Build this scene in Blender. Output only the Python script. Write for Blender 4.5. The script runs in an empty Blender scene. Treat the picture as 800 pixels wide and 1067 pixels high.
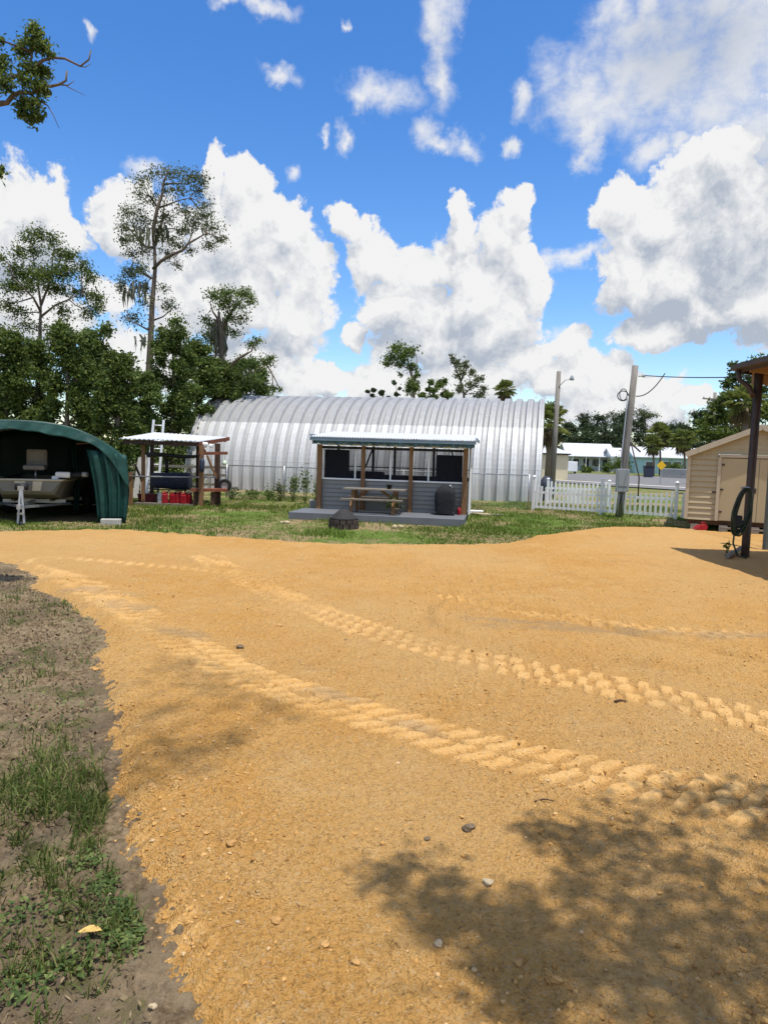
import bpy, bmesh, math, random
import numpy as np
from mathutils import Vector, Matrix
random.seed(7)
rng = np.random.default_rng(11)
R = math.radians
scene = bpy.context.scene
COL = scene.collection

# ------------------------------------------------------------------ camera
H_CAM = 2.0
F_PX = 740.0                       # focal length in pixels of the 800 x 1067 photograph
PITCH = math.atan((533.5 - 472.0) / F_PX)
ROLL = R(1.7)
fwd = Vector((0, math.cos(PITCH), -math.sin(PITCH)))
r0 = Vector((1, 0, 0))
u0 = r0.cross(fwd)
right = r0 * math.cos(ROLL) + u0 * math.sin(ROLL)
upv = u0 * math.cos(ROLL) - r0 * math.sin(ROLL)
CAMP = Vector((0, 0, H_CAM))
cam_d = bpy.data.cameras.new('camera')
cam = bpy.data.objects.new('camera', cam_d)
COL.objects.link(cam)
cam.matrix_world = Matrix(((right.x, upv.x, -fwd.x, 0), (right.y, upv.y, -fwd.y, 0),
                           (right.z, upv.z, -fwd.z, H_CAM), (0, 0, 0, 1)))
cam_d.sensor_fit = 'VERTICAL'
cam_d.sensor_height = 36.0
cam_d.lens = F_PX / 1067.0 * 36.0
cam_d.clip_start = 0.05
cam_d.clip_end = 9000
scene.camera = cam


def ray(px, py):
    return (fwd * F_PX + right * (px - 400.0) + upv * (533.5 - py)).normalized()


def G(px, py, z=0.0):              # point of the photo lying on the level z
    d = ray(px, py)
    return CAMP + d * ((z - H_CAM) / d.z)


def at(px, py, Y):                 # point of the photo at the distance Y
    d = ray(px, py)
    return CAMP + d * (Y / d.y)


# ------------------------------------------------------------------ light
SUN = Vector((0.17, -0.20, 0.965)).normalized()
sl = bpy.data.lights.new('sun', 'SUN')
sl.energy = 4.2
sl.angle = R(0.53)
sl.color = (1.0, 0.955, 0.88)
so = bpy.data.objects.new('sun', sl)
COL.objects.link(so)
so.rotation_euler = SUN.to_track_quat('Z', 'Y').to_euler()
so.location = SUN * 50

vs = scene.view_settings
vs.view_transform = 'Standard'
vs.look = 'None'
vs.gamma = 1.0
vs.exposure = 0.25
vs.use_curve_mapping = False
scene.render.engine = 'CYCLES'
scene.cycles.max_bounces = 6
scene.cycles.transparent_max_bounces = 24
scene.cycles.caustics_reflective = False
scene.cycles.caustics_refractive = False


# ------------------------------------------------------------------ node helper
class NT:
    def __init__(s, tree):
        s.t = tree
        s.t.nodes.clear()

    def n(s, typ, inp=None, **kw):
        nd = s.t.nodes.new(typ)
        for k, v in kw.items():
            setattr(nd, k, v)
        for k, v in (inp or {}).items():
            sock = nd.inputs[k]
            if isinstance(v, bpy.types.NodeSocket):
                s.t.links.new(v, sock)
            elif hasattr(v, 'outputs'):
                s.t.links.new(v.outputs[0], sock)
            else:
                sock.default_value = v
        return nd

    def math(s, op, a, b=0.0, c=0.0, clamp=False):
        nd = s.n('ShaderNodeMath', {0: a, 1: b, 2: c}, operation=op)
        nd.use_clamp = clamp
        return nd.outputs[0]

    def vmath(s, op, a, b=None, c=None):
        d = {0: a}
        if b is not None:
            d[1] = b
        if c is not None:
            d[2] = c
        return s.n('ShaderNodeVectorMath', d, operation=op)

    def rng(s, v, a, b, c=0.0, d=1.0, kind='SMOOTHSTEP'):
        return s.n('ShaderNodeMapRange', {0: v, 1: a, 2: b, 3: c, 4: d}, interpolation_type=kind).outputs[0]

    def mix(s, f, a, b, blend='MIX'):
        nd = s.n('ShaderNodeMix', data_type='RGBA', blend_type=blend)
        for i, v in ((0, f), (6, a), (7, b)):
            if isinstance(v, bpy.types.NodeSocket):
                s.t.links.new(v, nd.inputs[i])
            else:
                nd.inputs[i].default_value = v if i == 0 or len(v) == 4 else (*v, 1)
        return nd.outputs[2]

    def noise(s, vec, scale, detail=3.0, rough=0.55, dist=0.0, dim='3D'):
        d = {'Scale': scale, 'Detail': detail, 'Roughness': rough, 'Distortion': dist}
        if vec is not None:
            d['Vector'] = vec
        return s.n('ShaderNodeTexNoise', d, noise_dimensions=dim).outputs[0]


# ------------------------------------------------------------------ sky and clouds (world)
def azel(px, py):
    d = ray(px, py)
    return math.atan2(d.x, d.y), math.asin(d.z)


world = bpy.data.worlds.new('World')
scene.world = world
world.use_nodes = True

CUMULUS = [  # px, py, rx, ry in photograph pixels, measured off the picture
    (35, 212, 52, 46), (18, 250, 70, 60), (60, 235, 34, 36), (30, 320, 60, 45),
    (122, 228, 34, 36), (140, 205, 24, 24), (112, 310, 30, 30),
    (222, 178, 20, 34), (255, 195, 34, 34), (250, 250, 78, 60), (300, 245, 42, 44), (320, 285, 36, 36),
    (225, 315, 80, 62), (305, 335, 50, 55), (170, 250, 36, 50), (270, 385, 70, 42), (150, 380, 80, 40),
    (366, 240, 25, 26), (392, 268, 36, 38), (428, 282, 40, 38), (420, 320, 62, 44), (478, 224, 20, 20),
    (470, 272, 42, 40), (538, 212, 24, 26), (525, 250, 40, 44), (545, 290, 36, 40), (500, 310, 66, 60), (478, 250, 24, 28),
    (440, 355, 76, 40), (520, 352, 60, 46), (372, 350, 26, 20),
    (330, 402, 60, 24), (400, 400, 70, 30), (490, 402, 90, 34), (590, 400, 60, 38), (600, 358, 26, 24), (630, 395, 60, 34),
    (680, 402, 44, 24), (640, 425, 90, 30), (560, 378, 40, 26), (715, 415, 30, 14),
    (648, 222, 40, 38), (650, 285, 40, 42), (690, 235, 54, 54), (715, 190, 44, 42), (755, 180, 50, 50), (700, 300, 70, 50),
    (770, 240, 80, 90), (790, 320, 90, 46), (740, 330, 60, 34), (690, 340, 60, 22), (840, 250, 90, 120), (860, 330, 90, 50),
    (-40, 240, 60, 80), (-60, 320, 80, 60), (860, 150, 80, 80), (900, 420, 60, 26), (-120, 390, 120, 40), (960, 300, 90, 70),
]
VEIL = [  # thinner, softer cloud
    (600, 92, 46, 34), (640, 100, 60, 40), (700, 60, 90, 70), (770, 60, 90, 90), (735, 110, 70, 46), (660, 60, 50, 50), (790, 140, 60, 50),
    (850, 60, 100, 120), (760, 8, 90, 40),
    (458, 62, 18, 40), (464, 22, 20, 34), (455, 85, 10, 24), (398, 98, 34, 16), (380, 104, 16, 12), (440, 136, 14, 16), (458, 146, 26, 9),
    (484, 152, 18, 10), (357, 138, 10, 13), (332, 134, 7, 7), (302, 171, 10, 9), (292, 87, 18, 9),
    (275, 8, 26, 10), (240, 3, 26, 8), (541, 106, 14, 18), (616, 162, 16, 13), (534, 152, 9, 8), (600, 268, 34, 9), (575, 274, 14, 9),
    (645, 16, 22, 24), (672, 4, 18, 20), (150, 178, 26, 12), (98, 22, 6, 9), (372, 345, 12, 14), (585, 348, 16, 12), (617, 130, 9, 22),
    (366, 28, 6, 5), (680, 150, 20, 14), (704, 146, 12, 8),
]
GREY = [(785, 215, 60, 60), (770, 190, 60, 36), (745, 290, 46, 60), (690, 330, 90, 26), (780, 345, 110, 22), (720, 40, 90, 50), (460, 362, 120, 26), (40, 285, 50, 30), (255, 360, 50, 24), (610, 330, 30, 30)]


def blob_group(name, blobs, shrink=1.0):
    g = bpy.data.node_groups.new(name, 'ShaderNodeTree')
    g.interface.new_socket('Vector', in_out='INPUT', socket_type='NodeSocketVector')
    g.interface.new_socket('Value', in_out='OUTPUT', socket_type='NodeSocketFloat')
    t = NT(g)
    gi = g.nodes.new('NodeGroupInput')
    go = g.nodes.new('NodeGroupOutput')
    acc = None
    for (px, py, rx, ry) in blobs:
        a, e = azel(px, py)
        kx = F_PX / (rx * shrink)
        ky = F_PX / (ry * shrink)
        m = t.vmath('MULTIPLY_ADD', gi.outputs[0], (kx, ky, 0), (-a * kx, -e * ky, 0))
        l = t.vmath('LENGTH', m.outputs[0]).outputs['Value']
        acc = l if acc is None else t.math('SMOOTH_MIN', acc, l, 0.12)
    g.links.new(t.math('SUBTRACT', 1.0, acc), go.inputs[0])
    return g


def cloud_group():
    cum, veil = blob_group('cumulus layout', CUMULUS, 0.78), blob_group('veil layout', VEIL)
    g = bpy.data.node_groups.new('cloud density', 'ShaderNodeTree')
    g.interface.new_socket('Vector', in_out='INPUT', socket_type='NodeSocketVector')
    g.interface.new_socket('Cumulus', in_out='OUTPUT', socket_type='NodeSocketFloat')
    g.interface.new_socket('Veil', in_out='OUTPUT', socket_type='NodeSocketFloat')
    g.interface.new_socket('Puff', in_out='OUTPUT', socket_type='NodeSocketFloat')
    t = NT(g)
    gi = g.nodes.new('NodeGroupInput')
    go = g.nodes.new('NodeGroupOutput')
    v = gi.outputs[0]
    wn = t.n('ShaderNodeTexNoise', {'Vector': v, 'Scale': 11.0, 'Detail': 5.0, 'Roughness': 0.6}, noise_dimensions='2D')
    w = t.vmath('SUBTRACT', wn.outputs['Color'], (0.5, 0.5, 0.5))
    vw = t.vmath('MULTIPLY_ADD', w.outputs[0], (0.075, 0.075, 0), v).outputs[0]
    a = t.n('ShaderNodeGroup', {0: vw}, node_tree=cum).outputs[0]
    b = t.n('ShaderNodeGroup', {0: vw}, node_tree=veil).outputs[0]
    vor = t.n('ShaderNodeTexVoronoi', voronoi_dimensions='2D', feature='SMOOTH_F1', normalize=True)
    for kk, vv in (('Scale', 26.0), ('Detail', 3.0), ('Roughness', 0.55), ('Lacunarity', 2.2)):
        vor.inputs[kk].default_value = vv
    t.t.links.new(vw, vor.inputs['Vector'])
    vor.inputs['Smoothness'].default_value = 0.35
    puff = t.math('SUBTRACT', 0.42, vor.outputs['Distance'])
    fb = t.math('SUBTRACT', t.noise(v, 30.0, 7.0, 0.62, dim='2D'), 0.5)
    c = t.math('MULTIPLY_ADD', puff, 0.92, a)
    c = t.math('MULTIPLY_ADD', fb, 0.65, c)
    sv = t.vmath('MULTIPLY', v, (1.0, 1.5, 1.0)).outputs[0]
    fb2 = t.math('SUBTRACT', t.noise(sv, 17.0, 8.0, 0.66, 0.15, dim='2D'), 0.5)
    d = t.math('MULTIPLY_ADD', fb2, 1.6, b)
    g.links.new(c, go.inputs[0])
    g.links.new(d, go.inputs[1])
    g.links.new(puff, go.inputs[2])
    return g


w = NT(world.node_tree)
tc = w.n('ShaderNodeTexCoord')
dirv = tc.outputs['Generated']
sep = w.n('ShaderNodeSeparateXYZ', {0: dirv})
az = w.math('ARCTAN2', sep.outputs[0], sep.outputs[1])
el = w.math('ARCSINE', sep.outputs[2])
ae = w.n('ShaderNodeCombineXYZ', {0: az, 1: el, 2: 0.0}).outputs[0]
cg = cloud_group()
g1 = w.n('ShaderNodeGroup', {0: ae}, node_tree=cg)
ae2 = w.vmath('ADD', ae, (0.008, 0.030, 0.0)).outputs[0]
g2 = w.n('ShaderNodeGroup', {0: ae2}, node_tree=cg)
gg = w.n('ShaderNodeGroup', {0: ae}, node_tree=blob_group('grey layout', GREY)).outputs[0]
c1, v1 = g1.outputs[0], g1.outputs[1]
ac = w.rng(c1, 0.02, 0.27)
av = w.math('MULTIPLY', w.rng(v1, -0.30, 1.05), 0.90)
alpha = w.math('MAXIMUM', ac, av)
lit = w.math('SUBTRACT', c1, g2.outputs[0])
litv = w.math('SUBTRACT', v1, g2.outputs[1])
L = w.math('MULTIPLY_ADD', lit, 0.85, 0.79)
L = w.math('MULTIPLY_ADD', w.math('SUBTRACT', g1.outputs[2], g2.outputs[2]), 0.75, L)
Lv = w.math('MULTIPLY_ADD', litv, 0.15, 0.80)
Lm = w.n('ShaderNodeMix', {0: ac, 2: Lv, 3: L}, data_type='FLOAT').outputs[0]
big = w.math('SUBTRACT', w.noise(ae, 5.0, 4.0, 0.55, dim='2D'), 0.5)
Lm = w.math('MULTIPLY_ADD', big, 0.30, Lm)
gsm = w.rng(w.math('MULTIPLY_ADD', big, 0.8, gg), -0.1, 0.7)
Lm = w.math('MULTIPLY_ADD', gsm, -0.46, Lm, clamp=True)
ccol = w.mix(Lm, (0.50, 0.56, 0.66), (1.0, 1.0, 1.0))
cr = w.n('ShaderNodeBackground', {'Color': ccol, 'Strength': 0.755})
sky = w.n('ShaderNodeTexSky', sky_type='NISHITA')
sky.sun_disc = False
sky.sun_elevation = math.asin(SUN.z)
sky.sun_rotation = math.atan2(SUN.x, SUN.y)
sky.air_density = 1.0
sky.dust_density = 0.4
sky.ozone_density = 2.0
skc = w.n('ShaderNodeHueSaturation', {'Hue': 0.508, 'Saturation': 1.34, 'Value': 1.12, 'Color': sky.outputs[0]})
bg = w.n('ShaderNodeBackground', {'Color': skc.outputs[0], 'Strength': 0.15})
# unseen broken cloud added behind and above the viewpoint to whiten the fill light
dotf = w.vmath('DOT_PRODUCT', dirv, tuple(fwd)).outputs['Value']
rest = w.math('MULTIPLY', w.rng(dotf, 0.70, 0.45), w.rng(sep.outputs[2], 0.0, 0.15))
rc = w.rng(w.noise(dirv, 3.2, 6.0, 0.6), 0.44, 0.60)
alpha = w.math('MAXIMUM', alpha, w.math('MULTIPLY', rest, rc))
mx = w.n('ShaderNodeMixShader', {0: alpha, 1: bg.outputs[0], 2: cr.outputs[0]})
w.n('ShaderNodeOutputWorld', {0: mx.outputs[0]})
world.cycles.sampling_method = 'MANUAL'
world.cycles.sample_map_resolution = 256

# ------------------------------------------------------------------ materials
def newmat(name):
    m = bpy.data.materials.new(name)
    m.use_nodes = True
    return m, NT(m.node_tree)


def pm(name, col, rough=0.7, metal=0.0, var=0.18, scale=4.0, bump=0.0, bscale=40.0, dirt=None, stretch=(1, 1, 1), spec=0.3, dirt_amt=0.5):
    """A painted, wooden or plastic surface with uneven tone, stains and roughness."""
    m, t = newmat(name)
    tc = t.n('ShaderNodeTexCoord').outputs['Object']
    v = t.vmath('MULTIPLY', tc, stretch).outputs[0]
    n1 = t.noise(v, scale, 5.0, 0.6)
    f = t.rng(n1, 0.25, 0.75, 1.0 - var, 1.0 + var, 'LINEAR')
    c = t.mix(1.0, col, t.n('ShaderNodeCombineColor', {0: f, 1: f, 2: f}).outputs[0], 'MULTIPLY')
    if dirt:
        n2 = t.noise(v, scale * 0.45, 6.0, 0.65)
        c = t.mix(t.math('MULTIPLY', t.rng(n2, 0.5, 0.72), dirt_amt), c, dirt)
    p = t.n('ShaderNodeBsdfPrincipled', {'Base Color': c, 'Metallic': metal, 'Specular IOR Level': spec})
    t.t.links.new(t.rng(n1, 0.2, 0.8, rough - 0.1, min(1.0, rough + 0.12), 'LINEAR'), p.inputs['Roughness'])
    if bump:
        b = t.n('ShaderNodeBump', {'Strength': bump, 'Distance': 0.02, 'Height': t.noise(v, bscale, 4.0)})
        t.t.links.new(b.outputs[0], p.inputs['Normal'])
    t.n('ShaderNodeOutputMaterial', {0: p.outputs[0]})
    return m


def leafmat(name, c1, c2, c3, trans=0.35):
    """Leaves: every leaf its own tone between three greens, a little light coming through."""
    m, t = newmat(name)
    geo = t.n('ShaderNodeNewGeometry')
    rmp = t.n('ShaderNodeValToRGB', {0: geo.outputs['Random Per Island']})
    e = rmp.color_ramp.elements
    e[0].color = (*c1, 1)
    e[1].color = (*c3, 1)
    e.new(0.5).color = (*c2, 1)
    tc = t.n('ShaderNodeTexCoord').outputs['Object']
    f = t.rng(t.noise(tc, 0.55, 3.0), 0.3, 0.7, 0.75, 1.25, 'LINEAR')
    c = t.mix(1.0, rmp.outputs[0], t.n('ShaderNodeCombineColor', {0: f, 1: f, 2: f}).outputs[0], 'MULTIPLY')
    d = t.n('ShaderNodeBsdfPrincipled', {'Base Color': c, 'Roughness': 0.6, 'Specular IOR Level': 0.25})
    tr = t.n('ShaderNodeBsdfTranslucent', {'Color': t.mix(0.5, c, (0.10, 0.13, 0.01))})
    x = t.n('ShaderNodeMixShader', {0: trans, 1: d.outputs[0], 2: tr.outputs[0]})
    t.n('ShaderNodeOutputMaterial', {0: x.outputs[0]})
    return m


# ------------------------------------------------------------------ mesh helpers
def tag(o, label=None, cat=None, group=None, kind=None):
    if label:
        o['label'] = label
    if cat:
        o['category'] = cat
    if group:
        o['group'] = group
    if kind:
        o['kind'] = kind
    return o


def empty(name, loc, label=None, cat=None, group=None):
    o = bpy.data.objects.new(name, None)
    o.empty_display_size = 0.2
    COL.objects.link(o)
    o.location = loc
    return tag(o, label, cat, group)


def root_loc(o):
    p = Vector((0, 0, 0))
    while o is not None:
        p += o.location
        o = o.parent
    return p


def link(name, me, mat, parent=None, origin=None):
    if mat:
        me.materials.append(mat)
    o = bpy.data.objects.new(name, me)
    COL.objects.link(o)
    off = None
    if parent:
        o.parent = parent
        off = root_loc(parent)
    elif origin is not None:
        off = Vector(origin)
        o.location = off
    if off is not None:
        me.transform(Matrix.Translation(-off))
    return o


def npmesh(name, V, F, smooth=False):
    me = bpy.data.meshes.new(name)
    V = np.asarray(V, dtype=np.float32)
    F = np.asarray(F, dtype=np.int32)
    k = F.shape[1]
    me.vertices.add(len(V))
    me.vertices.foreach_set('co', V.ravel())
    me.loops.add(F.size)
    me.loops.foreach_set('vertex_index', F.ravel())
    me.polygons.add(len(F))
    me.polygons.foreach_set('loop_start', np.arange(0, F.size, k, dtype=np.int32))
    me.polygons.foreach_set('use_smooth', np.full(len(F), smooth))
    me.update(calc_edges=True)
    return me


class MB:
    """Collects shapes (optionally in a local frame xf) and links them as ONE mesh object."""
    def __init__(s, xf=None):
        s.v, s.f, s.sm = [], [], []
        s.xf = xf

    def add(s, vs, fs, smooth=False):
        b = len(s.v)
        for p in vs:
            p = Vector(p)
            s.v.append(s.xf @ p if s.xf else p)
        for f in fs:
            s.f.append([b + i for i in f])
            s.sm.append(smooth)
        return s

    def box(s, c, d, rz=0.0, bev=0.0):
        c = Vector(c)
        hx, hy, hz = d[0] / 2, d[1] / 2, d[2] / 2
        rot = Matrix.Rotation(rz, 3, 'Z')
        if bev <= 0:
            vs = [c + rot @ Vector((x * hx, y * hy, z * hz)) for z in (-1, 1) for y in (-1, 1) for x in (-1, 1)]
            return s.add(vs, [(0, 2, 3, 1), (4, 5, 7, 6), (0, 1, 5, 4), (2, 6, 7, 3), (0, 4, 6, 2), (1, 3, 7, 5)])
        bm = bmesh.new()
        bmesh.ops.create_cube(bm, size=1.0)
        bmesh.ops.scale(bm, vec=d, verts=bm.verts)
        bmesh.ops.bevel(bm, geom=bm.edges[:], offset=bev, segments=2, affect='EDGES', profile=0.5)
        vs = [c + rot @ v.co for v in bm.verts]
        bm.verts.index_update()
        fs = [[v.index for v in f.verts] for f in bm.faces]
        bm.free()
        return s.add(vs, fs)

    def bar(s, p0, p1, w, h, up=(0, 0, 1)):
        p0, p1 = Vector(p0), Vector(p1)
        d = (p1 - p0).normalized()
        up = Vector(up)
        if abs(d.dot(up)) > 0.98:
            up = Vector((0, 1, 0))
        a = d.cross(up).normalized()
        b = a.cross(d).normalized()
        vs = [p + a * (x * w / 2) + b * (z * h / 2) for p in (p0, p1) for z in (-1, 1) for x in (-1, 1)]
        return s.add(vs, [(0, 1, 3, 2), (4, 6, 7, 5), (0, 4, 5, 1), (2, 3, 7, 6), (0, 2, 6, 4), (1, 5, 7, 3)])

    def tube(s, pts, rad, n=8, cap=True, closed=False):
        pts = [Vector(p) for p in pts]
        if not hasattr(rad, '__len__'):
            rad = [rad] * len(pts)
        vs, fs = [], []
        a = None
        N = len(pts)
        for i, p in enumerate(pts):
            if closed:
                d = pts[(i + 1) % N] - pts[i - 1]
            else:
                d = pts[min(i + 1, N - 1)] - pts[max(i - 1, 0)]
            d = d.normalized() if d.length > 1e-9 else Vector((0, 0, 1))
            if a is None:
                a = d.cross(Vector((0.31, 0.87, 0.12))).normalized()
            a = (a - d * a.dot(d)).normalized()
            b = d.cross(a)
            for k in range(n):
                t = 2 * math.pi * k / n
                vs.append(p + (a * math.cos(t) + b * math.sin(t)) * rad[i])
        for i in range(N if closed else N - 1):
            j = (i + 1) % N
            for k in range(n):
                l = (k + 1) % n
                fs.append((i * n + k, i * n + l, j * n + l, j * n + k))
        s.add(vs, fs, True)
        if cap and not closed:
            b0 = len(s.v) - len(vs)
            s.f.append([b0 + k for k in range(n)][::-1])
            s.f.append([b0 + (N - 1) * n + k for k in range(n)])
            s.sm += [False, False]
        return s

    def lathe(s, c, prof, n=20, smooth=True):
        c = Vector(c)
        vs, fs = [], []
        for (r, z) in prof:
            for k in range(n):
                t = 2 * math.pi * k / n
                vs.append(c + Vector((r * math.cos(t), r * math.sin(t), z)))
        for i in range(len(prof) - 1):
            for k in range(n):
                l = (k + 1) % n
                fs.append((i * n + k, i * n + l, (i + 1) * n + l, (i + 1) * n + k))
        return s.add(vs, fs, smooth)

    def prism(s, poly, a, b):
        """poly: list of (u, w) pairs; a, b: functions that map (u, w) to the two end faces."""
        n = len(poly)
        vs = [a(*p) for p in poly] + [b(*p) for p in poly]
        fs = [tuple(range(n))[::-1], tuple(range(n, 2 * n))]
        fs += [(i, (i + 1) % n, n + (i + 1) % n, n + i) for i in range(n)]
        return s.add(vs, fs)

    def blob(s, c, d, seed=0, rough=0.2, sub=2, squash=1.0):
        bm = bmesh.new()
        bmesh.ops.create_icosphere(bm, subdivisions=sub, radius=1.0)
        rr = random.Random(seed)
        ph = [rr.uniform(0, 6.28) for _ in range(9)]
        c = Vector(c)
        vs = []
        for v in bm.verts:
            p = v.co
            k = 1 + rough * (math.sin(3 * p.x + ph[0]) * math.sin(2.7 * p.y + ph[1]) + 0.6 * math.sin(5.1 * p.z + ph[2] + 2 * p.x)
                             + 0.4 * math.sin(8 * p.x + ph[3]) * math.cos(7 * p.y + ph[4]))
            vs.append(c + Vector((p.x * d[0] * k, p.y * d[1] * k, p.z * d[2] * k)))
        bm.verts.index_update()
        fs = [[v.index for v in f.verts] for f in bm.faces]
        bm.free()
        return s.add(vs, fs, sub > 1)

    def build(s, name, mat, parent=None, origin=None):
        me = bpy.data.meshes.new(name)
        me.from_pydata([tuple(p) for p in s.v], [], s.f)
        me.polygons.foreach_set('use_smooth', s.sm)
        me.update()
        return link(name, me, mat, parent, origin)


def copy_tree(o, parent=None):
    c = o.copy()
    COL.objects.link(c)
    c.parent = parent
    for ch in list(o.children):
        copy_tree(ch, c)
    return c


# ------------------------------------------------------------------ noise in numpy
def _hash(ix, iy, seed):
    h = (ix.astype(np.int64) * 374761393 + iy.astype(np.int64) * 668265263 + seed * 1442695041) & 0xFFFFFFFF
    h = ((h ^ (h >> 13)) * 1274126177) & 0xFFFFFFFF
    h = h ^ (h >> 16)
    return (h & 0xFFFFFF).astype(np.float64) / 0xFFFFFF


def vnoise(x, y, seed=0):
    ix, iy = np.floor(x), np.floor(y)
    fx, fy = x - ix, y - iy
    fx = fx * fx * fx * (fx * (fx * 6 - 15) + 10)
    fy = fy * fy * fy * (fy * (fy * 6 - 15) + 10)
    a, b = _hash(ix, iy, seed), _hash(ix + 1, iy, seed)
    c, d = _hash(ix, iy + 1, seed), _hash(ix + 1, iy + 1, seed)
    return (a + (b - a) * fx) * (1 - fy) + (c + (d - c) * fx) * fy


def fbm(x, y, octv=4, seed=0, gain=0.5):
    s, a, tot = 0.0, 1.0, 0.0
    for i in range(octv):
        s = s + a * (vnoise(x, y, seed + i * 17) - 0.5)
        tot += a
        x, y, a = x * 2.03 + 5.1, y * 2.03 + 1.7, a * gain
    return s / tot * 2


def clods(x, y, cell, prob, rmin, rmax, seed):
    """Little lumps of earth standing out of the ground."""
    out = np.zeros_like(x)
    ix, iy = np.floor(x / cell), np.floor(y / cell)
    for dx in (-1, 0, 1):
        for dy in (-1, 0, 1):
            jx, jy = ix + dx, iy + dy
            cx = (jx + _hash(jx, jy, seed)) * cell
            cy = (jy + _hash(jx, jy, seed + 1)) * cell
            on = _hash(jx, jy, seed + 2) < prob
            r = rmin + (rmax - rmin) * _hash(jx, jy, seed + 3) ** 2
            st = 0.6 + 0.8 * _hash(jx, jy, seed + 4)
            d2 = (((x - cx) * st) ** 2 + ((y - cy) / st) ** 2) / (r * r)
            out = np.maximum(out, np.where(on, np.sqrt(np.clip(1 - d2, 0, 1)) * r * 0.8, 0))
    return out


def poly_sdf(x, y, P):
    """positive inside"""
    d = np.full(x.shape, 1e9)
    ins = np.zeros(x.shape, bool)
    n = len(P)
    for i in range(n):
        ax, ay = P[i]
        bx, by = P[(i + 1) % n]
        ex, ey = bx - ax, by - ay
        t = np.clip(((x - ax) * ex + (y - ay) * ey) / (ex * ex + ey * ey + 1e-12), 0, 1)
        d = np.minimum(d, (x - ax - t * ex) ** 2 + (y - ay - t * ey) ** 2)
        if abs(ey) > 1e-12:
            c = ((ay > y) != (by > y)) & (x < ex * (y - ay) / ey + ax)
            ins ^= c
    d = np.sqrt(d)
    return np.where(ins, d, -d)


def smooth01(a, b, v):
    t = np.clip((v - a) / (b - a), 0, 1)
    return t * t * (3 - 2 * t)


# ------------------------------------------------------------------ the ground
PADPX = [(172, 1067), (150, 985), (122, 925), (99, 880), (108, 830), (103, 790), (105, 745), (99, 705), (104, 660), (88, 646), (70, 632),
         (48, 622), (26, 611), (42, 602), (10, 588), (-50, 577), (-160, 566)]
BACKPX = [(-160, 553), (0, 556), (130, 553), (250, 562), (360, 568), (440, 570), (520, 568), (560, 560), (610, 553), (690, 551), (760, 557), (860, 560),
          (1000, 575)]
pad_poly = [(0.15, -6.0), (-0.25, 0.6)] + [tuple(G(*p).xy) for p in PADPX] + [tuple(G(*p).xy) for p in BACKPX] + [(15.0, 12.0), (15.0, -6.0)]


def ground_base(x, y):
    near = np.clip(1 - y / 60.0, 0.05, 1)
    h = 0.05 * fbm(x * 0.25, y * 0.25, 3, 3) * near
    left = smooth01(0.0, 0.4, -poly_sdf(x, y, pad_poly)) * smooth01(17, 13, y)
    h = h + left * (0.035 * fbm(x * 2.1, y * 2.1, 4, 9) + 0.018 * fbm(x * 9, y * 9, 3, 21))
    return h


def mound(x, y):
    c = G(672, 560)
    c2 = G(600, 566)
    return (0.13 * np.exp(-(((x - c.x) / 1.7) ** 2 + ((y - c.y) / 1.4) ** 2)) + 0.07 * np.exp(-(((x - c2.x) / 3.5) ** 2 + ((y - c2.y) / 2.2) ** 2)))


TRACKS = [  # photo path, half width, pitch, depth, slant
    ([(215, 585), (255, 607), (300, 630), (360, 655), (420, 675), (520, 702), (620, 722), (720, 745), (800, 764), (900, 790), (1010, 815)], 0.31, 0.19, 0.036, 0.10, 'block'),
    ([(30, 590), (80, 612), (130, 640), (190, 676), (260, 714), (330, 740), (420, 770), (520, 800), (620, 824), (720, 842), (800, 858), (900, 872)], 0.28, 0.17, 0.030, -0.36, 'double'),
    ([(470, 628), (520, 640), (600, 652), (680, 662), (760, 668), (860, 672)], 0.17, 0.20, 0.030, 0.12, 'block'),
    ([(122, 862), (150, 925), (178, 985), (212, 1050), (240, 1110)], 0.15, 0.12, 0.012, 0.35, 'ridge'),
    ([(60, 585), (140, 592), (240, 602), (290, 622), (335, 640)], 0.16, 0.20, 0.014, 0.25, 'ridge'),
]
ARCS = [[(700, 700), (600, 690), (520, 676), (462, 658), (455, 645), (470, 632), (510, 622), (570, 617), (680, 617)],
        [(780, 690), (640, 660), (560, 640), (500, 633)]]


def dense(path, step=0.05):
    P = [G(*p).xy for p in path]
    # Catmull-Rom
    out = []
    for i in range(len(P) - 1):
        p0, p1, p2, p3 = P[max(i - 1, 0)], P[i], P[i + 1], P[min(i + 2, len(P) - 1)]
        n = max(2, int((p2 - p1).length / step))
        for k in range(n):
            t = k / n
            out.append(0.5 * ((2 * p1) + (p2 - p0) * t + (2 * p0 - 5 * p1 + 4 * p2 - p3) * t * t + (3 * p1 - p0 - 3 * p2 + p3) * t ** 3))
    out.append(P[-1])
    return np.array([tuple(p) for p in out])


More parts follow.
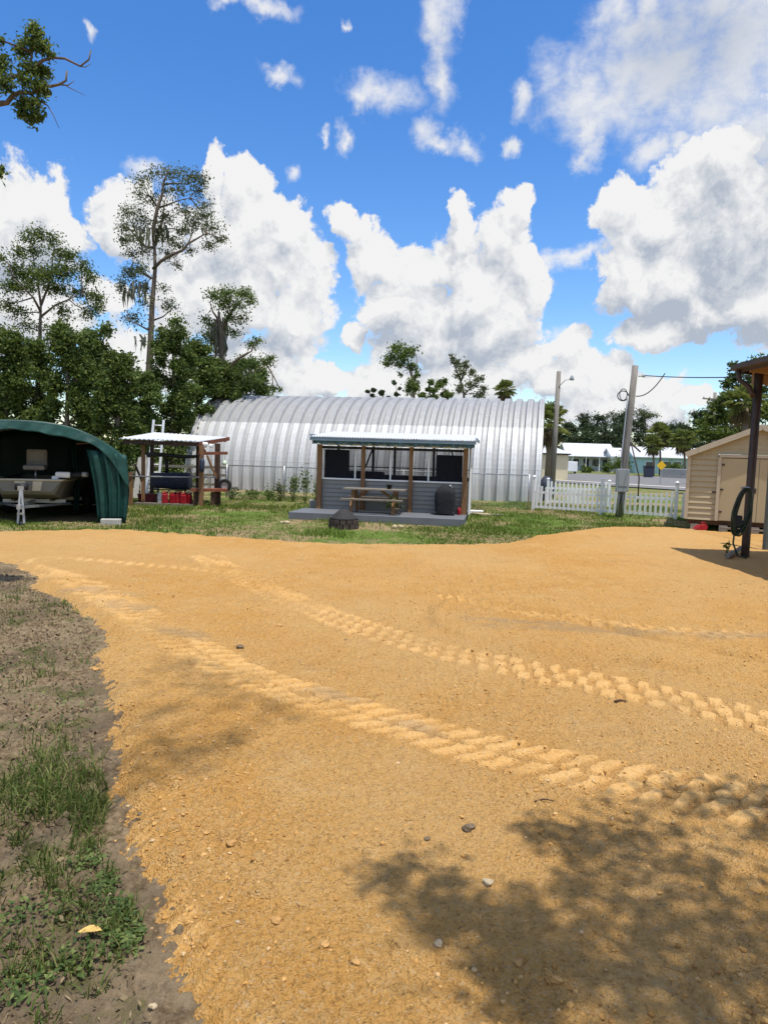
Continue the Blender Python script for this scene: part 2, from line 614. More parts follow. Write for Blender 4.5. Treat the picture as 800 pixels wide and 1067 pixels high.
def track_coords(x, y, D, hw):
    s = np.full(x.shape, np.nan)
    v = np.full(x.shape, 99.0)
    m = np.where((x > D[:, 0].min() - hw) & (x < D[:, 0].max() + hw) & (y > D[:, 1].min() - hw) & (y < D[:, 1].max() + hw))[0]
    arc = np.concatenate([[0], np.cumsum(np.hypot(*np.diff(D, axis=0).T))])
    tang = np.gradient(D, axis=0)
    tang /= np.hypot(tang[:, 0], tang[:, 1])[:, None]
    for ch in np.array_split(m, max(1, len(m) // 20000)):
        dx = x[ch][:, None] - D[None, :, 0]
        dy = y[ch][:, None] - D[None, :, 1]
        k = np.argmin(dx * dx + dy * dy, axis=1)
        i = np.arange(len(ch))
        ddx, ddy = dx[i, k], dy[i, k]
        al = ddx * tang[k, 0] + ddy * tang[k, 1]
        s[ch] = arc[k] + al
        lat = ddx * -tang[k, 1] + ddy * tang[k, 0]
        endpen = np.maximum(0, np.abs(al) - 0.2)
        v[ch] = (np.abs(lat) + endpen * 9) * np.where(lat < 0, -1, 1)
    return s, v


# sheet of the natural ground
def axis(segs):
    out = [segs[0][0]]
    for (a, b, st) in segs:
        n = max(1, int(round((b - a) / st)))
        out += [a + (b - a) * (k + 1) / n for k in range(n)]
    return np.array(out)


def grow(a, b, st, f):
    out = [a]
    sgn = 1 if b > a else -1
    while abs(out[-1] - a) < abs(b - a):
        out.append(out[-1] + sgn * st)
        st *= f
    return out


xs = np.concatenate([np.array(grow(-8, -4000, 0.06, 1.12))[::-1], axis([(-8, -4, 0.02), (-4, -0.2, 0.0095)])[1:], np.array(grow(-0.2, 4000, 0.03, 1.06))[1:]])
ys = np.concatenate([np.array(grow(1.6, -60, 0.05, 1.2))[::-1], axis([(1.6, 4.0, 0.0095), (4.0, 8, 0.02), (8, 18, 0.05)])[1:], np.array(grow(18, 6000, 0.08, 1.06))[1:]])
X, Y = np.meshgrid(xs, ys)
Z = ground_base(X.ravel(), Y.ravel())
xr, yr = X.ravel(), Y.ravel()
nearleft = (yr < 18) & (yr > -2) & (xr < 1)
cl = np.zeros_like(xr)
cl[nearleft] = clods(xr[nearleft], yr[nearleft], 0.11, 0.55, 0.012, 0.04, 5) + clods(xr[nearleft], yr[nearleft], 0.05, 0.6, 0.006, 0.016, 15)
rg = np.zeros_like(xr)
rg[nearleft] = 0.02 * fbm(xr[nearleft] * 22, yr[nearleft] * 22, 3, 25) + 0.010 * fbm(xr[nearleft] * 60, yr[nearleft] * 60, 2, 26)
Z = Z + cl * 0.9 + rg


def grid_faces(nx, ny):
    i = np.arange(nx * ny).reshape(ny, nx)
    return np.stack([i[:-1, :-1].ravel(), i[:-1, 1:].ravel(), i[1:, 1:].ravel(), i[1:, :-1].ravel()], axis=1)


m_soil, t = newmat('grass and grey soil')
geo = t.n('ShaderNodeNewGeometry')
pos = geo.outputs['Position']
fine = t.noise(pos, 22.0, 6.0, 0.65)
mid = t.noise(pos, 2.6, 6.0, 0.62)
bigp = t.noise(pos, 0.33, 5.0, 0.6)
soil = t.mix(t.rng(fine, 0.3, 0.7), (0.11, 0.074, 0.040), (0.32, 0.235, 0.14))
soil = t.mix(t.rng(mid, 0.42, 0.68), soil, (0.38, 0.29, 0.18))
thatch = t.mix(t.rng(fine, 0.3, 0.7), (0.05, 0.062, 0.020), (0.17, 0.145, 0.06))
gr = t.mix(t.rng(t.noise(pos, 9.0, 5.0, 0.7), 0.35, 0.65), (0.070, 0.125, 0.018), (0.16, 0.21, 0.045))
lawn = t.mix(t.rng(t.math('MULTIPLY_ADD', mid, 0.4, bigp), 0.60, 0.80), gr, (0.30, 0.22, 0.12))
sepp = t.n('ShaderNodeSeparateXYZ', {0: pos})
yy = t.math('ADD', sepp.outputs[1], t.math('MULTIPLY', t.math('SUBTRACT', mid, 0.5), 4.0))
soil = t.mix(t.math('MULTIPLY', t.rng(t.noise(pos, 1.3, 5.0, 0.6), 0.46, 0.62), 0.55), soil, (0.085, 0.062, 0.042))
fore = t.mix(t.rng(t.math('MULTIPLY_ADD', fine, 0.25, mid), 0.66, 0.8), soil, thatch)
far = t.mix(t.rng(sepp.outputs[1], 34.0, 60.0), lawn, (0.15, 0.16, 0.06))
base = t.mix(t.rng(yy, 12.3, 14.0), fore, far)
bmp = t.n('ShaderNodeBump', {'Strength': 0.9, 'Distance': 0.03, 'Height': t.noise(pos, 60.0, 5.0, 0.7)})
p = t.n('ShaderNodeBsdfPrincipled', {'Base Color': base, 'Roughness': 0.95, 'Specular IOR Level': 0.1, 'Normal': bmp.outputs[0]})
t.n('ShaderNodeOutputMaterial', {0: p.outputs[0]})
g_me = npmesh('ground', np.stack([xr, yr, Z], 1), grid_faces(len(xs), len(ys)), True)
ground = link('ground', g_me, m_soil)
tag(ground, kind='structure')

# the pad of orange fill dirt
rows = [1.5]
while rows[-1] < 25:
    d = rows[-1]
    rows.append(d + max(0.006, d * d / 1480.0 * 1.5))
ys2 = np.concatenate([np.array(grow(1.5, -7, 0.02, 1.25))[::-1], np.array(rows)[1:]])
xs2 = np.concatenate([np.array(grow(-1.7, -13, 0.010, 1.012))[::-1], axis([(-1.7, 3.2, 0.0075)])[1:], np.array(grow(3.2, 16, 0.008, 1.012))[1:]])
X, Y = np.meshgrid(xs2, ys2)
px_, py_ = X.ravel(), Y.ravel()
sd = poly_sdf(px_, py_, pad_poly)
edge = sd + 0.10 * fbm(px_ * 3.0, py_ * 3.0, 4, 31) + 0.03 * fbm(px_ * 17, py_ * 17, 3, 37)
thick = 0.085 * smooth01(-0.01, 0.30, edge) + 0.02 * smooth01(0.0, 0.05, edge) - 0.03
trk = np.zeros_like(px_)
gap_shade = np.zeros_like(px_)  # shade of lug gaps and arc ruts, later painted into the colour
dz = np.zeros_like(px_)
wob = fbm(px_ * 6, py_ * 6, 2, 71)
wob2 = fbm(px_ * 2.2, py_ * 2.2, 3, 72)
wob3 = fbm(px_ * 19, py_ * 19, 3, 73)
wob4 = fbm(px_ * 0.9, py_ * 0.9, 3, 74)
for (path, hw, pitch, dep, sl, style) in TRACKS:
    s, v = track_coords(px_, py_, dense(path), hw * 2.0)
    ok = np.isfinite(s) & (np.abs(v) < hw * 1.9)
    ss, vv = s[ok] + wob[ok] * 0.035, v[ok] / hw + wob2[ok] * 0.16
    nrow = {'block': 3, 'double': 2, 'ridge': 1}[style]
    rowf = (vv + 1) / 2 * nrow
    row = np.floor(rowf)
    inrow = np.abs(rowf - row - 0.5) * 2
    ph = ss / pitch + row * (0.41 if nrow == 3 else 0.47) + sl * 3 * vv * hw / 0.3
    w_ = np.sin(2 * np.pi * ph) + 0.35 * np.sin(4 * np.pi * ph + 1.1)
    lug = smooth01(-0.35, 0.15, w_ + 0.8 * wob[ok] + 0.45 * wob3[ok])
    if style == 'block':
        lug = lug * smooth01(1.0, 0.72, inrow + 0.4 * wob[ok])
    if style == 'double':
        lug = lug * np.maximum(smooth01(1.05, 0.80, inrow + 0.4 * wob[ok]), smooth01(6.5, 4.5, ss))
    patch = smooth01(-0.55, 0.15, wob4[ok])
    if style != 'ridge':
        patch = np.maximum(patch, smooth01(6.0, 8.0, ss))
    ef = smooth01(1.15, 0.72, np.abs(vv)) * np.clip(0.95 + 0.6 * wob2[ok], 0.3, 1) * (0.40 + 0.60 * patch)
    h = dep * ((lug - 0.4) * ef) + 0.010 * np.exp(-((np.abs(vv) - 1.15) / 0.18) ** 2) * (0.5 + wob2[ok])
    dz[ok] += h
    trk[ok] = np.maximum(trk[ok], ef * (0.30 + 0.70 * lug))
    gap_shade[ok] = np.maximum(gap_shade[ok], ef * (1 - lug))
for path in ARCS:
    s, v = track_coords(px_, py_, dense(path), 0.4)
    ok = np.isfinite(s) & (np.abs(v) < 0.4)
    gap_shade[ok] = np.maximum(gap_shade[ok], 1.6 * np.exp(-((v[ok] - 0.10) / 0.07) ** 2) * np.clip(0.6 + wob4[ok] + 0.6 * wob3[ok], 0, 1))
    dz[ok] += (0.045 * np.exp(-((v[ok]) / 0.06) ** 2) - 0.035 * np.exp(-((v[ok] - 0.13) / 0.09) ** 2)) * (0.7 + 0.6 * wob[ok])
calm = 1 - np.clip(trk, 0, 1)
nearm = py_ < 12
cl = np.zeros_like(px_)
cl[nearm] = (clods(px_[nearm], py_[nearm], 0.13, 0.5, 0.008, 0.044, 101) + clods(px_[nearm], py_[nearm], 0.055, 0.62, 0.005, 0.017, 111)
             + 1.1 * clods(px_[nearm], py_[nearm], 0.030, 0.65, 0.004, 0.011, 121))
clump = np.clip(0.75 + 1.1 * fbm(px_ * 0.9, py_ * 0.9, 3, 77), 0.1, 1.2)
rough = (0.012 * fbm(px_ * 2.2, py_ * 2.2, 4, 41) + 0.010 * fbm(px_ * 14, py_ * 14, 3, 43) + 0.009 * fbm(px_ * 45, py_ * 45, 2, 47))
und = 0.03 * fbm(px_ * 0.5, py_ * 0.5, 3, 53)
hz = thick + und + mound(px_, py_) * smooth01(-0.1, 0.8, edge) + dz * smooth01(0.0, 0.22, edge) + (0.5 + 0.5 * calm) * rough + cl * clump * (0.2 + 0.8 * calm)
F = grid_faces(len(xs2), len(ys2))
keep = edge > -0.06
fk = keep[F].any(axis=1)
F = F[fk]
used = np.zeros(len(px_), bool)
used[F.ravel()] = True
remap = np.cumsum(used) - 1
F = remap[F]
ux, uy = px_[used], py_[used]
zz = ground_base(ux, uy) * 0.4 + hz[used]
d_me = npmesh('dirt_pad', np.stack([ux, uy, zz], 1), F, True)
at_ = d_me.attributes.new('pressed', 'FLOAT', 'POINT')
at_.data.foreach_set('value', trk[used].astype(np.float32))
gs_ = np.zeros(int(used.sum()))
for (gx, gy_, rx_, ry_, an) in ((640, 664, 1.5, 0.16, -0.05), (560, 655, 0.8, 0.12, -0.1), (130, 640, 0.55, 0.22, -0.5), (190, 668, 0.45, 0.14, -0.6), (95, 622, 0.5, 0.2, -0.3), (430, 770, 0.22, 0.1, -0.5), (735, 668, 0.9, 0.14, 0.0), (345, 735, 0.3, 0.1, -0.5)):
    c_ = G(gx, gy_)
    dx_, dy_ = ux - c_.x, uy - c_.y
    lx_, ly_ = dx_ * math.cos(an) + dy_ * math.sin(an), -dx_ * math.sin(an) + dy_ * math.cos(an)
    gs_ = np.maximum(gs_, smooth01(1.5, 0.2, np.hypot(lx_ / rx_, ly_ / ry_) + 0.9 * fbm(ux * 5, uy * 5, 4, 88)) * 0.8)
at4 = d_me.attributes.new('tread', 'FLOAT', 'POINT')  # carries the painted shade of track gaps and arcs
at4.data.foreach_set('value', gap_shade[used].astype(np.float32))
at3 = d_me.attributes.new('greypatch', 'FLOAT', 'POINT')
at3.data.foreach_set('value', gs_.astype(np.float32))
at2 = d_me.attributes.new('clod', 'FLOAT', 'POINT')
at2.data.foreach_set('value', np.clip(cl[used] * 60, 0, 1).astype(np.float32))

m_dirt, t = newmat('orange fill dirt')
pos = t.n('ShaderNodeNewGeometry').outputs['Position']
pr = t.n('ShaderNodeAttribute', attribute_name='pressed').outputs['Fac']
ck = t.n('ShaderNodeAttribute', attribute_name='clod').outputs['Fac']
big = t.noise(pos, 0.45, 5.0, 0.6)
mid = t.noise(pos, 3.2, 6.0, 0.65)
fine = t.noise(pos, 38.0, 6.0, 0.7)
grit = t.n('ShaderNodeTexVoronoi', {'Vector': pos, 'Scale': 95.0}, feature='F1')
c = t.mix(t.rng(big, 0.3, 0.7), (0.66, 0.335, 0.080), (0.73, 0.415, 0.130))
c = t.mix(t.math('MULTIPLY', t.rng(mid, 0.4, 0.75), 0.5), c, (0.74, 0.48, 0.20))
c = t.mix(t.math('MULTIPLY', t.rng(t.noise(pos, 1.1, 6.0, 0.7), 0.56, 0.74), 0.62), c, (0.47, 0.265, 0.09))
c = t.mix(t.math('MULTIPLY', t.rng(fine, 0.5, 0.78), 0.6), c, (0.80, 0.56, 0.28))
c = t.mix(t.math('MULTIPLY', t.rng(fine, 0.52, 0.30), 0.8), c, (0.36, 0.18, 0.05))  # dark flecks of soil tone, strengthened to paint tiny grain shadows
spk = t.n('ShaderNodeSeparateColor', {0: grit.outputs['Color']})
c = t.mix(t.math('MULTIPLY', t.rng(spk.outputs[0], 0.90, 0.97), 0.35), c, (0.70, 0.55, 0.36))
c = t.mix(t.math('MULTIPLY', t.rng(spk.outputs[1], 0.965, 0.99), 0.5), c, (0.16, 0.09, 0.04))
c = t.mix(t.math('MULTIPLY', ck, 0.25), c, (0.62, 0.42, 0.20))
c = t.mix(t.math('MULTIPLY', pr, 0.22), c, (0.74, 0.48, 0.20))
c = t.mix(t.math('MULTIPLY', t.n('ShaderNodeAttribute', attribute_name='tread').outputs['Fac'], 0.30), c, (0.50, 0.265, 0.075))  # shade between lugs and along the arcs, painted as darker dirt
gy = t.n('ShaderNodeAttribute', attribute_name='greypatch').outputs['Fac']
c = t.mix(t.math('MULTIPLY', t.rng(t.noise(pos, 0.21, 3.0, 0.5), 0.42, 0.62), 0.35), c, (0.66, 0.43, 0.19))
c = t.mix(t.math('MULTIPLY', gy, 0.55), c, (0.33, 0.255, 0.165))  # soft-edged patches mixed towards grey brown
crumb = t.n('ShaderNodeTexVoronoi', {'Vector': t.vmath('ADD', pos, t.vmath('MULTIPLY', t.n('ShaderNodeTexNoise', {'Vector': pos, 'Scale': 30.0}).outputs['Color'], (0.03, 0.03, 0.03)).outputs[0]).outputs[0], 'Scale': 34.0}, feature='F1')
cmask = t.rng(t.n('ShaderNodeSeparateColor', {0: crumb.outputs['Color']}).outputs[0], 0.45, 0.75)
lump = t.math('MULTIPLY', t.rng(crumb.outputs['Distance'], 0.45, 0.0), cmask)
hgt = t.math('ADD', t.math('MULTIPLY', t.noise(pos, 70.0, 6.0, 0.75), 0.9), t.math('MULTIPLY', grit.outputs['Distance'], 0.6))
hgt = t.math('MULTIPLY_ADD', lump, 0.55, hgt)
c = t.mix(t.math('MULTIPLY', lump, 0.25), c, (0.80, 0.52, 0.22))
st = t.rng(pr, 0.2, 0.9, 1.0, 0.7, 'LINEAR')
bmp = t.n('ShaderNodeBump', {'Strength': st, 'Distance': 0.03, 'Height': hgt})
p = t.n('ShaderNodeBsdfPrincipled', {'Base Color': c, 'Roughness': 0.95, 'Specular IOR Level': 0.12, 'Normal': bmp.outputs[0]})
t.n('ShaderNodeOutputMaterial', {0: p.outputs[0]})
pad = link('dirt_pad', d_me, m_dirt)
tag(pad, kind='structure')


def padz(x, y):
    a = np.array([float(x)]), np.array([float(y)])
    s = poly_sdf(*a, pad_poly)
    g = ground_base(*a)
    t_ = 0.085 * smooth01(-0.01, 0.30, s) - 0.01 + 0.03 * fbm(a[0] * 0.5, a[1] * 0.5, 3, 53) + mound(*a) * smooth01(-0.1, 0.8, s)
    return float(np.where(s > 0, g * 0.4 + t_, g)[0])


# road far right, with its pale verge and kerb-side walk
m_road = pm('asphalt', (0.17, 0.165, 0.16), 0.9, var=0.2, scale=0.6, bump=0.3)
a0, a1, b1, b0 = G(520, 499.5), G(760, 515), G(760, 500.2), G(520, 490.5)
rd = MB()
rd.add([(a0.x, a0.y, 0.075), (a1.x, a1.y, 0.075), (b1.x, b1.y, 0.075), (b0.x, b0.y, 0.075)], [(0, 1, 2, 3)])
e = (a1 - a0).normalized() * 60
ef = (b1 - b0).normalized() * 60
rd.add([(a1.x, a1.y, 0.075), (a1.x + e.x, a1.y + e.y, 0.075), (b1.x + ef.x, b1.y + ef.y, 0.075), (b1.x, b1.y, 0.075)], [(0, 1, 2, 3)])
tag(rd.build('road', m_road), kind='structure')
m_conc = pm('pale concrete', (0.46, 0.43, 0.38), 0.9, var=0.12, scale=2.0, dirt=(0.2, 0.17, 0.12))
pv = MB()
q0, q1 = G(540, 498.6), G(790, 513.5)
n_ = Vector((-(q1 - q0).y, (q1 - q0).x, 0)).normalized()
pts = [q0, q1, q1 + n_ * 0.0 + Vector((0, -2.2, 0)), q0 + Vector((0, -2.6, 0))]
pv.add([(p.x, p.y, 0.10) for p in (pts[3], pts[2], pts[1], pts[0])] + [(p.x, p.y, -0.1) for p in (pts[3], pts[2], pts[1], pts[0])],
       [(0, 1, 2, 3), (4, 5, 1, 0), (5, 6, 2, 1), (6, 7, 3, 2), (7, 4, 0, 3)])
tag(pv.build('pavement', m_conc), kind='structure')

# ------------------------------------------------------------------ materials of the built things
M = {}
M['galv_dull'] = None
M['wood'] = pm('weathered timber', (0.24, 0.13, 0.06), 0.8, var=0.35, scale=6, stretch=(6, 6, 0.8), bump=0.2, dirt=(0.10, 0.06, 0.035))
M['redwood'] = pm('red brown timber', (0.20, 0.065, 0.035), 0.8, var=0.35, scale=6, bump=0.2, dirt=(0.07, 0.04, 0.03))
M['darkwood'] = pm('dark stained timber', (0.075, 0.042, 0.028), 0.8, var=0.4, scale=6, bump=0.2)
M['greywood'] = pm('grey weathered wood', (0.20, 0.175, 0.14), 0.9, var=0.3, scale=5, stretch=(3, 3, 0.6), bump=0.4, bscale=25, dirt=(0.12, 0.10, 0.08))
M['polewood'] = pm('old pole wood', (0.235, 0.215, 0.19), 0.92, var=0.3, scale=5, stretch=(7, 7, 0.5), bump=0.6, bscale=14, dirt=(0.11, 0.085, 0.06))
M['white'] = pm('white vinyl', (0.86, 0.86, 0.84), 0.5, var=0.05, scale=2, dirt=(0.55, 0.54, 0.48), dirt_amt=0.35)
M['deck'] = pm('grey painted deck boards', (0.145, 0.152, 0.165), 0.6, var=0.16, scale=3, stretch=(0.6, 4, 1), dirt=(0.13, 0.13, 0.13))
M['siding'] = pm('grey vinyl siding', (0.26, 0.25, 0.225), 0.55, var=0.07, scale=1.5, dirt=(0.19, 0.185, 0.17))
M['beige'] = pm('beige vinyl siding', (0.44, 0.375, 0.235), 0.55, var=0.06, scale=1.2, dirt=(0.33, 0.27, 0.18), dirt_amt=0.4)
M['beigedoor'] = pm('beige painted door', (0.43, 0.36, 0.225), 0.5, var=0.06, scale=1.0, dirt=(0.34, 0.27, 0.17), dirt_amt=0.4)
M['beigetrim'] = pm('pale beige trim', (0.48, 0.42, 0.31), 0.5, var=0.06, scale=2)
M['black'] = pm('black plastic', (0.018, 0.018, 0.020), 0.55, var=0.3, scale=5)
M['blackcloth'] = pm('black vinyl cover', (0.016, 0.016, 0.019), 0.85, var=0.3, scale=4, bump=0.5, bscale=9)
M['darksteel'] = pm('brown painted steel', (0.062, 0.044, 0.036), 0.55, metal=0.1, var=0.3, scale=5, dirt=(0.16, 0.07, 0.03))
M['steel'] = pm('grey steel', (0.42, 0.43, 0.44), 0.4, metal=0.7, var=0.15, scale=5)
M['boxgrey'] = pm('grey painted box', (0.34, 0.36, 0.37), 0.45, metal=0.2, var=0.1, scale=3)
M['whiteroof'] = pm('pale metal roofing', (0.62, 0.63, 0.64), 0.45, metal=0.15, var=0.08, scale=1.2, dirt=(0.5, 0.47, 0.42))
M['bluefascia'] = pm('blue grey painted metal', (0.20, 0.27, 0.33), 0.5, metal=0.1, var=0.12, scale=2)
M['tealcloth'] = pm('blue green scalloped cloth', (0.075, 0.135, 0.145), 0.8, var=0.4, scale=5)
M['dark'] = pm('dark screen cloth', (0.022, 0.026, 0.032), 0.8, var=0.3, scale=3)
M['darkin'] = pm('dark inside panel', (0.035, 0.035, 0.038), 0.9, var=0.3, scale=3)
M['tarp'] = pm('green tarpaulin', (0.010, 0.052, 0.044), 0.5, var=0.35, scale=2.5, bump=0.8, bscale=5, dirt=(0.022, 0.105, 0.088), dirt_amt=0.5)
M['hull'] = pm('khaki painted hull', (0.20, 0.195, 0.165), 0.5, var=0.12, scale=3, dirt=(0.15, 0.13, 0.10))
M['cream'] = pm('cream paint', (0.55, 0.49, 0.36), 0.5, var=0.06, scale=2, dirt=(0.35, 0.30, 0.2), dirt_amt=0.3)
M['seat'] = pm('tan and grey seat vinyl', (0.23, 0.21, 0.18), 0.6, var=0.15, scale=5)
M['red'] = pm('red plastic', (0.30, 0.010, 0.018), 0.45, var=0.15, scale=6)
M['maroon'] = pm('maroon plastic', (0.12, 0.018, 0.022), 0.6, var=0.2, scale=6)
M['bluedark'] = pm('dark blue cover', (0.030, 0.037, 0.060), 0.6, var=0.5, scale=7, bump=0.5, bscale=12)
M['rubber'] = pm('black rubber', (0.02, 0.02, 0.02), 0.8, var=0.3, scale=9)
M['hose'] = pm('dark green hose', (0.022, 0.035, 0.022), 0.5, var=0.3, scale=9)
M['soffit'] = pm('orange brown plywood soffit', (0.36, 0.215, 0.11), 0.75, var=0.2, scale=3, stretch=(0.5, 4, 1))
M['stone'] = pm('pale stone', (0.46, 0.37, 0.23), 0.9, var=0.2, scale=20, bump=0.5, bscale=60)
M['clodmat'] = pm('orange clod', (0.50, 0.285, 0.10), 0.95, var=0.3, scale=30, bump=0.7, bscale=90)
M['greystone'] = pm('grey brown lump', (0.17, 0.125, 0.08), 0.95, var=0.4, scale=30, bump=0.7, bscale=70)
M['block'] = pm('concrete block', (0.40, 0.385, 0.35), 0.9, var=0.15, scale=6, bump=0.4, dirt=(0.2, 0.18, 0.14))
M['firebrick'] = pm('sooty ring blocks', (0.075, 0.055, 0.045), 0.95, var=0.5, scale=9, bump=0.8, bscale=30)
M['mesh'] = pm('dark sooty steel mesh', (0.045, 0.042, 0.040), 0.7, metal=0.3, var=0.4, scale=20, bump=0.8, bscale=90)
M['paleblue'] = pm('pale blue painted wall', (0.36, 0.55, 0.58), 0.7, var=0.07, scale=0.7)
M['palegrey'] = pm('pale grey painted wall', (0.52, 0.56, 0.60), 0.7, var=0.07, scale=0.7)
M['winglass'] = pm('dark window glass', (0.035, 0.045, 0.055), 0.15, var=0.3, scale=1.0, spec=0.6)
M['yellow'] = pm('yellow sign paint', (0.80, 0.47, 0.02), 0.45, var=0.05, scale=5)
M['postgreen'] = pm('grey green post', (0.10, 0.12, 0.11), 0.7)
M['wire'] = pm('black cable', (0.02, 0.02, 0.02), 0.6)
M['alum'] = pm('pale aluminium', (0.72, 0.72, 0.70), 0.4, metal=0.4, var=0.06)
M['buoy'] = pm('pale green float', (0.62, 0.72, 0.55), 0.5, var=0.05)

m, t = newmat('insect screen')
d = t.n('ShaderNodeBsdfDiffuse', {'Color': (0.03, 0.03, 0.035, 1)})
tr = t.n('ShaderNodeBsdfTransparent', {'Color': (1, 1, 1, 1)})
t.n('ShaderNodeOutputMaterial', {0: t.n('ShaderNodeMixShader', {0: 0.42, 1: tr.outputs[0], 2: d.outputs[0]}).outputs[0]})
M['screen'] = m

# ribbed hangar steel: the upper sheets are darker grey, the lower sheets paler
m, t = newmat('ribbed galvanised steel')
tc = t.n('ShaderNodeTexCoord').outputs['Object']
sp = t.n('ShaderNodeSeparateXYZ', {0: tc})
n1 = t.noise(t.vmath('MULTIPLY', tc, (2.0, 2.0, 0.35)).outputs[0], 2.2, 5.0, 0.65)
n2 = t.noise(tc, 9.0, 4.0, 0.6)
ln = t.noise(t.vmath('MULTIPLY', tc, (0.9, 0.9, 0.0)).outputs[0], 1.2, 1.0)
up = t.rng(sp.outputs[2], 3.33, 3.36)
sz = t.math('ADD', sp.outputs[2], 0.0)
lap = t.math('MAXIMUM', t.rng(t.math('ABSOLUTE', t.math('SUBTRACT', sz, 3.33)), 0.022, 0.010), t.rng(t.math('ABSOLUTE', t.math('SUBTRACT', sz, 1.42)), 0.018, 0.008))
lo = t.mix(t.rng(n1, 0.3, 0.7), (0.62, 0.615, 0.60), (0.72, 0.715, 0.70))
hi = t.mix(t.rng(n1, 0.3, 0.7), (0.32, 0.325, 0.325), (0.39, 0.39, 0.385))
c = t.mix(up, lo, hi)
c = t.mix(t.math('MULTIPLY', t.rng(n2, 0.55, 0.8), 0.25), c, (0.42, 0.39, 0.34))
c = t.mix(t.math('MULTIPLY', lap, 0.4), c, (0.22, 0.21, 0.20))
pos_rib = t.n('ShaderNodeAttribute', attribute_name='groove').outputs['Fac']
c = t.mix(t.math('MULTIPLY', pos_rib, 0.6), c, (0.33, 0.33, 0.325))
stk = t.noise(t.vmath('MULTIPLY', tc, (5.0, 5.0, 0.25)).outputs[0], 3.0, 4.0, 0.6)
c = t.mix(t.math('MULTIPLY', t.rng(stk, 0.55, 0.78), 0.35), c, (0.36, 0.34, 0.31))
p = t.n('ShaderNodeBsdfPrincipled', {'Base Color': c, 'Roughness': 0.55, 'Metallic': 0.25, 'Specular IOR Level': 0.3})
t.n('ShaderNodeOutputMaterial', {0: p.outputs[0]})
M['quonset'] = m


def frame(o, rz):
    return Matrix.Translation(Vector(o)) @ Matrix.Rotation(rz, 4, 'Z')


# ------------------------------------------------------------------ the ribbed arched building
TH = R(12.6)
B = G(562, 524)
LQ, RQ, ST = 17.2, 4.45, 0.45
xfq = Matrix.Translation((B.x, B.y, 0)) @ Matrix(((-math.cos(TH), math.sin(TH), 0, 0), (math.sin(TH), math.cos(TH), 0, 0), (0, 0, 1, 0), (0, 0, 0, 1)))
hut = empty('arched_metal_building', xfq @ Vector((LQ / 2, RQ, 0)), 'long arched building of ribbed silver steel behind the screened porch', 'building')
ribs = 31
pitch = LQ / ribs
prof = [(0.0, 0.0, 0), (0.20, 0.0, 0), (0.205, 0.014, .7), (0.225, 0.014, .7), (0.23, 0.0, 0), (0.42, 0.0, 0), (0.50, 0.07, .6), (0.56, 0.13, 1), (0.86, 0.13, 1), (0.93, 0.06, .5)]
us = [(k * pitch + a * pitch, dpt, gr) for k in range(ribs) for (a, dpt, gr) in prof] + [(LQ, 0.0, 0)]
arc = [(0.0, 0.0, -1, 0)]
NA = 56
pts2 = [(0.0, -0.05, (-1, 0))]
for k in range(NA + 1):
    a = math.pi * k / NA
    pts2.append((RQ - RQ * math.cos(a), ST + RQ * math.sin(a), (-math.cos(a), math.sin(a))))
pts2.append((2 * RQ, -0.05, (1, 0)))
V, GRV = [], []
for (u, dpt, gr) in us:
    for (y, z, nrm) in pts2:
        p = xfq @ Vector((u, y - nrm[0] * dpt, z - nrm[1] * dpt))
        V.append(tuple(p))
        GRV.append(gr)
shell_me = npmesh('arch_shell', V, grid_faces(len(pts2), len(us)), False)
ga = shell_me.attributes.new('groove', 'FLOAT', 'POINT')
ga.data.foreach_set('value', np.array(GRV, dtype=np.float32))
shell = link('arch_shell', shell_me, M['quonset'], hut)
for u in (0.16, LQ - 0.16):
    e = MB(xfq)
    poly = [(y - nrm[0] * 0.1, z - nrm[1] * 0.1) for (y, z, nrm) in pts2]
    e.prism(poly, lambda a, b, u=u: (u - 0.03, a, b), lambda a, b, u=u: (u + 0.03, a, b))
    e.build('end_wall', M['whiteroof'], hut)
    dr = MB(xfq)
    sgn = -1 if u < 1 else 1
    dr.box((u + sgn * 0.07, RQ, 1.5), (0.05, 3.0, 3.0))
    dr.build('sliding_door', M['boxgrey'], hut)

# ------------------------------------------------------------------ screened porch with its deck
CR = R(-9)
wl = Vector((2.53 - 0.988 * 4.7, 21.6 + 0.156 * 4.7, 0))
xc = frame(wl, CR)
porch = empty('screened_porch', xc @ Vector((2.35, 0, 0)), 'small screened porch with grey siding, brown posts and a grey deck', 'porch')
DZ = 0.20
dk = MB(xc)
nb = 14
for k in range(nb):
    y0 = -1.78 + k * (1.80 / nb)
    dk.box((2.15, y0 + 0.062, DZ - 0.02), (5.1, 0.122, 0.04))
dk.build('deck_boards', M['deck'], porch)
sk = MB(xc)
sk.box((2.15, -1.77, 0.075), (5.08, 0.035, 0.165)).box((-0.37, -0.87, 0.075), (0.035, 1.76, 0.165)).box((4.67, -0.87, 0.075), (0.035, 1.76, 0.165))
sk.build('deck_skirt', M['deck'], porch)
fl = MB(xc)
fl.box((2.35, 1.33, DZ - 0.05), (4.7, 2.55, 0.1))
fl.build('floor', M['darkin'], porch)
for x in (0.07, 1.46, 2.95, 4.60):
    wdt = 0.15 if x in (0.07, 4.60) else 0.115
    pb = MB(xc)
    pb.box((x, -0.06, (DZ + 2.22) / 2), (wdt, 0.12, 2.22 - DZ))
    pb.build('post', M['wood'], porch)


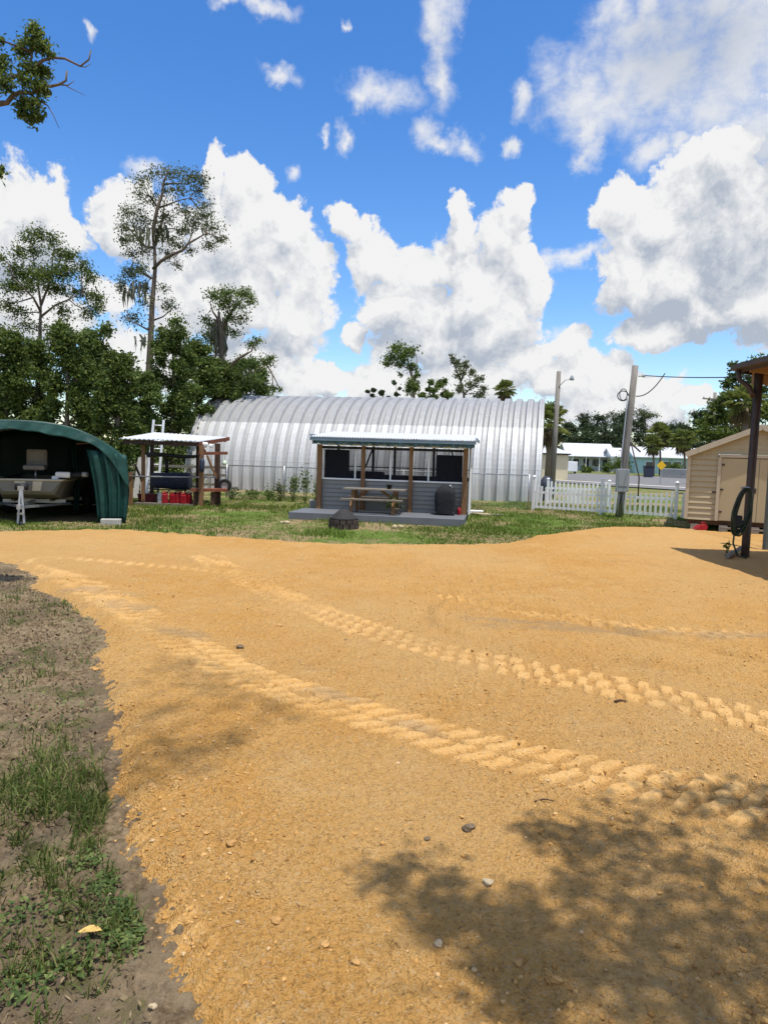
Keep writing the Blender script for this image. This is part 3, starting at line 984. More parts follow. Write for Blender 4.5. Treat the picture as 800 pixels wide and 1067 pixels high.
def lap_wall(mb, x0, x1, y, z0, z1, step=0.115, out=-1):
    n = max(1, int(round((z1 - z0) / step)))
    st = (z1 - z0) / n
    for k in range(n):
        a, b = z0 + k * st, z0 + (k + 1) * st
        mb.add([(x0, y + out * 0.036, a), (x1, y + out * 0.036, a), (x1, y + out * 0.002, b), (x0, y + out * 0.002, b),
                (x0, y - out * 0.02, a), (x1, y - out * 0.02, a), (x1, y - out * 0.02, b), (x0, y - out * 0.02, b)],
               [(0, 1, 2, 3), (4, 7, 6, 5), (0, 4, 5, 1), (3, 2, 6, 7), (0, 3, 7, 4), (1, 5, 6, 2)])


sw = MB(xc)
lap_wall(sw, 0.10, 4.60, 0.03, DZ, 1.13, 0.13)
sw.build('siding_wall', M['siding'], porch)
sd_ = MB(xc)
sd_.box((2.35, 0.0, 1.155), (4.5, 0.07, 0.045), 0)
sd_.build('sill', M['white'], porch)
for x in (0.165, 1.19, 2.30, 3.48):
    mu = MB(xc)
    mu.box((x, 0.03, 1.63), (0.045 if x > 0.5 else 0.03, 0.03, 0.90))
    mu.build('mullion', M['white'], porch)
hd = MB(xc)
hd.box((2.35, 0.02, 2.13), (4.6, 0.06, 0.085))
hd.build('header', M['darkin'], porch)
pl = MB(xc)
pl.box((2.35, -0.16, 2.225), (4.55, 0.05, 0.06))
pl.build('top_plate', M['white'], porch)
for (a, b) in ((0.15, 1.40), (1.52, 2.89), (3.01, 4.52)):
    sc = MB(xc)
    sc.box(((a + b) / 2, 0.06, 1.63), (b - a, 0.004, 0.92))
    sc.build('insect_screen', M['screen'], porch)
for (a, b, zb) in ((0.18, 0.98, 1.18), (3.70, 4.50, 1.18)):
    sc = MB(xc)
    n = 9
    vs = []
    for i in range(n + 1):
        x = a + (b - a) * i / n
        y = 0.14 + 0.02 * math.sin(i * 1.9)
        vs += [(x, y, zb), (x, y, 2.06 if a < 1 else 1.99)]
    sc.add(vs, [(2 * i, 2 * i + 2, 2 * i + 3, 2 * i + 1) for i in range(n)])
    sc.build('roller_shade', M['dark'], porch)
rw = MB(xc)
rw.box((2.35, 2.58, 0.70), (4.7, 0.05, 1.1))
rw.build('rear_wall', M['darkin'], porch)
for x in (0.06, 1.3, 2.05, 2.6, 3.4, 4.64):
    rp = MB(xc)
    rp.box((x, 2.58, 1.77), (0.075, 0.075, 1.1))
    rp.build('rear_stud', M['darkwood'], porch)
br = MB(xc)
br.bar(xc.inverted() @ (xc @ Vector((0.95, 2.55, 1.25))), (1.28, 2.55, 2.15), 0.05, 0.05)
br.build('diagonal_brace', M['darkwood'], porch)
br = MB(xc)
br.bar((4.0, 2.55, 2.1), (4.35, 2.55, 1.25), 0.05, 0.05)
br.build('diagonal_brace', M['darkwood'], porch)
rl = MB(xc)
rl.box((2.35, 2.56, 1.50), (4.6, 0.03, 0.035)).box((2.35, 2.58, 2.33), (4.7, 0.08, 0.09))
rl.build('rear_rail', M['darkwood'], porch)
for x, nm in ((0.03, 'side_wall'), (4.67, 'side_wall')):
    s_ = MB(xc)
    s_.box((x, 1.31, 0.68), (0.045, 2.48, 0.95))
    s_.build(nm, M['siding'], porch)
tl = MB(xc)
for k in range(9):
    z = 0.24 + k * 0.16
    tl.bar((4.74, 0.02, z), (4.74, 0.95, z), 0.02, 0.028)
for k in range(9):
    y = 0.04 + k * 0.11
    tl.bar((4.76, y, 0.2), (4.76, y, 1.6), 0.028, 0.02)
tl.bar((4.75, 0.0, 0.2), (4.75, 0.0, 2.2), 0.035, 0.035)
tl.build('white_trellis', M['white'], porch)
rf = MB(xc)
nr = 60
x0, x1 = -0.17, 4.93
yf, yb, zf, zb = -0.50, 2.95, 2.445, 2.70
vs = []
for i in range(nr * 2 + 1):
    x = x0 + (x1 - x0) * i / (nr * 2)
    dzr = 0.018 * math.cos(math.pi * i)
    vs += [(x, yf, zf + dzr), (x, yb, zb + dzr), (x, yf, zf + dzr - 0.012), (x, yb, zb + dzr - 0.012)]
nn = nr * 2
rf.add(vs, [(4 * i, 4 * i + 4, 4 * i + 5, 4 * i + 1) for i in range(nn)] + [(4 * i + 2, 4 * i + 3, 4 * i + 7, 4 * i + 6) for i in range(nn)]
       + [(4 * i, 4 * i + 2, 4 * i + 6, 4 * i + 4) for i in range(nn)] + [(4 * i + 1, 4 * i + 5, 4 * i + 7, 4 * i + 3) for i in range(nn)])
rf.build('roof', M['whiteroof'], porch)
fa = MB(xc)
fa.box((2.38, -0.47, 2.375), (5.06, 0.03, 0.10)).box((-0.15, 1.2, 2.47), (0.03, 3.3, 0.10)).box((4.91, 1.2, 2.47), (0.03, 3.3, 0.10))
fa.build('fascia', M['bluefascia'], porch)
va = MB(xc)
n = 150
vs = []
for i in range(n + 1):
    x = -0.08 + 4.95 * i / n
    y = -0.43 + 0.028 * math.sin(i * 0.9) + 0.015 * math.sin(i * 0.37)
    zz_ = 2.205 + 0.03 * abs(math.sin(i * math.pi / 12)) + 0.012 * math.sin(i * 1.3)
    vs += [(x, y, zz_), (x, y + 0.012 * math.sin(i), 2.33), (x, y + 0.012, zz_), (x, y + 0.012, 2.33)]
va.add(vs, [(4 * i, 4 * i + 4, 4 * i + 5, 4 * i + 1) for i in range(n)] + [(4 * i + 2, 4 * i + 3, 4 * i + 7, 4 * i + 6) for i in range(n)], True)
va.build('valance', M['tealcloth'], porch)
for x in (1.46, 2.95):
    rr = MB(xc)
    rr.bar((x, -0.45, 2.36), (x, 2.9, 2.60), 0.05, 0.09)
    rr.build('rafter', M['darkwood'], porch)

# dark sofa inside the porch
so_ = empty('sofa', xc @ Vector((1.15, 1.7, DZ)), 'dark rounded sofa inside the porch near its left bay', 'sofa')
MB(xc).box((1.15, 1.75, 0.45), (1.3, 0.75, 0.42), bev=0.06).build('seat', M['black'], so_)
MB(xc).box((1.15, 2.08, 0.92), (1.3, 0.22, 0.9), bev=0.09).build('backrest', M['black'], so_)
for x in (0.42, 1.88):
    MB(xc).box((x, 1.75, 0.55), (0.2, 0.8, 0.62), bev=0.07).build('armrest', M['black'], so_)

# picnic table on the deck
pt = xc @ Vector((1.98, -0.82, DZ))
xt = frame(pt, CR + R(1))
tb = empty('picnic_table', pt, 'weathered wooden picnic table with benches on the grey deck', 'picnic table')
mb = MB(xt)
for k in range(5):
    mb.box((0, -0.30 + k * 0.15, 0.71), (1.85, 0.14, 0.038))
mb.build('table_top', M['greywood'], tb)
for s_ in (-1, 1):
    mb = MB(xt)
    mb.box((0, s_ * 0.62, 0.43), (1.8, 0.22, 0.04))
    mb.build('bench', M['greywood'], tb)
for sx in (-0.62, 0.62):
    for s_ in (-1, 1):
        mb = MB(xt)
        mb.bar((sx, s_ * 0.58, 0.0), (sx, s_ * 0.16, 0.69), 0.045, 0.10, up=(1, 0, 0))
        mb.build('leg', M['wood'], tb)
    mb = MB(xt)
    mb.box((sx + 0.05, 0, 0.39), (0.04, 1.46, 0.09)).box((sx + 0.05, 0, 0.665), (0.04, 0.68, 0.045))
    mb.build('cross_beam', M['wood'], tb)
    mb = MB(xt)
    mb.bar((sx * 0.92, 0, 0.42), (sx * 0.3, 0, 0.68), 0.04, 0.07)
    mb.build('brace', M['wood'], tb)
# little pot on the table
pk = xt @ Vector((0.42, 0.05, 0.729))
po = empty('black_pot', pk, 'small black pot with a dark plant standing on the picnic table', 'flower pot')
MB().lathe(pk, [(0.0, 0), (0.06, 0), (0.085, 0.12), (0.092, 0.12), (0.092, 0.14), (0.075, 0.14), (0.0, 0.12)], 14).build('pot', M['black'], po)

# covered grill
gp = xc @ Vector((4.05, -0.42, DZ))
gr_ = empty('covered_grill', gp, 'barbecue grill under a black cover on the right of the deck', 'grill')
xg = frame(gp, CR)
mb = MB(xg)
N = 28
levels = [(0.03, 0.295, 0.25), (0.12, 0.295, 0.25), (0.40, 0.30, 0.255), (0.64, 0.305, 0.255), (0.72, 0.285, 0.235), (0.80, 0.22, 0.18), (0.86, 0.14, 0.12), (0.88, 0.0, 0.0)]
vs = []
for li, (z, a, b) in enumerate(levels):
    for k in range(N):
        t_ = 2 * math.pi * k / N
        c_, s__ = math.cos(t_), math.sin(t_)
        e_ = 0.45
        wv = 1 + (0.035 * math.sin(t_ * 7 + li) * max(0, 1 - z))
        vs.append((math.copysign(abs(c_) ** e_, c_) * a * wv, math.copysign(abs(s__) ** e_, s__) * b * wv, z + 0.015 * math.sin(3 * t_)))
fs = [(i * N + k, i * N + (k + 1) % N, (i + 1) * N + (k + 1) % N, (i + 1) * N + k) for i in range(len(levels) - 1) for k in range(N)]
mb.add(vs, fs, True)
mb.build('cover', M['blackcloth'], gr_)
for (x, y) in ((-0.27, -0.2), (0.27, -0.2), (-0.27, 0.2), (0.27, 0.2)):
    MB(xg).tube([(x, y, 0), (x, y, 0.1)], 0.03, 8).build('caster', M['black'], gr_)
MB(xg).tube([(0.08, -0.08, 0.85), (0.14, -0.1, 0.90), (0.21, -0.1, 0.80)], 0.018, 6).build('lid_handle', M['steel'], gr_)
# red gas bottle beside it
rp = xc @ Vector((4.47, -0.2, DZ))
rc = empty('red_canister', rp, 'small red canister on the deck beside the covered grill', 'canister')
MB().lathe(rp, [(0, 0), (0.055, 0), (0.06, 0.02), (0.06, 0.14), (0.045, 0.19), (0.02, 0.21), (0.02, 0.24), (0, 0.24)], 14).build('body', M['red'], rc)
MB().tube([rp + Vector((0, 0, 0.241)), rp + Vector((0, 0, 0.27))], 0.02, 8).build('cap', M['black'], rc)

# fire ring with its domed spark lid
fp = G(358, 550.5)
fp.z = padz(fp.x, fp.y)
fr = empty('fire_pit', fp, 'round sooty fire pit with a domed lid in front of the deck', 'fire pit')
mb = MB()
for lv in range(2):
    for k in range(14):
        a = 2 * math.pi * (k + 0.5 * lv) / 14
        mb.box(fp + Vector((0.34 * math.cos(a), 0.34 * math.sin(a), 0.06 + lv * 0.12)), (0.10, 0.145, 0.117), a, bev=0.012)
mb.build('block_ring', M['firebrick'], fr)
MB().lathe(fp, [(0.0, 0.52), (0.05, 0.515), (0.13, 0.48), (0.23, 0.40), (0.33, 0.30), (0.385, 0.245), (0.365, 0.243)], 24).build('spark_lid', M['mesh'], fr)
MB().tube([fp + Vector((-0.04, 0, 0.51)), fp + Vector((-0.03, 0, 0.55)), fp + Vector((0.03, 0, 0.55)), fp + Vector((0.04, 0, 0.51))], 0.008, 6).build('lid_handle', M['black'], fr)

# stones, blocks and pavers around the deck
def slab(name, px, py, d, lab, cat, mat, rz=0.0, z=None, group=None):
    p = G(px, py)
    p.z = padz(p.x, p.y) - 0.015 if z is None else z
    o = MB().box((p.x, p.y, p.z + d[2] / 2), d, rz, bev=min(d) * 0.12).build(name, mat, None, (p.x, p.y, p.z))
    return tag(o, lab, cat, group)


slab('concrete_block', 325.5, 531, (0.20, 0.4, 0.34), 'pale concrete block standing left of the porch post', 'block', M['block'], 0.2)
slab('paving_slab', 495, 534, (0.55, 0.4, 0.08), 'white paving slab lying just right of the porch trellis', 'slab', M['white'], -0.15)
slab('paving_slab', 503, 538, (0.42, 0.35, 0.10), 'tan paving stone in the grass right of the deck', 'slab', M['stone'], 0.3)
slab('paving_slab', 503.5, 536.6, (1.3, 0.3, 0.05), 'brown flat board lying in the grass right of the deck', 'board', M['greywood'], -0.1)
for (px, py, r, lab) in ((293.5, 545, 0.05, 'pale stone left of the front corner of the deck, left of a pair'), (298.5, 545.3, 0.075, 'pale stone at the front left corner of the deck'),
                         (411, 550.3, 0.075, 'whitish stone below the deck edge, left of two'), (417.5, 550, 0.07, 'whitish stone below the deck edge, right of two')):
    p = G(px, py)
    p.z = padz(p.x, p.y) + r * 0.45
    tag(MB().blob(p, (r * 1.2, r, r * 0.8), int(px), 0.15).build('stone', M['stone'], None, p), lab, 'stone')

# ------------------------------------------------------------------ white picket fences
def picket_fence(P0, P1, npan, h0, hmid, hpost, lab, npk, ends=(True, True)):
    P0, P1 = Vector(P0), Vector(P1)
    d = P1 - P0
    Ld = d.length
    d.normalize()
    rz = math.atan2(d.y, d.x)
    root = empty('picket_fence', P0, lab, 'fence')
    pan = Ld / npan
    for k in range(npan + 1):
        if (k == 0 and not ends[0]) or (k == npan and not ends[1]):
            continue
        p = P0 + d * (pan * k)
        mb = MB()
        mb.box(p + Vector((0, 0, hpost / 2)), (0.105, 0.105, hpost), rz)
        mb.add([p + Matrix.Rotation(rz, 3, 'Z') @ Vector(q) + Vector((0, 0, hpost)) for q in ((-.065, -.065, 0.001), (.065, -.065, 0.001), (.065, .065, 0.001), (-.065, .065, 0.001), (0, 0, 0.06))],
               [(0, 1, 4), (1, 2, 4), (2, 3, 4), (3, 0, 4), (3, 2, 1, 0)])
        mb.build('post', M['white'], root)
    nrm = Vector((d.y, -d.x, 0))
    for zr in (0.14, h0 * 0.70):
        for k in range(npan):
            a, b = P0 + d * (pan * k + 0.054), P0 + d * (pan * (k + 1) - 0.054)
            MB().bar(a + Vector((0, 0, zr)), b + Vector((0, 0, zr)), 0.04, 0.09).build('rail', M['white'], root)
    for k in range(npan):
        for i in range(npk):
            f = (i + 0.5) / npk
            hh = hmid + (h0 - hmid) * (2 * f - 1) ** 2
            p = P0 + d * (pan * k + 0.054 + (pan - 0.108) * f) + nrm * 0.034
            rot = Matrix.Rotation(rz, 3, 'Z')
            mb = MB()
            w2, tk = 0.042, 0.009
            prof_ = [(-w2, 0.09), (w2, 0.09), (w2, hh - 0.035), (0.022, hh), (-0.022, hh), (-w2, hh - 0.035)]
            mb.prism(prof_, lambda a, b, p=p, rot=rot: p + rot @ Vector((a, -tk, 0)) + Vector((0, 0, b)), lambda a, b, p=p, rot=rot: p + rot @ Vector((a, tk, 0)) + Vector((0, 0, b)))
            mb.build('picket', M['white'], root)
    return root


fA, fB, fC = G(555, 531.5), G(629, 537.3), G(703, 541.3)
dirF = (fC - fA)
picket_fence((fA.x, fA.y, 0), (fA.x + dirF.x * 1.0, fA.y + dirF.y * 1.0, 0), 2, 0.99, 0.85, 1.28, 'white scalloped picket fence running behind the leaning pole to the shed', 14)
f2 = Vector((fA.x + dirF.x * 1.0, fA.y + dirF.y * 1.0, 0))
ext = dirF * 0.19
picket_fence((f2.x + 0.11 * dirF.normalized().x, f2.y + 0.11 * dirF.normalized().y, 0), (f2.x + ext.x, f2.y + ext.y, 0), 1, 0.98, 0.90, 1.28,
             'short white picket fence panel between fence post and beige shed', 5, (False, False))
r0_, r1_ = Vector((7.0, 30.5, 0)), Vector((9.5, 30.1, 0))
picket_fence(r0_, r1_, 1, 1.02, 0.95, 1.1, 'second white picket fence standing behind the front picket fence', 14, (True, True))

# chain link fence in front of the arched building
cf0, cf1 = Vector((-6.4, 28.8, 0)), Vector((5.45, 26.9, 0))
clf = empty('chain_link_fence', cf0, 'thin grey chain link fence in front of the ribbed building', 'fence')
dcf = (cf1 - cf0)
Lc = dcf.length
dcf.normalize()
zt = 1.32
MB().tube([cf0 + Vector((0, 0, zt)), cf1 + Vector((0, 0, zt))], 0.022, 6).build('top_rail', M['steel'], clf)
for k in range(6):
    p = cf0 + dcf * (Lc * k / 5)
    MB().tube([p, p + Vector((0, 0, zt + 0.04))], 0.028, 8).build('post', M['steel'], clf)
cw = MB()
n_w = int(Lc / 0.10)
for i in range(n_w):
    a = cf0 + dcf * (i * 0.10)
    for sgn in (-1, 1):
        x0w, x1w = i * 0.10, i * 0.10 + sgn * 1.25
        zz0, zz1 = 0.03, 1.28
        if x1w < 0:
            zz1 = 0.03 + x0w
            x1w = 0
        if x1w > Lc:
            zz1 = 0.03 + (Lc - x0w)
            x1w = Lc
        if zz1 - zz0 > 0.05:
            cw.bar(cf0 + dcf * x0w + Vector((0, 0, zz0)), cf0 + dcf * x1w + Vector((0, 0, zz1)), 0.0035, 0.0035)
cw.build('wire_mesh', M['steel'], clf)

# ------------------------------------------------------------------ poles and cables
pb_ = G(644.5, 538.5)
ptop = at(661.5, 381, pb_.y)
pole = empty('utility_pole', (pb_.x, pb_.y, 0), 'leaning grey wooden utility pole with a meter box by the picket fence', 'utility pole')
axp = (ptop - pb_)


def onp(f, off=(0, 0, 0)):
    return pb_ + axp * f + Vector(off)


MB().tube([onp(-0.02), onp(0.3), onp(0.7), onp(1.0)], [0.125, 0.122, 0.112, 0.105], 12).build('shaft', M['polewood'], pole)
bx = onp(0.245, (-0.10, -0.24, 0))
MB().box(bx, (0.42, 0.18, 0.80), bev=0.015).build('meter_box', M['boxgrey'], pole)
MB().box(bx + Vector((0, -0.098, 0.05)), (0.32, 0.012, 0.5)).build('box_door', M['boxgrey'], pole)
MB().tube([bx + Vector((-0.08, 0, -0.4)), bx + Vector((-0.08, 0.03, -0.75)), bx + Vector((-0.10, 0.05, -1.2))], 0.03, 8).build('conduit', M['boxgrey'], pole)
MB().tube([bx + Vector((0.06, 0, -0.4)), bx + Vector((0.07, 0.03, -0.75)), bx + Vector((0.12, 0.05, -1.2))], 0.024, 8).build('conduit', M['boxgrey'], pole)
MB().tube([bx + Vector((-0.05, 0.05, 0.4)), onp(0.45, (-0.17, -0.08, 0)), onp(0.7, (-0.16, -0.05, 0)), onp(0.8, (-0.15, -0.05, 0))], 0.025, 8).build('riser_conduit', M['boxgrey'], pole)
MB().tube([onp(0.80, (-0.18, -0.05, 0.0)) + Vector((0.19 * math.cos(a) - 0.15, 0, 0.17 * math.sin(a))) for a in [2 * math.pi * k / 14 for k in range(14)]], 0.018, 6, closed=True).tube(
    [onp(0.80, (-0.18, -0.02, 0.05)) + Vector((0.13 * math.cos(a) - 0.12, 0.03, 0.2 * math.sin(a))) for a in [2 * math.pi * k / 14 for k in range(14)]], 0.015, 6, closed=True).build('cable_loop', M['wire'], pole)
MB().tube([onp(0.93, (0.13, -0.05, 0)), onp(0.93, (0.30, -0.08, 0.02))], 0.02, 6).lathe(onp(0.93, (0.30, -0.08, -0.03)), [(0, 0), (0.05, 0), (0.06, 0.04), (0.04, 0.1), (0, 0.1)], 10).build('insulator', M['boxgrey'], pole)
MB().tube([onp(0.0, (-0.01, -0.03, 0)), onp(0.02, (-0.2, -0.22, 0.02)), onp(0.16, (0.0, -0.16, 0))], 0.012, 6).build('ground_wire', M['wire'], pole)


def cable(name, p0, p1, sag, r, lab, n=14):
    p0, p1 = Vector(p0), Vector(p1)
    pts = [p0.lerp(p1, k / n) - Vector((0, 0, sag * 4 * (k / n) * (1 - k / n))) for k in range(n + 1)]
    return tag(MB().tube(pts, r, 5).build(name, M['wire'], None, p0), lab, 'cable')


cable('service_cable', onp(0.93, (0.33, -0.08, 0.03)), (9.6, 14.2, 3.95), 0.12, 0.016, 'black service cable from the leaning pole to the right hand roof')
cable('drop_cable', onp(0.95, (0.75, -0.8, -0.06)), onp(0.80, (0.1, -0.1, 0)), 0.22, 0.018, 'short drooping cable below the service line at the pole')

sp_b = at(574.5, 512, 35)
sp_t = at(582, 387, 35)
lp = empty('street_lamp', (sp_b.x, sp_b.y, 0), 'slim grey wooden pole with a small lamp arm behind the picket fence', 'street lamp')
b0_ = Vector((sp_b.x, sp_b.y, -0.1))
MB().tube([b0_, sp_t], [0.145, 0.105], 10).build('shaft', M['polewood'], lp)
arm0 = sp_t + Vector((0.1, -0.02, -0.25 - 1.0 * 0.5 + 0.1))
MB().tube([sp_t + Vector((0.0, -0.1, -0.75)), sp_t + Vector((0.30, -0.12, -0.42)), sp_t + Vector((0.55, -0.12, -0.36))], 0.02, 6).build('arm', M['boxgrey'], lp)
MB().lathe(sp_t + Vector((0.62, -0.12, -0.42)), [(0, 0.0), (0.10, 0.0), (0.115, 0.06), (0.06, 0.20), (0.03, 0.26), (0, 0.26)], 12).build('lamp_head', M['boxgrey'], lp)

fpb = at(743.5, 470, 62)
fpt = at(744.5, 409, 62)
fpl = empty('power_pole', (fpb.x, fpb.y, 0), 'distant power pole with a crossarm above the beige shed roof', 'power pole')
MB().tube([(fpb.x, fpb.y, -0.1), fpt], [0.17, 0.13], 10).build('shaft', M['polewood'], fpl)
MB().bar(fpt + Vector((-1.1, -0.15, -0.55)), fpt + Vector((1.1, -0.15, -0.62)), 0.10, 0.12).build('crossarm', M['polewood'], fpl)
for dx in (-1.0, -0.5, 0.9):
    MB().lathe(fpt + Vector((dx, -0.15, -0.53)), [(0, 0), (0.05, 0), (0.05, 0.1), (0.02, 0.2), (0, 0.2)], 8).build('insulator', M['boxgrey'], fpl)
MB().lathe(fpt + Vector((-0.35, -0.15, -1.7)), [(0, 0), (0.2, 0), (0.22, 0.05), (0.22, 0.65), (0.15, 0.72), (0, 0.72)], 12).build('transformer', M['boxgrey'], fpl)

# thin guy post beside the leaning pole
gb = at(664.5, 514, 34)
gt = at(657.5, 463, 34)
gs = empty('thin_post', (gb.x, gb.y, 0), 'thin dark metal post right of the leaning utility pole', 'post')
MB().tube([(gb.x, gb.y, -0.1), (gb.x, gb.y, 1.2), gt], 0.032, 6).build('shaft', M['darksteel'], gs)
MB().bar(gt + Vector((-0.12, 0, 0.12)), gt + Vector((0.45, 0, -0.35)), 0.05, 0.07).build('bracket', M['darksteel'], gs)

# ------------------------------------------------------------------ beige shed on blocks
XS = frame((8.72, 20.5, 0), R(-24))
SX0, SY0, SZ0 = 0.0, 0.0, 0.36
SW, SD = 3.6, 4.6
EV, RG = 2.27, 3.02
shed = empty('garden_shed', XS @ Vector((SW / 2, 0, 0)), 'beige sided gable shed raised on blocks at the right', 'shed')
mb = MB(XS)
lap_wall(mb, SX0, SX0 + 0.76, SY0 + 0.03, SZ0, EV - 0.02, 0.155)
lap_wall(mb, SX0 + 2.84, SX0 + SW, SY0 + 0.03, SZ0, EV - 0.02, 0.155)
# gable boards
n = 5
for k in range(n):
    a, b = EV - 0.02 + (RG - EV) * k / n, EV - 0.02 + (RG - EV) * (k + 1) / n
    fa_, fb_ = SW / 2 * k / n, SW / 2 * (k + 1) / n
    mb.add([(SX0 + fa_, SY0 + 0.008, a), (SX0 + SW - fa_, SY0 + 0.008, a), (SX0 + SW - fb_, SY0 + 0.026, b), (SX0 + fb_, SY0 + 0.026, b),
            (SX0 + fa_, SY0 + 0.06, a), (SX0 + SW - fa_, SY0 + 0.06, a), (SX0 + SW - fb_ - 0.001, SY0 + 0.06, b), (SX0 + fb_ + 0.001, SY0 + 0.06, b)],
           [(0, 1, 2, 3), (4, 7, 6, 5), (0, 4, 5, 1), (3, 2, 6, 7), (0, 3, 7, 4), (1, 5, 6, 2)])
mb.build('front_siding', M['beige'], shed)
mb = MB(XS)
for (x, y0, y1) in ((SX0 + 0.03, SY0 + 0.08, SY0 + SD), (SX0 + SW - 0.03, SY0 + 0.08, SY0 + SD)):
    mb.box((x, (y0 + y1) / 2, (SZ0 + EV) / 2), (0.05, y1 - y0, EV - SZ0))
mb.box((SX0 + SW / 2, SY0 + SD - 0.03, (SZ0 + EV) / 2), (SW - 0.2, 0.05, EV - SZ0))
mb.build('side_walls', M['beige'], shed)
for sgn, xe in ((1, SX0 - 0.10), (-1, SX0 + SW + 0.10)):
    mb = MB(XS)
    xr_ = SX0 + SW / 2 + sgn * 0.0
    ze, zr_ = EV - 0.035, RG + 0.03
    yy0, yy1 = SY0 - 0.14, SY0 + SD + 0.14
    vs = [(xe, yy0, ze), (xr_, yy0, zr_), (xr_, yy1, zr_), (xe, yy1, ze), (xe, yy0, ze + 0.05), (xr_, yy0, zr_ + 0.05), (xr_, yy1, zr_ + 0.05), (xe, yy1, ze + 0.05)]
    mb.add(vs, [(0, 3, 2, 1), (4, 5, 6, 7), (0, 1, 5, 4), (1, 2, 6, 5), (2, 3, 7, 6), (3, 0, 4, 7)])
    mb.build('roof', M['whiteroof'], shed)
    mb = MB(XS)
    mb.bar((xe, SY0 - 0.15, ze - 0.03), (xr_, SY0 - 0.15, zr_ - 0.03), 0.03, 0.15, up=(0, 0, 1))
    mb.build('rake_board', M['beigetrim'], shed)
for x in (SX0 + 0.0, SX0 + SW):
    MB(XS).box((x, SY0 - 0.01, (SZ0 + EV) / 2 - 0.02), (0.10, 0.07, EV - SZ0 - 0.06)).build('corner_trim', M['beigetrim'], shed)
MB(XS).box((SX0 + 0.80, SY0 - 0.02, (SZ0 + EV) / 2 - 0.06), (0.09, 0.06, EV - SZ0 - 0.12)).box((SX0 + 2.80, SY0 - 0.02, (SZ0 + EV) / 2 - 0.06), (0.09, 0.06, EV - SZ0 - 0.12)).box(
    (SX0 + 1.8, SY0 - 0.02, EV - 0.07), (2.05, 0.06, 0.09)).build('door_frame', M['beigetrim'], shed)
for k, (a, b) in enumerate(((SX0 + 0.85, SX0 + 1.795), (SX0 + 1.805, SX0 + 2.75))):
    dr = MB(XS).box(((a + b) / 2, SY0 + 0.0, (SZ0 + EV) / 2 - 0.06), (b - a, 0.045, EV - SZ0 - 0.15)).build('door', M['beigedoor'], shed)
    hb = MB(XS)
    for z in (0.62, 1.25, 1.95):
        hb.box((a + 0.03 if k == 0 else b - 0.03, SY0 - 0.036, z), (0.10, 0.02, 0.05))
    hb.build('hinge', M['darksteel'], dr)
    if k == 0:
        MB(XS).box((b - 0.06, SY0 - 0.04, 1.25), (0.04, 0.03, 0.14)).build('handle', M['darksteel'], dr)
MB(XS).box((SX0 + 0.70, SY0 - 0.005, 1.17), (0.10, 0.05, 0.045)).build('vent_cap', M['darksteel'], shed)
for y in (SY0 + 0.15, SY0 + 2.2, SY0 + 4.3):
    MB(XS).box((SX0 + SW / 2, y, SZ0 - 0.07), (SW - 0.1, 0.12, 0.12)).build('floor_beam', M['darkwood'], shed)
MB(XS).box((SX0 + SW / 2, SY0 + SD / 2, SZ0 + 0.01), (SW - 0.12, SD - 0.1, 0.035)).build('floor', M['greywood'], shed)
for x in (SX0 + 0.25, SX0 + 1.0, SX0 + 1.8, SX0 + 2.6, SX0 + 3.35):
    for y in (SY0 + 0.15, SY0 + 2.2, SY0 + 4.3):
        wp = XS @ Vector((x, y, 0))
        zb = padz(wp.x, wp.y) - 0.03
        MB(XS).box((x, y, (zb + SZ0 - 0.13) / 2), (0.22, 0.2, SZ0 - 0.13 - zb)).build('support_block', M['block'], shed)
pa_, pb2 = XS @ Vector((0.9, -0.4, 0)), XS @ Vector((3.3, -0.45, 0))
pa_.z, pb2.z = padz(pa_.x, pa_.y) + 0.10, padz(pb2.x, pb2.y) + 0.09
tag(MB().bar(pa_, pb2, 0.12, 0.05).build('plank', M['greywood'], None, pa_), 'long grey plank lying on the ground below the shed door', 'plank')
rb = XS @ Vector((0.42, -0.42, 0))
sc_ = empty('red_scoop', (rb.x, rb.y, padz(rb.x, rb.y)), 'red plastic scoop lying by the front left corner of the shed', 'scoop')
q = Vector(sc_.location)
MB().prism([(-0.19, 0.03), (-0.07, 0.13), (0.10, 0.17), (0.14, 0.11), (0.12, 0.03), (0.0, 0.0)], lambda a, b: q + Vector((a, -0.13, b)), lambda a, b: q + Vector((a, 0.13, b))).build('body', M['red'], sc_)
MB().tube([q + Vector((0.09, 0, 0.165)), q + Vector((0.12, 0.0, 0.22)), q + Vector((0.02, 0.0, 0.22)), q + Vector((-0.01, 0, 0.145))], 0.014, 6).build('handle', M['red'], sc_)

# ------------------------------------------------------------------ tall carport on the right
pbase = G(775.5, 581, 0.08)
cp = empty('carport', (pbase.x, pbase.y, 0), 'tall open carport with brown steel posts and plywood soffit', 'carport')
cor = at(768.5, 386, 14.75)
RX0, RX1, RY0, RY1, RZ = cor.x, 13.4, 6.0, 14.75, cor.z
rise = -0.10


def rz_at(x):
    return RZ + (x - RX0) * rise


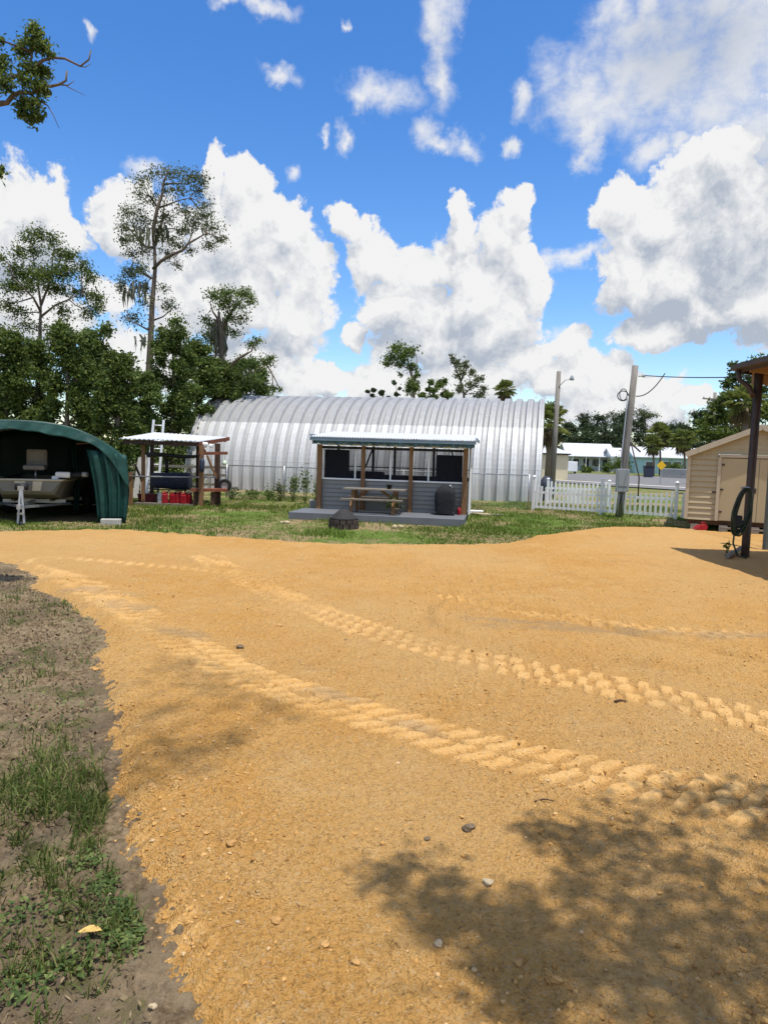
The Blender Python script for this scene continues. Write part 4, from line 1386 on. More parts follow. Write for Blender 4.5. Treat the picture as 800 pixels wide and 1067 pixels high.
mb = MB()
vs = [(x, y, rz_at(x) + o) for o in (0.10, 0.13) for (x, y) in ((RX0 - 0.05, RY0), (RX1, RY0), (RX1, RY1 + 0.04), (RX0 - 0.05, RY1 + 0.04))]
mb.add(vs, [(0, 3, 2, 1), (4, 5, 6, 7), (0, 1, 5, 4), (1, 2, 6, 5), (2, 3, 7, 6), (3, 0, 4, 7)])
mb.build('roof', M['darksteel'], cp)
mb = MB()
vs = [(x, y, rz_at(x) + o) for o in (0.075, 0.092) for (x, y) in ((RX0 + 0.05, RY0), (RX1, RY0), (RX1, RY1 - 0.02), (RX0 + 0.05, RY1 - 0.02))]
mb.add(vs, [(0, 3, 2, 1), (4, 5, 6, 7), (0, 1, 5, 4), (1, 2, 6, 5), (2, 3, 7, 6), (3, 0, 4, 7)])
mb.build('soffit', M['soffit'], cp)
MB().bar((RX0 - 0.02, RY1 + 0.02, rz_at(RX0) + 0.03), (RX1, RY1 + 0.02, rz_at(RX1) + 0.03), 0.035, 0.15).build('fascia', M['darksteel'], cp)
MB().box((RX0, (RY0 + RY1) / 2, RZ + 0.03), (0.035, RY1 - RY0, 0.15)).build('fascia', M['darksteel'], cp)
MB().box(((RX0 + RX1) / 2 + 0.1, RY1 - 0.12, RZ - 0.16), (RX1 - RX0 - 0.3, 0.09, 0.26)).build('header_beam', M['soffit'], cp)
gt_ = MB()
gt_.prism([(0, 0), (-0.12, 0.03), (-0.12, 0.11), (-0.10, 0.11), (-0.10, 0.04), (0, 0.02)], lambda a, b: (RX0 - 0.02 + a, RY0, RZ - 0.02 + b), lambda a, b: (RX0 - 0.02 + a, RY1 + 0.05, RZ - 0.02 + b))
gt_.build('gutter', M['darksteel'], cp)
for k in range(5):
    y = RY0 + 0.6 + (RY1 - 1.0 - RY0) * k / 4
    MB().bar((RX0 + 0.05, y, rz_at(RX0 + 0.05)), (RX1, y, rz_at(RX1)), 0.05, 0.14).build('rafter', M['soffit'], cp)
gz = padz(pbase.x, pbase.y)
ptop_ = at(783.5, 392, pbase.y)
MB().tube([(pbase.x, pbase.y, gz - 0.1), (pbase.x, pbase.y, gz + 0.5), (pbase.x + 0.02, pbase.y, rz_at(pbase.x) + 0.05)], 0.08, 4).build('post', M['darksteel'], cp)
MB().tube([(RX0 - 0.05, RY1 - 0.12, RZ - 0.02), (RX0 - 0.03, RY1 - 0.13, RZ - 0.20), (RX0 + 0.14, RY1 - 0.2, RZ - 0.34), (pbase.x - 0.14, pbase.y - 0.14, RZ - 0.55)], 0.05, 8).build('downspout', M['darksteel'], cp)
p2 = G(800.5, 575, 0.05)
MB().box((p2.x + 0.05, p2.y + 0.2, (rz_at(p2.x)) / 2 + 0.02), (0.13, 0.13, rz_at(p2.x) - 0.02)).build('post', M['postgreen'], cp)
for (x, y) in ((12.8, 14.4), (7.45, 6.6), (12.8, 6.6)):
    MB().box((x, y, rz_at(x) / 2), (0.15, 0.15, rz_at(x))).build('post', M['darksteel'], cp)

# garden hose coiled over a hook on the post
hp = Vector((pbase.x - 0.10, pbase.y - 0.20, gz + 1.36))
hs = empty('garden_hose', hp, 'dark green garden hose coiled and hung on the carport post', 'hose')
mb = MB()
rr = random.Random(5)
for k in range(9):
    wd, ht = 0.15 + rr.uniform(-0.03, 0.03), 0.42 + rr.uniform(-0.05, 0.07)
    ox, oy = -0.16 + rr.uniform(-0.035, 0.035), -0.03 - 0.012 * k
    mb.tube([hp + Vector((ox + wd * math.cos(a) * (1.0 if math.sin(a) < 0.2 else 0.9) - 0.07 * math.sin(a) * -1, oy + 0.01 * math.sin(3 * a), -ht + ht * math.sin(a) + 0.06)) for a in [2 * math.pi * j / 22 for j in range(22)]],
            0.019, 6, closed=True)
mb.tube([hp + Vector((-0.28, -0.08, -0.7)), hp + Vector((-0.30, -0.08, -1.05)), hp + Vector((-0.20, -0.1, -1.3)), hp + Vector((-0.02, -0.12, -1.34))], 0.018, 6)
mb.build('coil', M['hose'], hs)
MB().box(hp + Vector((-0.25, -0.07, -0.60)), (0.17, 0.13, 0.22), bev=0.02).build('reel_clip', M['black'], hs)
MB().tube([hp + Vector((0.02, 0.06, 0.06)), hp + Vector((-0.12, -0.06, 0.08)), hp + Vector((-0.26, -0.14, 0.06))], 0.022, 6).build('hook', M['steel'], hs)
l0, l1 = G(757, 582, 0.1), G(776, 576.5, 0.1)
lg = MB()
mid_ = (l0 + l1) / 2
zl = padz(mid_.x, mid_.y) + 0.05
lg.tube([(l0.x, l0.y, zl), (l1.x - 0.1, l1.y, zl + 0.07)], 0.045, 8).tube([(l0.x + 0.05, l0.y + 0.15, zl), (l1.x - 0.1, l1.y + 0.1, zl + 0.03)], 0.035, 8)
tag(lg.build('pipe_offcut', M['greywood'], None, (l0.x, l0.y, zl)), 'grey pipe offcuts lying at the foot of the carport post', 'pipe')

# ------------------------------------------------------------------ green tarpaulin boat shelter
t0 = G(128.5, 545.5)
xt = frame((t0.x, t0.y, 0), R(22))
tent = empty('boat_shelter', xt @ Vector((-2.3, 0, 0)), 'dark green tarpaulin shelter over the boat at the left edge', 'shelter')
TW, TD = 4.7, 6.0


def roofz(x):
    u = (x + TW / 2) / (TW / 2)
    return 1.72 + 0.80 * (1 - abs(u) ** 2.6)


mb = MB(xt)
nx, ny = 56, 30
vs = []
for j in range(ny + 1):
    y = -0.10 + (TD + 0.1) * j / ny
    for i in range(nx + 1):
        s = i / nx
        x = -TW - 0.10 + (TW + 0.20) * s
        z = roofz(min(0, max(-TW, x)))
        sag = 0.05 * math.sin(j / ny * math.pi * 3) ** 2 + 0.014 * math.sin(5 * x + 2.3 * y) + 0.009 * math.sin(13 * x - 7 * y) + 0.013 * math.sin(2.1 * x + 4 * y)
        vs.append((x, y, z - sag))
top_n = len(vs)
vs += [(a, b, c - 0.012) for (a, b, c) in vs]
fs = []
W_ = nx + 1
for j in range(ny):
    for i in range(nx):
        a = j * W_ + i
        fs.append((a, a + 1, a + W_ + 1, a + W_))
        b = a + top_n
        fs.append((b, b + W_, b + W_ + 1, b + 1))
for i in range(nx):
    fs.append((i, top_n + i, top_n + i + 1, i + 1))
mb.add(vs, fs, True)
mb.build('roof_tarp', M['tarp'], tent)


def sheet(name, fun, nu, nv, mat, par, xf, th=0.01, nrm=(0, 1, 0)):
    mb = MB(xf)
    vs = [Vector(fun(i / nu, j / nv)) for j in range(nv + 1) for i in range(nu + 1)]
    k = len(vs)
    vs += [v + Vector(nrm) * th for v in vs]
    fs = []
    w_ = nu + 1
    for j in range(nv):
        for i in range(nu):
            a = j * w_ + i
            fs += [(a, a + 1, a + w_ + 1, a + w_), (k + a, k + a + w_, k + a + w_ + 1, k + a + 1)]
    for i in range(nu):
        fs += [(i, k + i, k + i + 1, i + 1), (nv * w_ + i, nv * w_ + i + 1, k + nv * w_ + i + 1, k + nv * w_ + i)]
    mb.add(vs, fs, True)
    return mb.build(name, mat, par)


def val(u, v):
    x = -TW - 0.08 + (TW + 0.16) * u
    drop = 0.27 + 0.035 * math.sin(3.1 * x) + 0.012 * math.sin(11 * x + 1) + (0.55 * max(0, (u - 0.86) / 0.14) ** 1.6)
    return (x + 0.10 * v * max(0, (u - 0.9) * 10) * 0.6, -0.10 - 0.02 * v * math.sin(6 * x) - 0.07 * v - 0.012 * math.sin(19 * x + 4 * v) * v, roofz(min(0, max(-TW, x))) - drop * v + 0.012)


sheet('front_valance', val, 90, 8, M['tarp'], tent, xt)
sheet('right_wall', lambda u, v: (0.04 + 0.10 * math.sin(math.pi * v) * (1 - 0.5 * u) + 0.025 * math.sin(9 * u * TD) * (1 - v), -0.08 + u * TD, 0.02 + v * 1.74), 60, 12, M['tarp'], tent, xt, 0.01, (-1, 0, 0))
sheet('left_wall', lambda u, v: (-TW - 0.03 - 0.06 * math.sin(math.pi * v), u * TD, 0.02 + v * 1.72), 30, 8, M['tarp'], tent, xt, 0.01, (1, 0, 0))
sheet('back_wall', lambda u, v: (-TW + TW * u, TD - 0.05 + 0.05 * math.sin(17 * u), 0.02 + v * (roofz(-TW + TW * u) - 0.1)), 40, 8, M['tarp'], tent, xt, 0.01, (0, -1, 0))
# curtain hanging at the front right, partly drawn
sheet('front_curtain', lambda u, v: (-0.92 * (1 - u) * (0.72 + 0.3 * v) + 0.06 + 0.06 * math.sin(v * 2.8), -0.09 + 0.045 * math.sin(24 * u) + 0.02 * math.sin(41 * u), 0.03 + v * (1.72 + 0.12 * (1 - u))), 50, 10, M['tarp'], tent, xt)
sheet('inner_curtain', lambda u, v: (-1.25 + 0.16 * u + 0.04 * math.sin(5 * v), 1.9 + 0.10 * math.sin(15 * u), 0.10 + v * 2.0), 20, 10, M['tarp'], tent, xt)
for x in (-0.03, -TW + 0.03):
    for y in (0.0, 2.0, 4.0, 5.9):
        MB(xt).tube([(x - 0.03 if x > -1 else x + 0.03, y + 0.03, 0.0), (x - 0.03 if x > -1 else x + 0.03, y + 0.03, 1.66)], 0.022, 8).build('frame_leg', M['steel'], tent)
for y in (0.03, 2.03, 4.03, 5.85):
    MB(xt).tube([(x, y, roofz(x) - 0.085) for x in np.linspace(-TW + 0.05, -0.05, 15)], 0.022, 8).build('frame_bow', M['steel'], tent)
mb = MB(xt)
mb.bar((-1.1, 0.1, 2.0), (-0.35, 0.1, 2.06), 0.03, 0.03)
mb.build('tie_bar', M['darkwood'], tent)
slab('concrete_block', 116, 547, (0.48, 0.22, 0.16), 'concrete block lying at the front right corner of the green shelter', 'block', M['block'], 0.25)

# jon boat on its trailer
xb = frame(xt @ Vector((-2.22, 0.45, 0)), R(16))
boat = empty('jon_boat', xb @ Vector((0, 2.0, 0.6)), 'flat bowed khaki jon boat on a trailer under the shelter', 'boat')
st_ = [  # y, half top, half bottom, z top, z bottom
    (0.0, 0.78, 0.55, 1.06, 0.78), (0.08, 0.80, 0.60, 1.06, 0.70), (0.5, 0.86, 0.68, 1.05, 0.58), (1.2, 0.92, 0.74, 1.04, 0.55), (4.2, 0.95, 0.78, 1.03, 0.55)]
vs, fs = [], []
for (y, a, b, zt_, zb_) in st_:
    vs += [(-a, y, zt_), (-b, y, zb_), (b, y, zb_), (a, y, zt_)]
for i in range(len(st_) - 1):
    for k in range(3):
        fs.append((4 * i + k, 4 * i + k + 4, 4 * i + k + 5, 4 * i + k + 1))
fs += [(0, 1, 2, 3), (16, 19, 18, 17), (0, 3, 7, 4), (4, 7, 11, 8)]
MB(xb).add(vs, fs).build('hull', M['hull'], boat)
gw = MB(xb)
gw.tube([(-x, y, z + 0.01) for (y, x, _, z, _2) in reversed(st_)] + [(x, y, z + 0.01) for (y, x, _, z, _2) in st_], 0.028, 6)
gw.build('gunwale', M['cream'], boat)
for (a, b) in ((-0.30, -0.05), (0.12, 0.34)):
    pn = MB(xb)
    pn.add([(a, -0.004, 1.035), (b, -0.004, 1.035), (b * 0.85, -0.004, 0.80), (a * 0.85, -0.004, 0.80), (a, -0.012, 1.035), (b, -0.012, 1.035), (b * 0.85, -0.012, 0.80), (a * 0.85, -0.012, 0.80)],
           [(4, 7, 6, 5), (0, 1, 2, 3), (0, 4, 5, 1), (2, 6, 7, 3), (0, 3, 7, 4), (1, 5, 6, 2)])
    pn.build('bow_panel', M['cream'], boat)
se = MB(xb)
se.tube([(0.05, 0.75, 1.05), (0.05, 0.75, 1.30)], 0.03, 8)
se.build('seat_post', M['steel'], boat)
MB(xb).box((0.05, 0.72, 1.36), (0.52, 0.48, 0.13), bev=0.05).build('seat_cushion', M['seat'], boat)
sb = MB(xb)
sb.box((0.05, 0.97, 1.60), (0.50, 0.12, 0.46), bev=0.05)
sb.build('seat_back', M['seat'], boat)
MB(xb).box((0.05, 0.903, 1.64), (0.38, 0.02, 0.27), bev=0.008).build('seat_pad', M['hull'], boat)
tm = MB(xb)
tm.box((0.78, 0.25, 1.20), (0.36, 0.16, 0.15), bev=0.04).box((0.60, 0.25, 1.12), (0.16, 0.14, 0.10), bev=0.02)
tro = tm.build('trolling_motor', M['white'], boat)
MB(xb).tube([(0.96, 0.25, 1.18), (1.16, 0.24, 1.21), (1.34, 0.23, 1.22)], [0.07, 0.085, 0.05], 10).build('motor_head', M['black'], tro)
MB(xb).lathe((1.30, 0.23, 1.16), [(0, 0), (0.08, 0), (0.10, 0.05), (0.08, 0.12), (0, 0.13)], 10).build('propeller_hub', M['boxgrey'], tro)

tr_ = empty('boat_trailer', xb @ Vector((0, 2.0, 0)), 'boat trailer with silver winch stand under the khaki boat', 'trailer')
MB(xb).bar((-0.02, -0.95, 0.46), (-0.02, 3.9, 0.46), 0.09, 0.10).build('tongue', M['steel'], tr_)
MB(xb).bar((-0.9, 2.8, 0.42), (0.9, 2.8, 0.42), 0.08, 0.09).build('axle', M['steel'], tr_)
MB(xb).bar((-0.75, 0.9, 0.48), (0.75, 0.9, 0.48), 0.08, 0.09).bar((-0.85, 0.95, 0.42), (0.0, -0.6, 0.44), 0.05, 0.06).bar((0.85, 0.95, 0.42), (0.04, -0.6, 0.44), 0.05, 0.06).build('cross_frame', M['steel'], tr_)
for sgn in (-1, 1):
    MB(xb).bar((sgn * 0.45, 0.6, 0.525), (sgn * 0.45, 3.8, 0.525), 0.10, 0.05).build('bunk', M['darkwood'], tr_)
    wh = MB(xb)
    cx = sgn * 1.05
    for k in range(1):
        prof_ = [(0.16, -0.09), (0.29, -0.09), (0.32, -0.06), (0.32, 0.06), (0.29, 0.09), (0.16, 0.09)]
        n = 24
        vs = [(cx + z, 2.8 + r * math.cos(2 * math.pi * k / n), 0.33 + r * math.sin(2 * math.pi * k / n)) for (r, z) in prof_ for k in range(n)]
        fs = [(i * n + k, i * n + (k + 1) % n, ((i + 1) % 6) * n + (k + 1) % n, ((i + 1) % 6) * n + k) for i in range(6) for k in range(n)]
        wh.add(vs, fs, True)
    w_o = wh.build('wheel', M['rubber'], tr_)
    rm = MB(xb)
    n = 20
    rm.add([(cx + z, 2.8 + 0.165 * math.cos(2 * math.pi * k / n), 0.33 + 0.165 * math.sin(2 * math.pi * k / n)) for z in (-0.05, 0.05) for k in range(n)],
           [tuple(range(n)), tuple(range(2 * n - 1, n - 1, -1))] + [(k, n + k, n + (k + 1) % n, (k + 1) % n) for k in range(n)])
    rm.build('rim', M['steel'], w_o)
MB(xb).tube([(-0.02, -0.66, 0.50), (-0.02, -0.55, 0.92)], 0.045, 6).bar((-0.02, -0.70, 0.90), (-0.02, -0.06, 0.94), 0.14, 0.10).build('winch_stand', M['steel'], tr_)
MB(xb).tube([(-0.16, -0.60, 0.93), (0.12, -0.60, 0.93)], 0.085, 12).build('winch_drum', M['black'], tr_)
mb = MB(xb)
mb.bar((-0.07, -0.80, 0.06), (-0.02, -0.72, 0.86), 0.045, 0.06).bar((0.07, -0.80, 0.06), (0.01, -0.72, 0.86), 0.045, 0.06).bar((-0.08, -0.82, 0.30), (0.08, -0.82, 0.30), 0.05, 0.05)
mb.build('tongue_jack', M['steel'], tr_)
MB(xb).tube([(0.0, -0.80, -0.02), (0.0, -0.80, 0.10)], 0.05, 10).build('jack_foot', M['black'], tr_)

# ------------------------------------------------------------------ lean-to with the red fuel cans
lt = empty('lean_to', (-7.3, 25.0, 0), 'open lean-to of brown posts under a pale corrugated metal roof', 'lean-to')
FL, FR_, BR, BL = at(124, 456.5, 23.7), at(206, 459.5, 23.6), at(236, 455.5, 26.0), at(160, 450.5, 26.6)
mb = MB()
n = 34
vs = []
for k in range(n + 1):
    f = k / n
    a, b = FL.lerp(FR_, f), BL.lerp(BR, f)
    dzz = 0.014 * (1 if k % 2 else -1)
    vs += [a + Vector((0, 0, dzz)), b + Vector((0, 0, dzz)), a + Vector((0, 0, dzz - 0.02)), b + Vector((0, 0, dzz - 0.02))]
mb.add(vs, [(4 * i, 4 * i + 4, 4 * i + 5, 4 * i + 1) for i in range(n)] + [(4 * i + 2, 4 * i + 3, 4 * i + 7, 4 * i + 6) for i in range(n)] + [(4 * i, 4 * i + 2, 4 * i + 6, 4 * i + 4) for i in range(n)]
       + [(4 * i + 1, 4 * i + 5, 4 * i + 7, 4 * i + 3) for i in range(n)] + [(0, 1, 3, 2), (4 * n, 4 * n + 2, 4 * n + 3, 4 * n + 1)])
mb.build('metal_roof', M['whiteroof'], lt)
dn = Vector((0, 0, -0.11))
MB().bar(FL + dn + Vector((0.1, 0.1, 0)), FR_ + dn + Vector((0, 0.1, 0)), 0.05, 0.13).build('front_beam', M['darkwood'], lt)
MB().bar(FR_ + dn + Vector((-0.02, 0.12, -0.005)), BR + (BR - FR_).normalized() * 0.25 + dn + Vector((0, 0, 0.04)), 0.06, 0.13).build('side_beam', M['redwood'], lt)
MB().bar(BL + dn, BR + dn, 0.05, 0.13).build('rear_beam', M['darkwood'], lt)
for (px, pyb, Y, w_, mt_, ztop) in ((149.5, 525, 24.0, 0.10, 'wood', 2.13), (158.5, 520, 25.6, 0.11, 'darkwood', 2.22), (210, 528, 23.75, 0.13, 'wood', 2.08), (226.5, 529, 24.6, 0.16, 'darkwood', 2.16), (206, 520, 26.0, 0.1, 'darkwood', 2.2)):
    p = at(px, 500, Y)
    MB().box((p.x, Y, ztop / 2), (w_, w_, ztop)).build('post', M[mt_], lt)
p = at(136.5, 515, 23.7)
MB().box((p.x, 23.7, 0.54), (0.11, 0.11, 1.1)).build('short_post', M['wood'], lt)
a, b = at(135, 496.3, 23.62), at(225, 497.5, 24.4)
MB().tube([a, b], 0.025, 8).build('rail_pipe', M['steel'], lt)
a, b = at(207, 472.5, 23.66), at(237, 472.2, 24.46)
MB().bar(a, b, 0.06, 0.10).build('cross_beam', M['redwood'], lt)
a, b = at(154, 474.0, 24.5), at(208, 475.5, 24.0)
MB().tube([a, a.lerp(b, 0.3) + Vector((0, 0, 0.02)), a.lerp(b, 0.7) + Vector((0, 0, -0.03)), b], [0.09, 0.07, 0.06, 0.05], 8).build('rolled_awning', M['black'], lt)
a, b = at(216, 475, 24.2), at(226, 499, 24.5)
MB().bar(a, b, 0.05, 0.06).build('diagonal_brace', M['wood'], lt)
a, b = at(209, 462, 23.7), at(216, 474, 24.3)
MB().bar(a, b, 0.05, 0.05).build('diagonal_brace', M['redwood'], lt)
for k in range(4):
    MB().box((-7.35, 23.9 + 0.22 * k, 0.05 - 0.002 * k), (2.1, 0.2, 0.08)).build('floor_board', M['greywood'], lt)

# work bench at the right end
wb = empty('work_bench', (-5.9, 24.1, 0), 'reddish wooden work bench at the right end of the lean-to', 'bench')
a, b = at(199, 510.5, 23.95), at(237, 510.5, 24.25)
MB().bar(a, b, 0.50, 0.09).build('bench_top', M['redwood'], wb)
for (px, Y) in ((204, 23.85), (222, 24.0), (228, 24.3)):
    q = at(px, 515, Y)
    MB().box((q.x, Y, (a.z - 0.05) / 2), (0.12, 0.12, a.z - 0.05)).build('leg', M['darkwood'], wb)
# tyre leaning on the bench
q = at(234.5, 505.8, 24.35)
ty = empty('small_tyre', q, 'small black tyre standing on the right end of the work bench', 'tyre')
n, prof_ = 22, [(0.13, -0.06), (0.20, -0.065), (0.225, -0.04), (0.225, 0.04), (0.20, 0.065), (0.13, 0.06)]
mb = MB()
vs = [q + Vector((r * math.cos(2 * math.pi * k / n), z, r * math.sin(2 * math.pi * k / n))) for (r, z) in prof_ for k in range(n)]
mb.add(vs, [(i * n + k, i * n + (k + 1) % n, ((i + 1) % 6) * n + (k + 1) % n, ((i + 1) % 6) * n + k) for i in range(6) for k in range(n)], True)
mb.build('tread', M['rubber'], ty)
mb = MB()
mb.add([q + Vector((0.132 * math.cos(2 * math.pi * k / n), z, 0.132 * math.sin(2 * math.pi * k / n))) for z in (-0.03, 0.03) for k in range(n)],
       [tuple(range(n))[::-1], tuple(range(n, 2 * n))] + [(k, (k + 1) % n, n + (k + 1) % n, n + k) for k in range(n)])
mb.build('rim', M['block'], ty)
# float, hanging bottle of tubing
q = at(234, 482.5, 24.42)
hk = at(235, 472.2, 24.44)
fb_ = empty('hanging_float', q, 'pale green float ball hanging right of the lean-to posts', 'float')
MB().blob(q, (0.085, 0.085, 0.095), 3, 0.04, 3).build('ball', M['buoy'], fb_)
MB().tube([q + Vector((0, 0, 0.09)), hk], 0.006, 5).build('cord', M['wire'], fb_)
q = at(210.5, 484.5, 23.58)
hv = empty('hanging_vest', q, 'dark blue roll hanging on the front post of the lean-to', 'roll')
MB().tube([q + Vector((0, 0, -0.23)), q + Vector((0, 0, -0.15)), q + Vector((0.01, 0, 0.1)), q + Vector((0, 0, 0.22))], [0.07, 0.085, 0.09, 0.06], 12).build('body', M['bluedark'], hv)
MB().tube([q + Vector((0, 0, 0.2)), q + Vector((0.02, 0, 0.32))], 0.012, 5).build('cord', M['wire'], hv)
for k, (px, py, s, lab) in enumerate(((213, 463, 0.11, 'white rag tucked under the roof beam of the lean-to'), (219.5, 464.5, 0.07, 'small white tag hanging beside the white rag on the lean-to'))):
    q = at(px, py, 24.05)
    tag(MB().blob(q, (s, 0.04, s * 0.9), 11 + k, 0.35).build('white_rag', M['white'], None, q), lab, 'rag')
# covered smoker
sm = empty('covered_smoker', (-7.35, 25.05, 0), 'long dark blue covered smoker standing under the lean-to', 'smoker')
a, b = at(160, 500.5, 25.05), at(199, 501.5, 25.05)
zc = (a.z + b.z) / 2
L_ = b.x - a.x
mb = MB()
N = 20
secs = [(0.0, 0.80), (0.02, 0.97), (0.5, 1.0), (0.98, 0.97), (1.0, 0.80)]
vs = []
for (f, s) in secs:
    for k in range(N):
        t_ = 2 * math.pi * k / N
        c_, s__ = math.cos(t_), math.sin(t_)
        vs.append((a.x + f * L_, 25.05 + math.copysign(abs(c_) ** .6, c_) * 0.33 * s, zc + math.copysign(abs(s__) ** .6, s__) * 0.29 * s + 0.02 * math.sin(9 * f + k)))
mb.add(vs, [(i * N + k, (i + 1) * N + k, (i + 1) * N + (k + 1) % N, i * N + (k + 1) % N) for i in range(4) for k in range(N)] + [tuple(range(N)), tuple(range(5 * N - 1, 4 * N - 1, -1))], True)
mb.build('cover', M['bluedark'], sm)
for px in (165, 193):
    for dy in (-0.22, 0.22):
        q = at(px, 515, 25.05 + dy)
        MB().box((q.x, 25.05 + dy, (zc - 0.26) / 2), (0.05, 0.05, zc - 0.26)).build('leg', M['black'], sm)
MB().tube([(a.x + 0.03, 24.68, zc - 0.30), (b.x - 0.03, 24.68, zc - 0.30)], 0.022, 6).build('shelf_bar', M['black'], sm)
q = at(174, 490, 25.2)
MB().tube([(q.x, 25.2, zc + 0.25), (q.x, 25.2, zc + 0.75)], 0.06, 10).build('chimney', M['black'], sm)


# fuel cans
def can(px, py, Y, h, lab, mat, rz):
    q = at(px, py, Y)
    q.z = 0.075
    root = empty('fuel_can', q, lab, 'fuel can', 'fuel cans on the lean-to floor')
    xf = frame(q, rz)
    MB(xf).box((0, 0, h * 0.40), (0.205, 0.16, h * 0.8), bev=0.035).prism([(-0.095, h * 0.79), (0.095, h * 0.79), (0.05, h * 0.9), (-0.07, h * 0.9)], lambda a, b: (a, -0.06, b), lambda a, b: (a, 0.06, b)).build('body', mat, root)
    MB(xf).tube([(-0.11, 0, h * 0.82), (-0.09, 0, h * 0.99), (0.04, 0, h * 0.99), (0.05, 0, h * 0.88)], 0.017, 6).build('handle', mat, root)
    MB(xf).tube([(0.07, 0, h * 0.86), (0.10, 0, h * 0.98), (0.16, 0, h * 1.08)], [0.028, 0.02, 0.014], 8).build('spout', M['black'] if mat is M['red'] else M['red'], root)


for (px, Y, h, lab, mt_, rz) in ((168.0, 24.15, 0.34, 'white jug with a red spout at the left of the red fuel cans', 'white', 0.1),
                                 (172.0, 23.95, 0.42, 'red fuel can leftmost of the row under the smoker', 'red', 0.3), (180.0, 24.0, 0.40, 'red fuel can second from the left under the smoker', 'red', -0.2),
                                 (186.0, 24.08, 0.43, 'red fuel can in the middle of the right hand group', 'red', 0.5), (191.5, 23.95, 0.40, 'red fuel can second from the right under the smoker', 'red', 0.0),
                                 (197.0, 24.05, 0.38, 'red fuel can rightmost of the row beside the bench', 'red', -0.4)):
    can(px, 520, Y, h, lab, M[mt_], rz)
q = at(154, 518, 24.4)
q.z = 0.075
mbin = empty('storage_tub', q, 'maroon plastic tub under the left end of the lean-to', 'tub')
MB().prism([(-0.24, 0), (0.24, 0), (0.28, 0.26), (-0.28, 0.26)], lambda a, b: q + Vector((a, -0.2, b)), lambda a, b: q + Vector((a, 0.2, b))).build('tub', M['maroon'], mbin)
MB().box(q + Vector((0, 0, 0.275)), (0.60, 0.44, 0.025), bev=0.008).build('lid', M['maroon'], mbin)
for k, (px0, py0, px1, py1, Y, lab) in enumerate(((141, 512, 147, 477, 26.9, 'pale board leaning behind the lean-to, leftmost of three'), (150, 512, 148, 476, 27.0, 'pale board leaning behind the lean-to, middle of three'),
                                                 (155.5, 512, 153, 474, 27.05, 'pale board leaning behind the lean-to, rightmost of three'))):
    a, b = at(px0, py0, Y), at(px1, py1, Y + 0.4)
    a.z = 0.02
    tag(MB().bar(a, b, 0.2, 0.035, up=(0, -1, 0.1)).build('board', M['block'], None, a), lab, 'board')
q = at(143, 500, 24.2)
tag(MB().bar(at(141, 484, 24.15), at(150, 506, 24.1), 0.07, 0.05).build('log_prop', M['darkwood'], None, at(150, 506, 24.1)), 'dark leaning prop beside the left post of the lean-to', 'prop')

# ladder
ld = empty('ladder', at(166, 500, 27.4) * 1.0, 'pale aluminium ladder standing up behind the lean-to roof', 'ladder')
la0, la1 = at(160.5, 437.5, 27.6), at(170.8, 437.8, 27.6)
lb0, lb1 = Vector((la0.x - 0.03, 26.8, 0.02)), Vector((la1.x + 0.03, 26.8, 0.02))
for a, b in ((lb0, la0), (lb1, la1)):
    MB().bar(a, b, 0.075, 0.07).build('side_rail', M['alum'], ld)
for k in range(10):
    f = 0.93 - k * 0.1
    MB().tube([lb0.lerp(la0, f), lb1.lerp(la1, f)], 0.024, 6).build('rung', M['alum'], ld)

# pale rail fence behind the lean-to
rfn = empty('rail_fence', (-9.0, 30.0, 0), 'pale wooden rail fence behind the lean-to', 'fence')
for k in range(4):
    MB().box((-11.5 + 1.6 * k, 30.2, 0.62), (0.12, 0.12, 1.24)).build('post', M['greywood'], rfn)
for z in (0.45, 0.85, 1.18):
    MB().box((-9.1, 30.12, z), (5.0, 0.035, 0.11)).build('rail', M['greywood'], rfn)

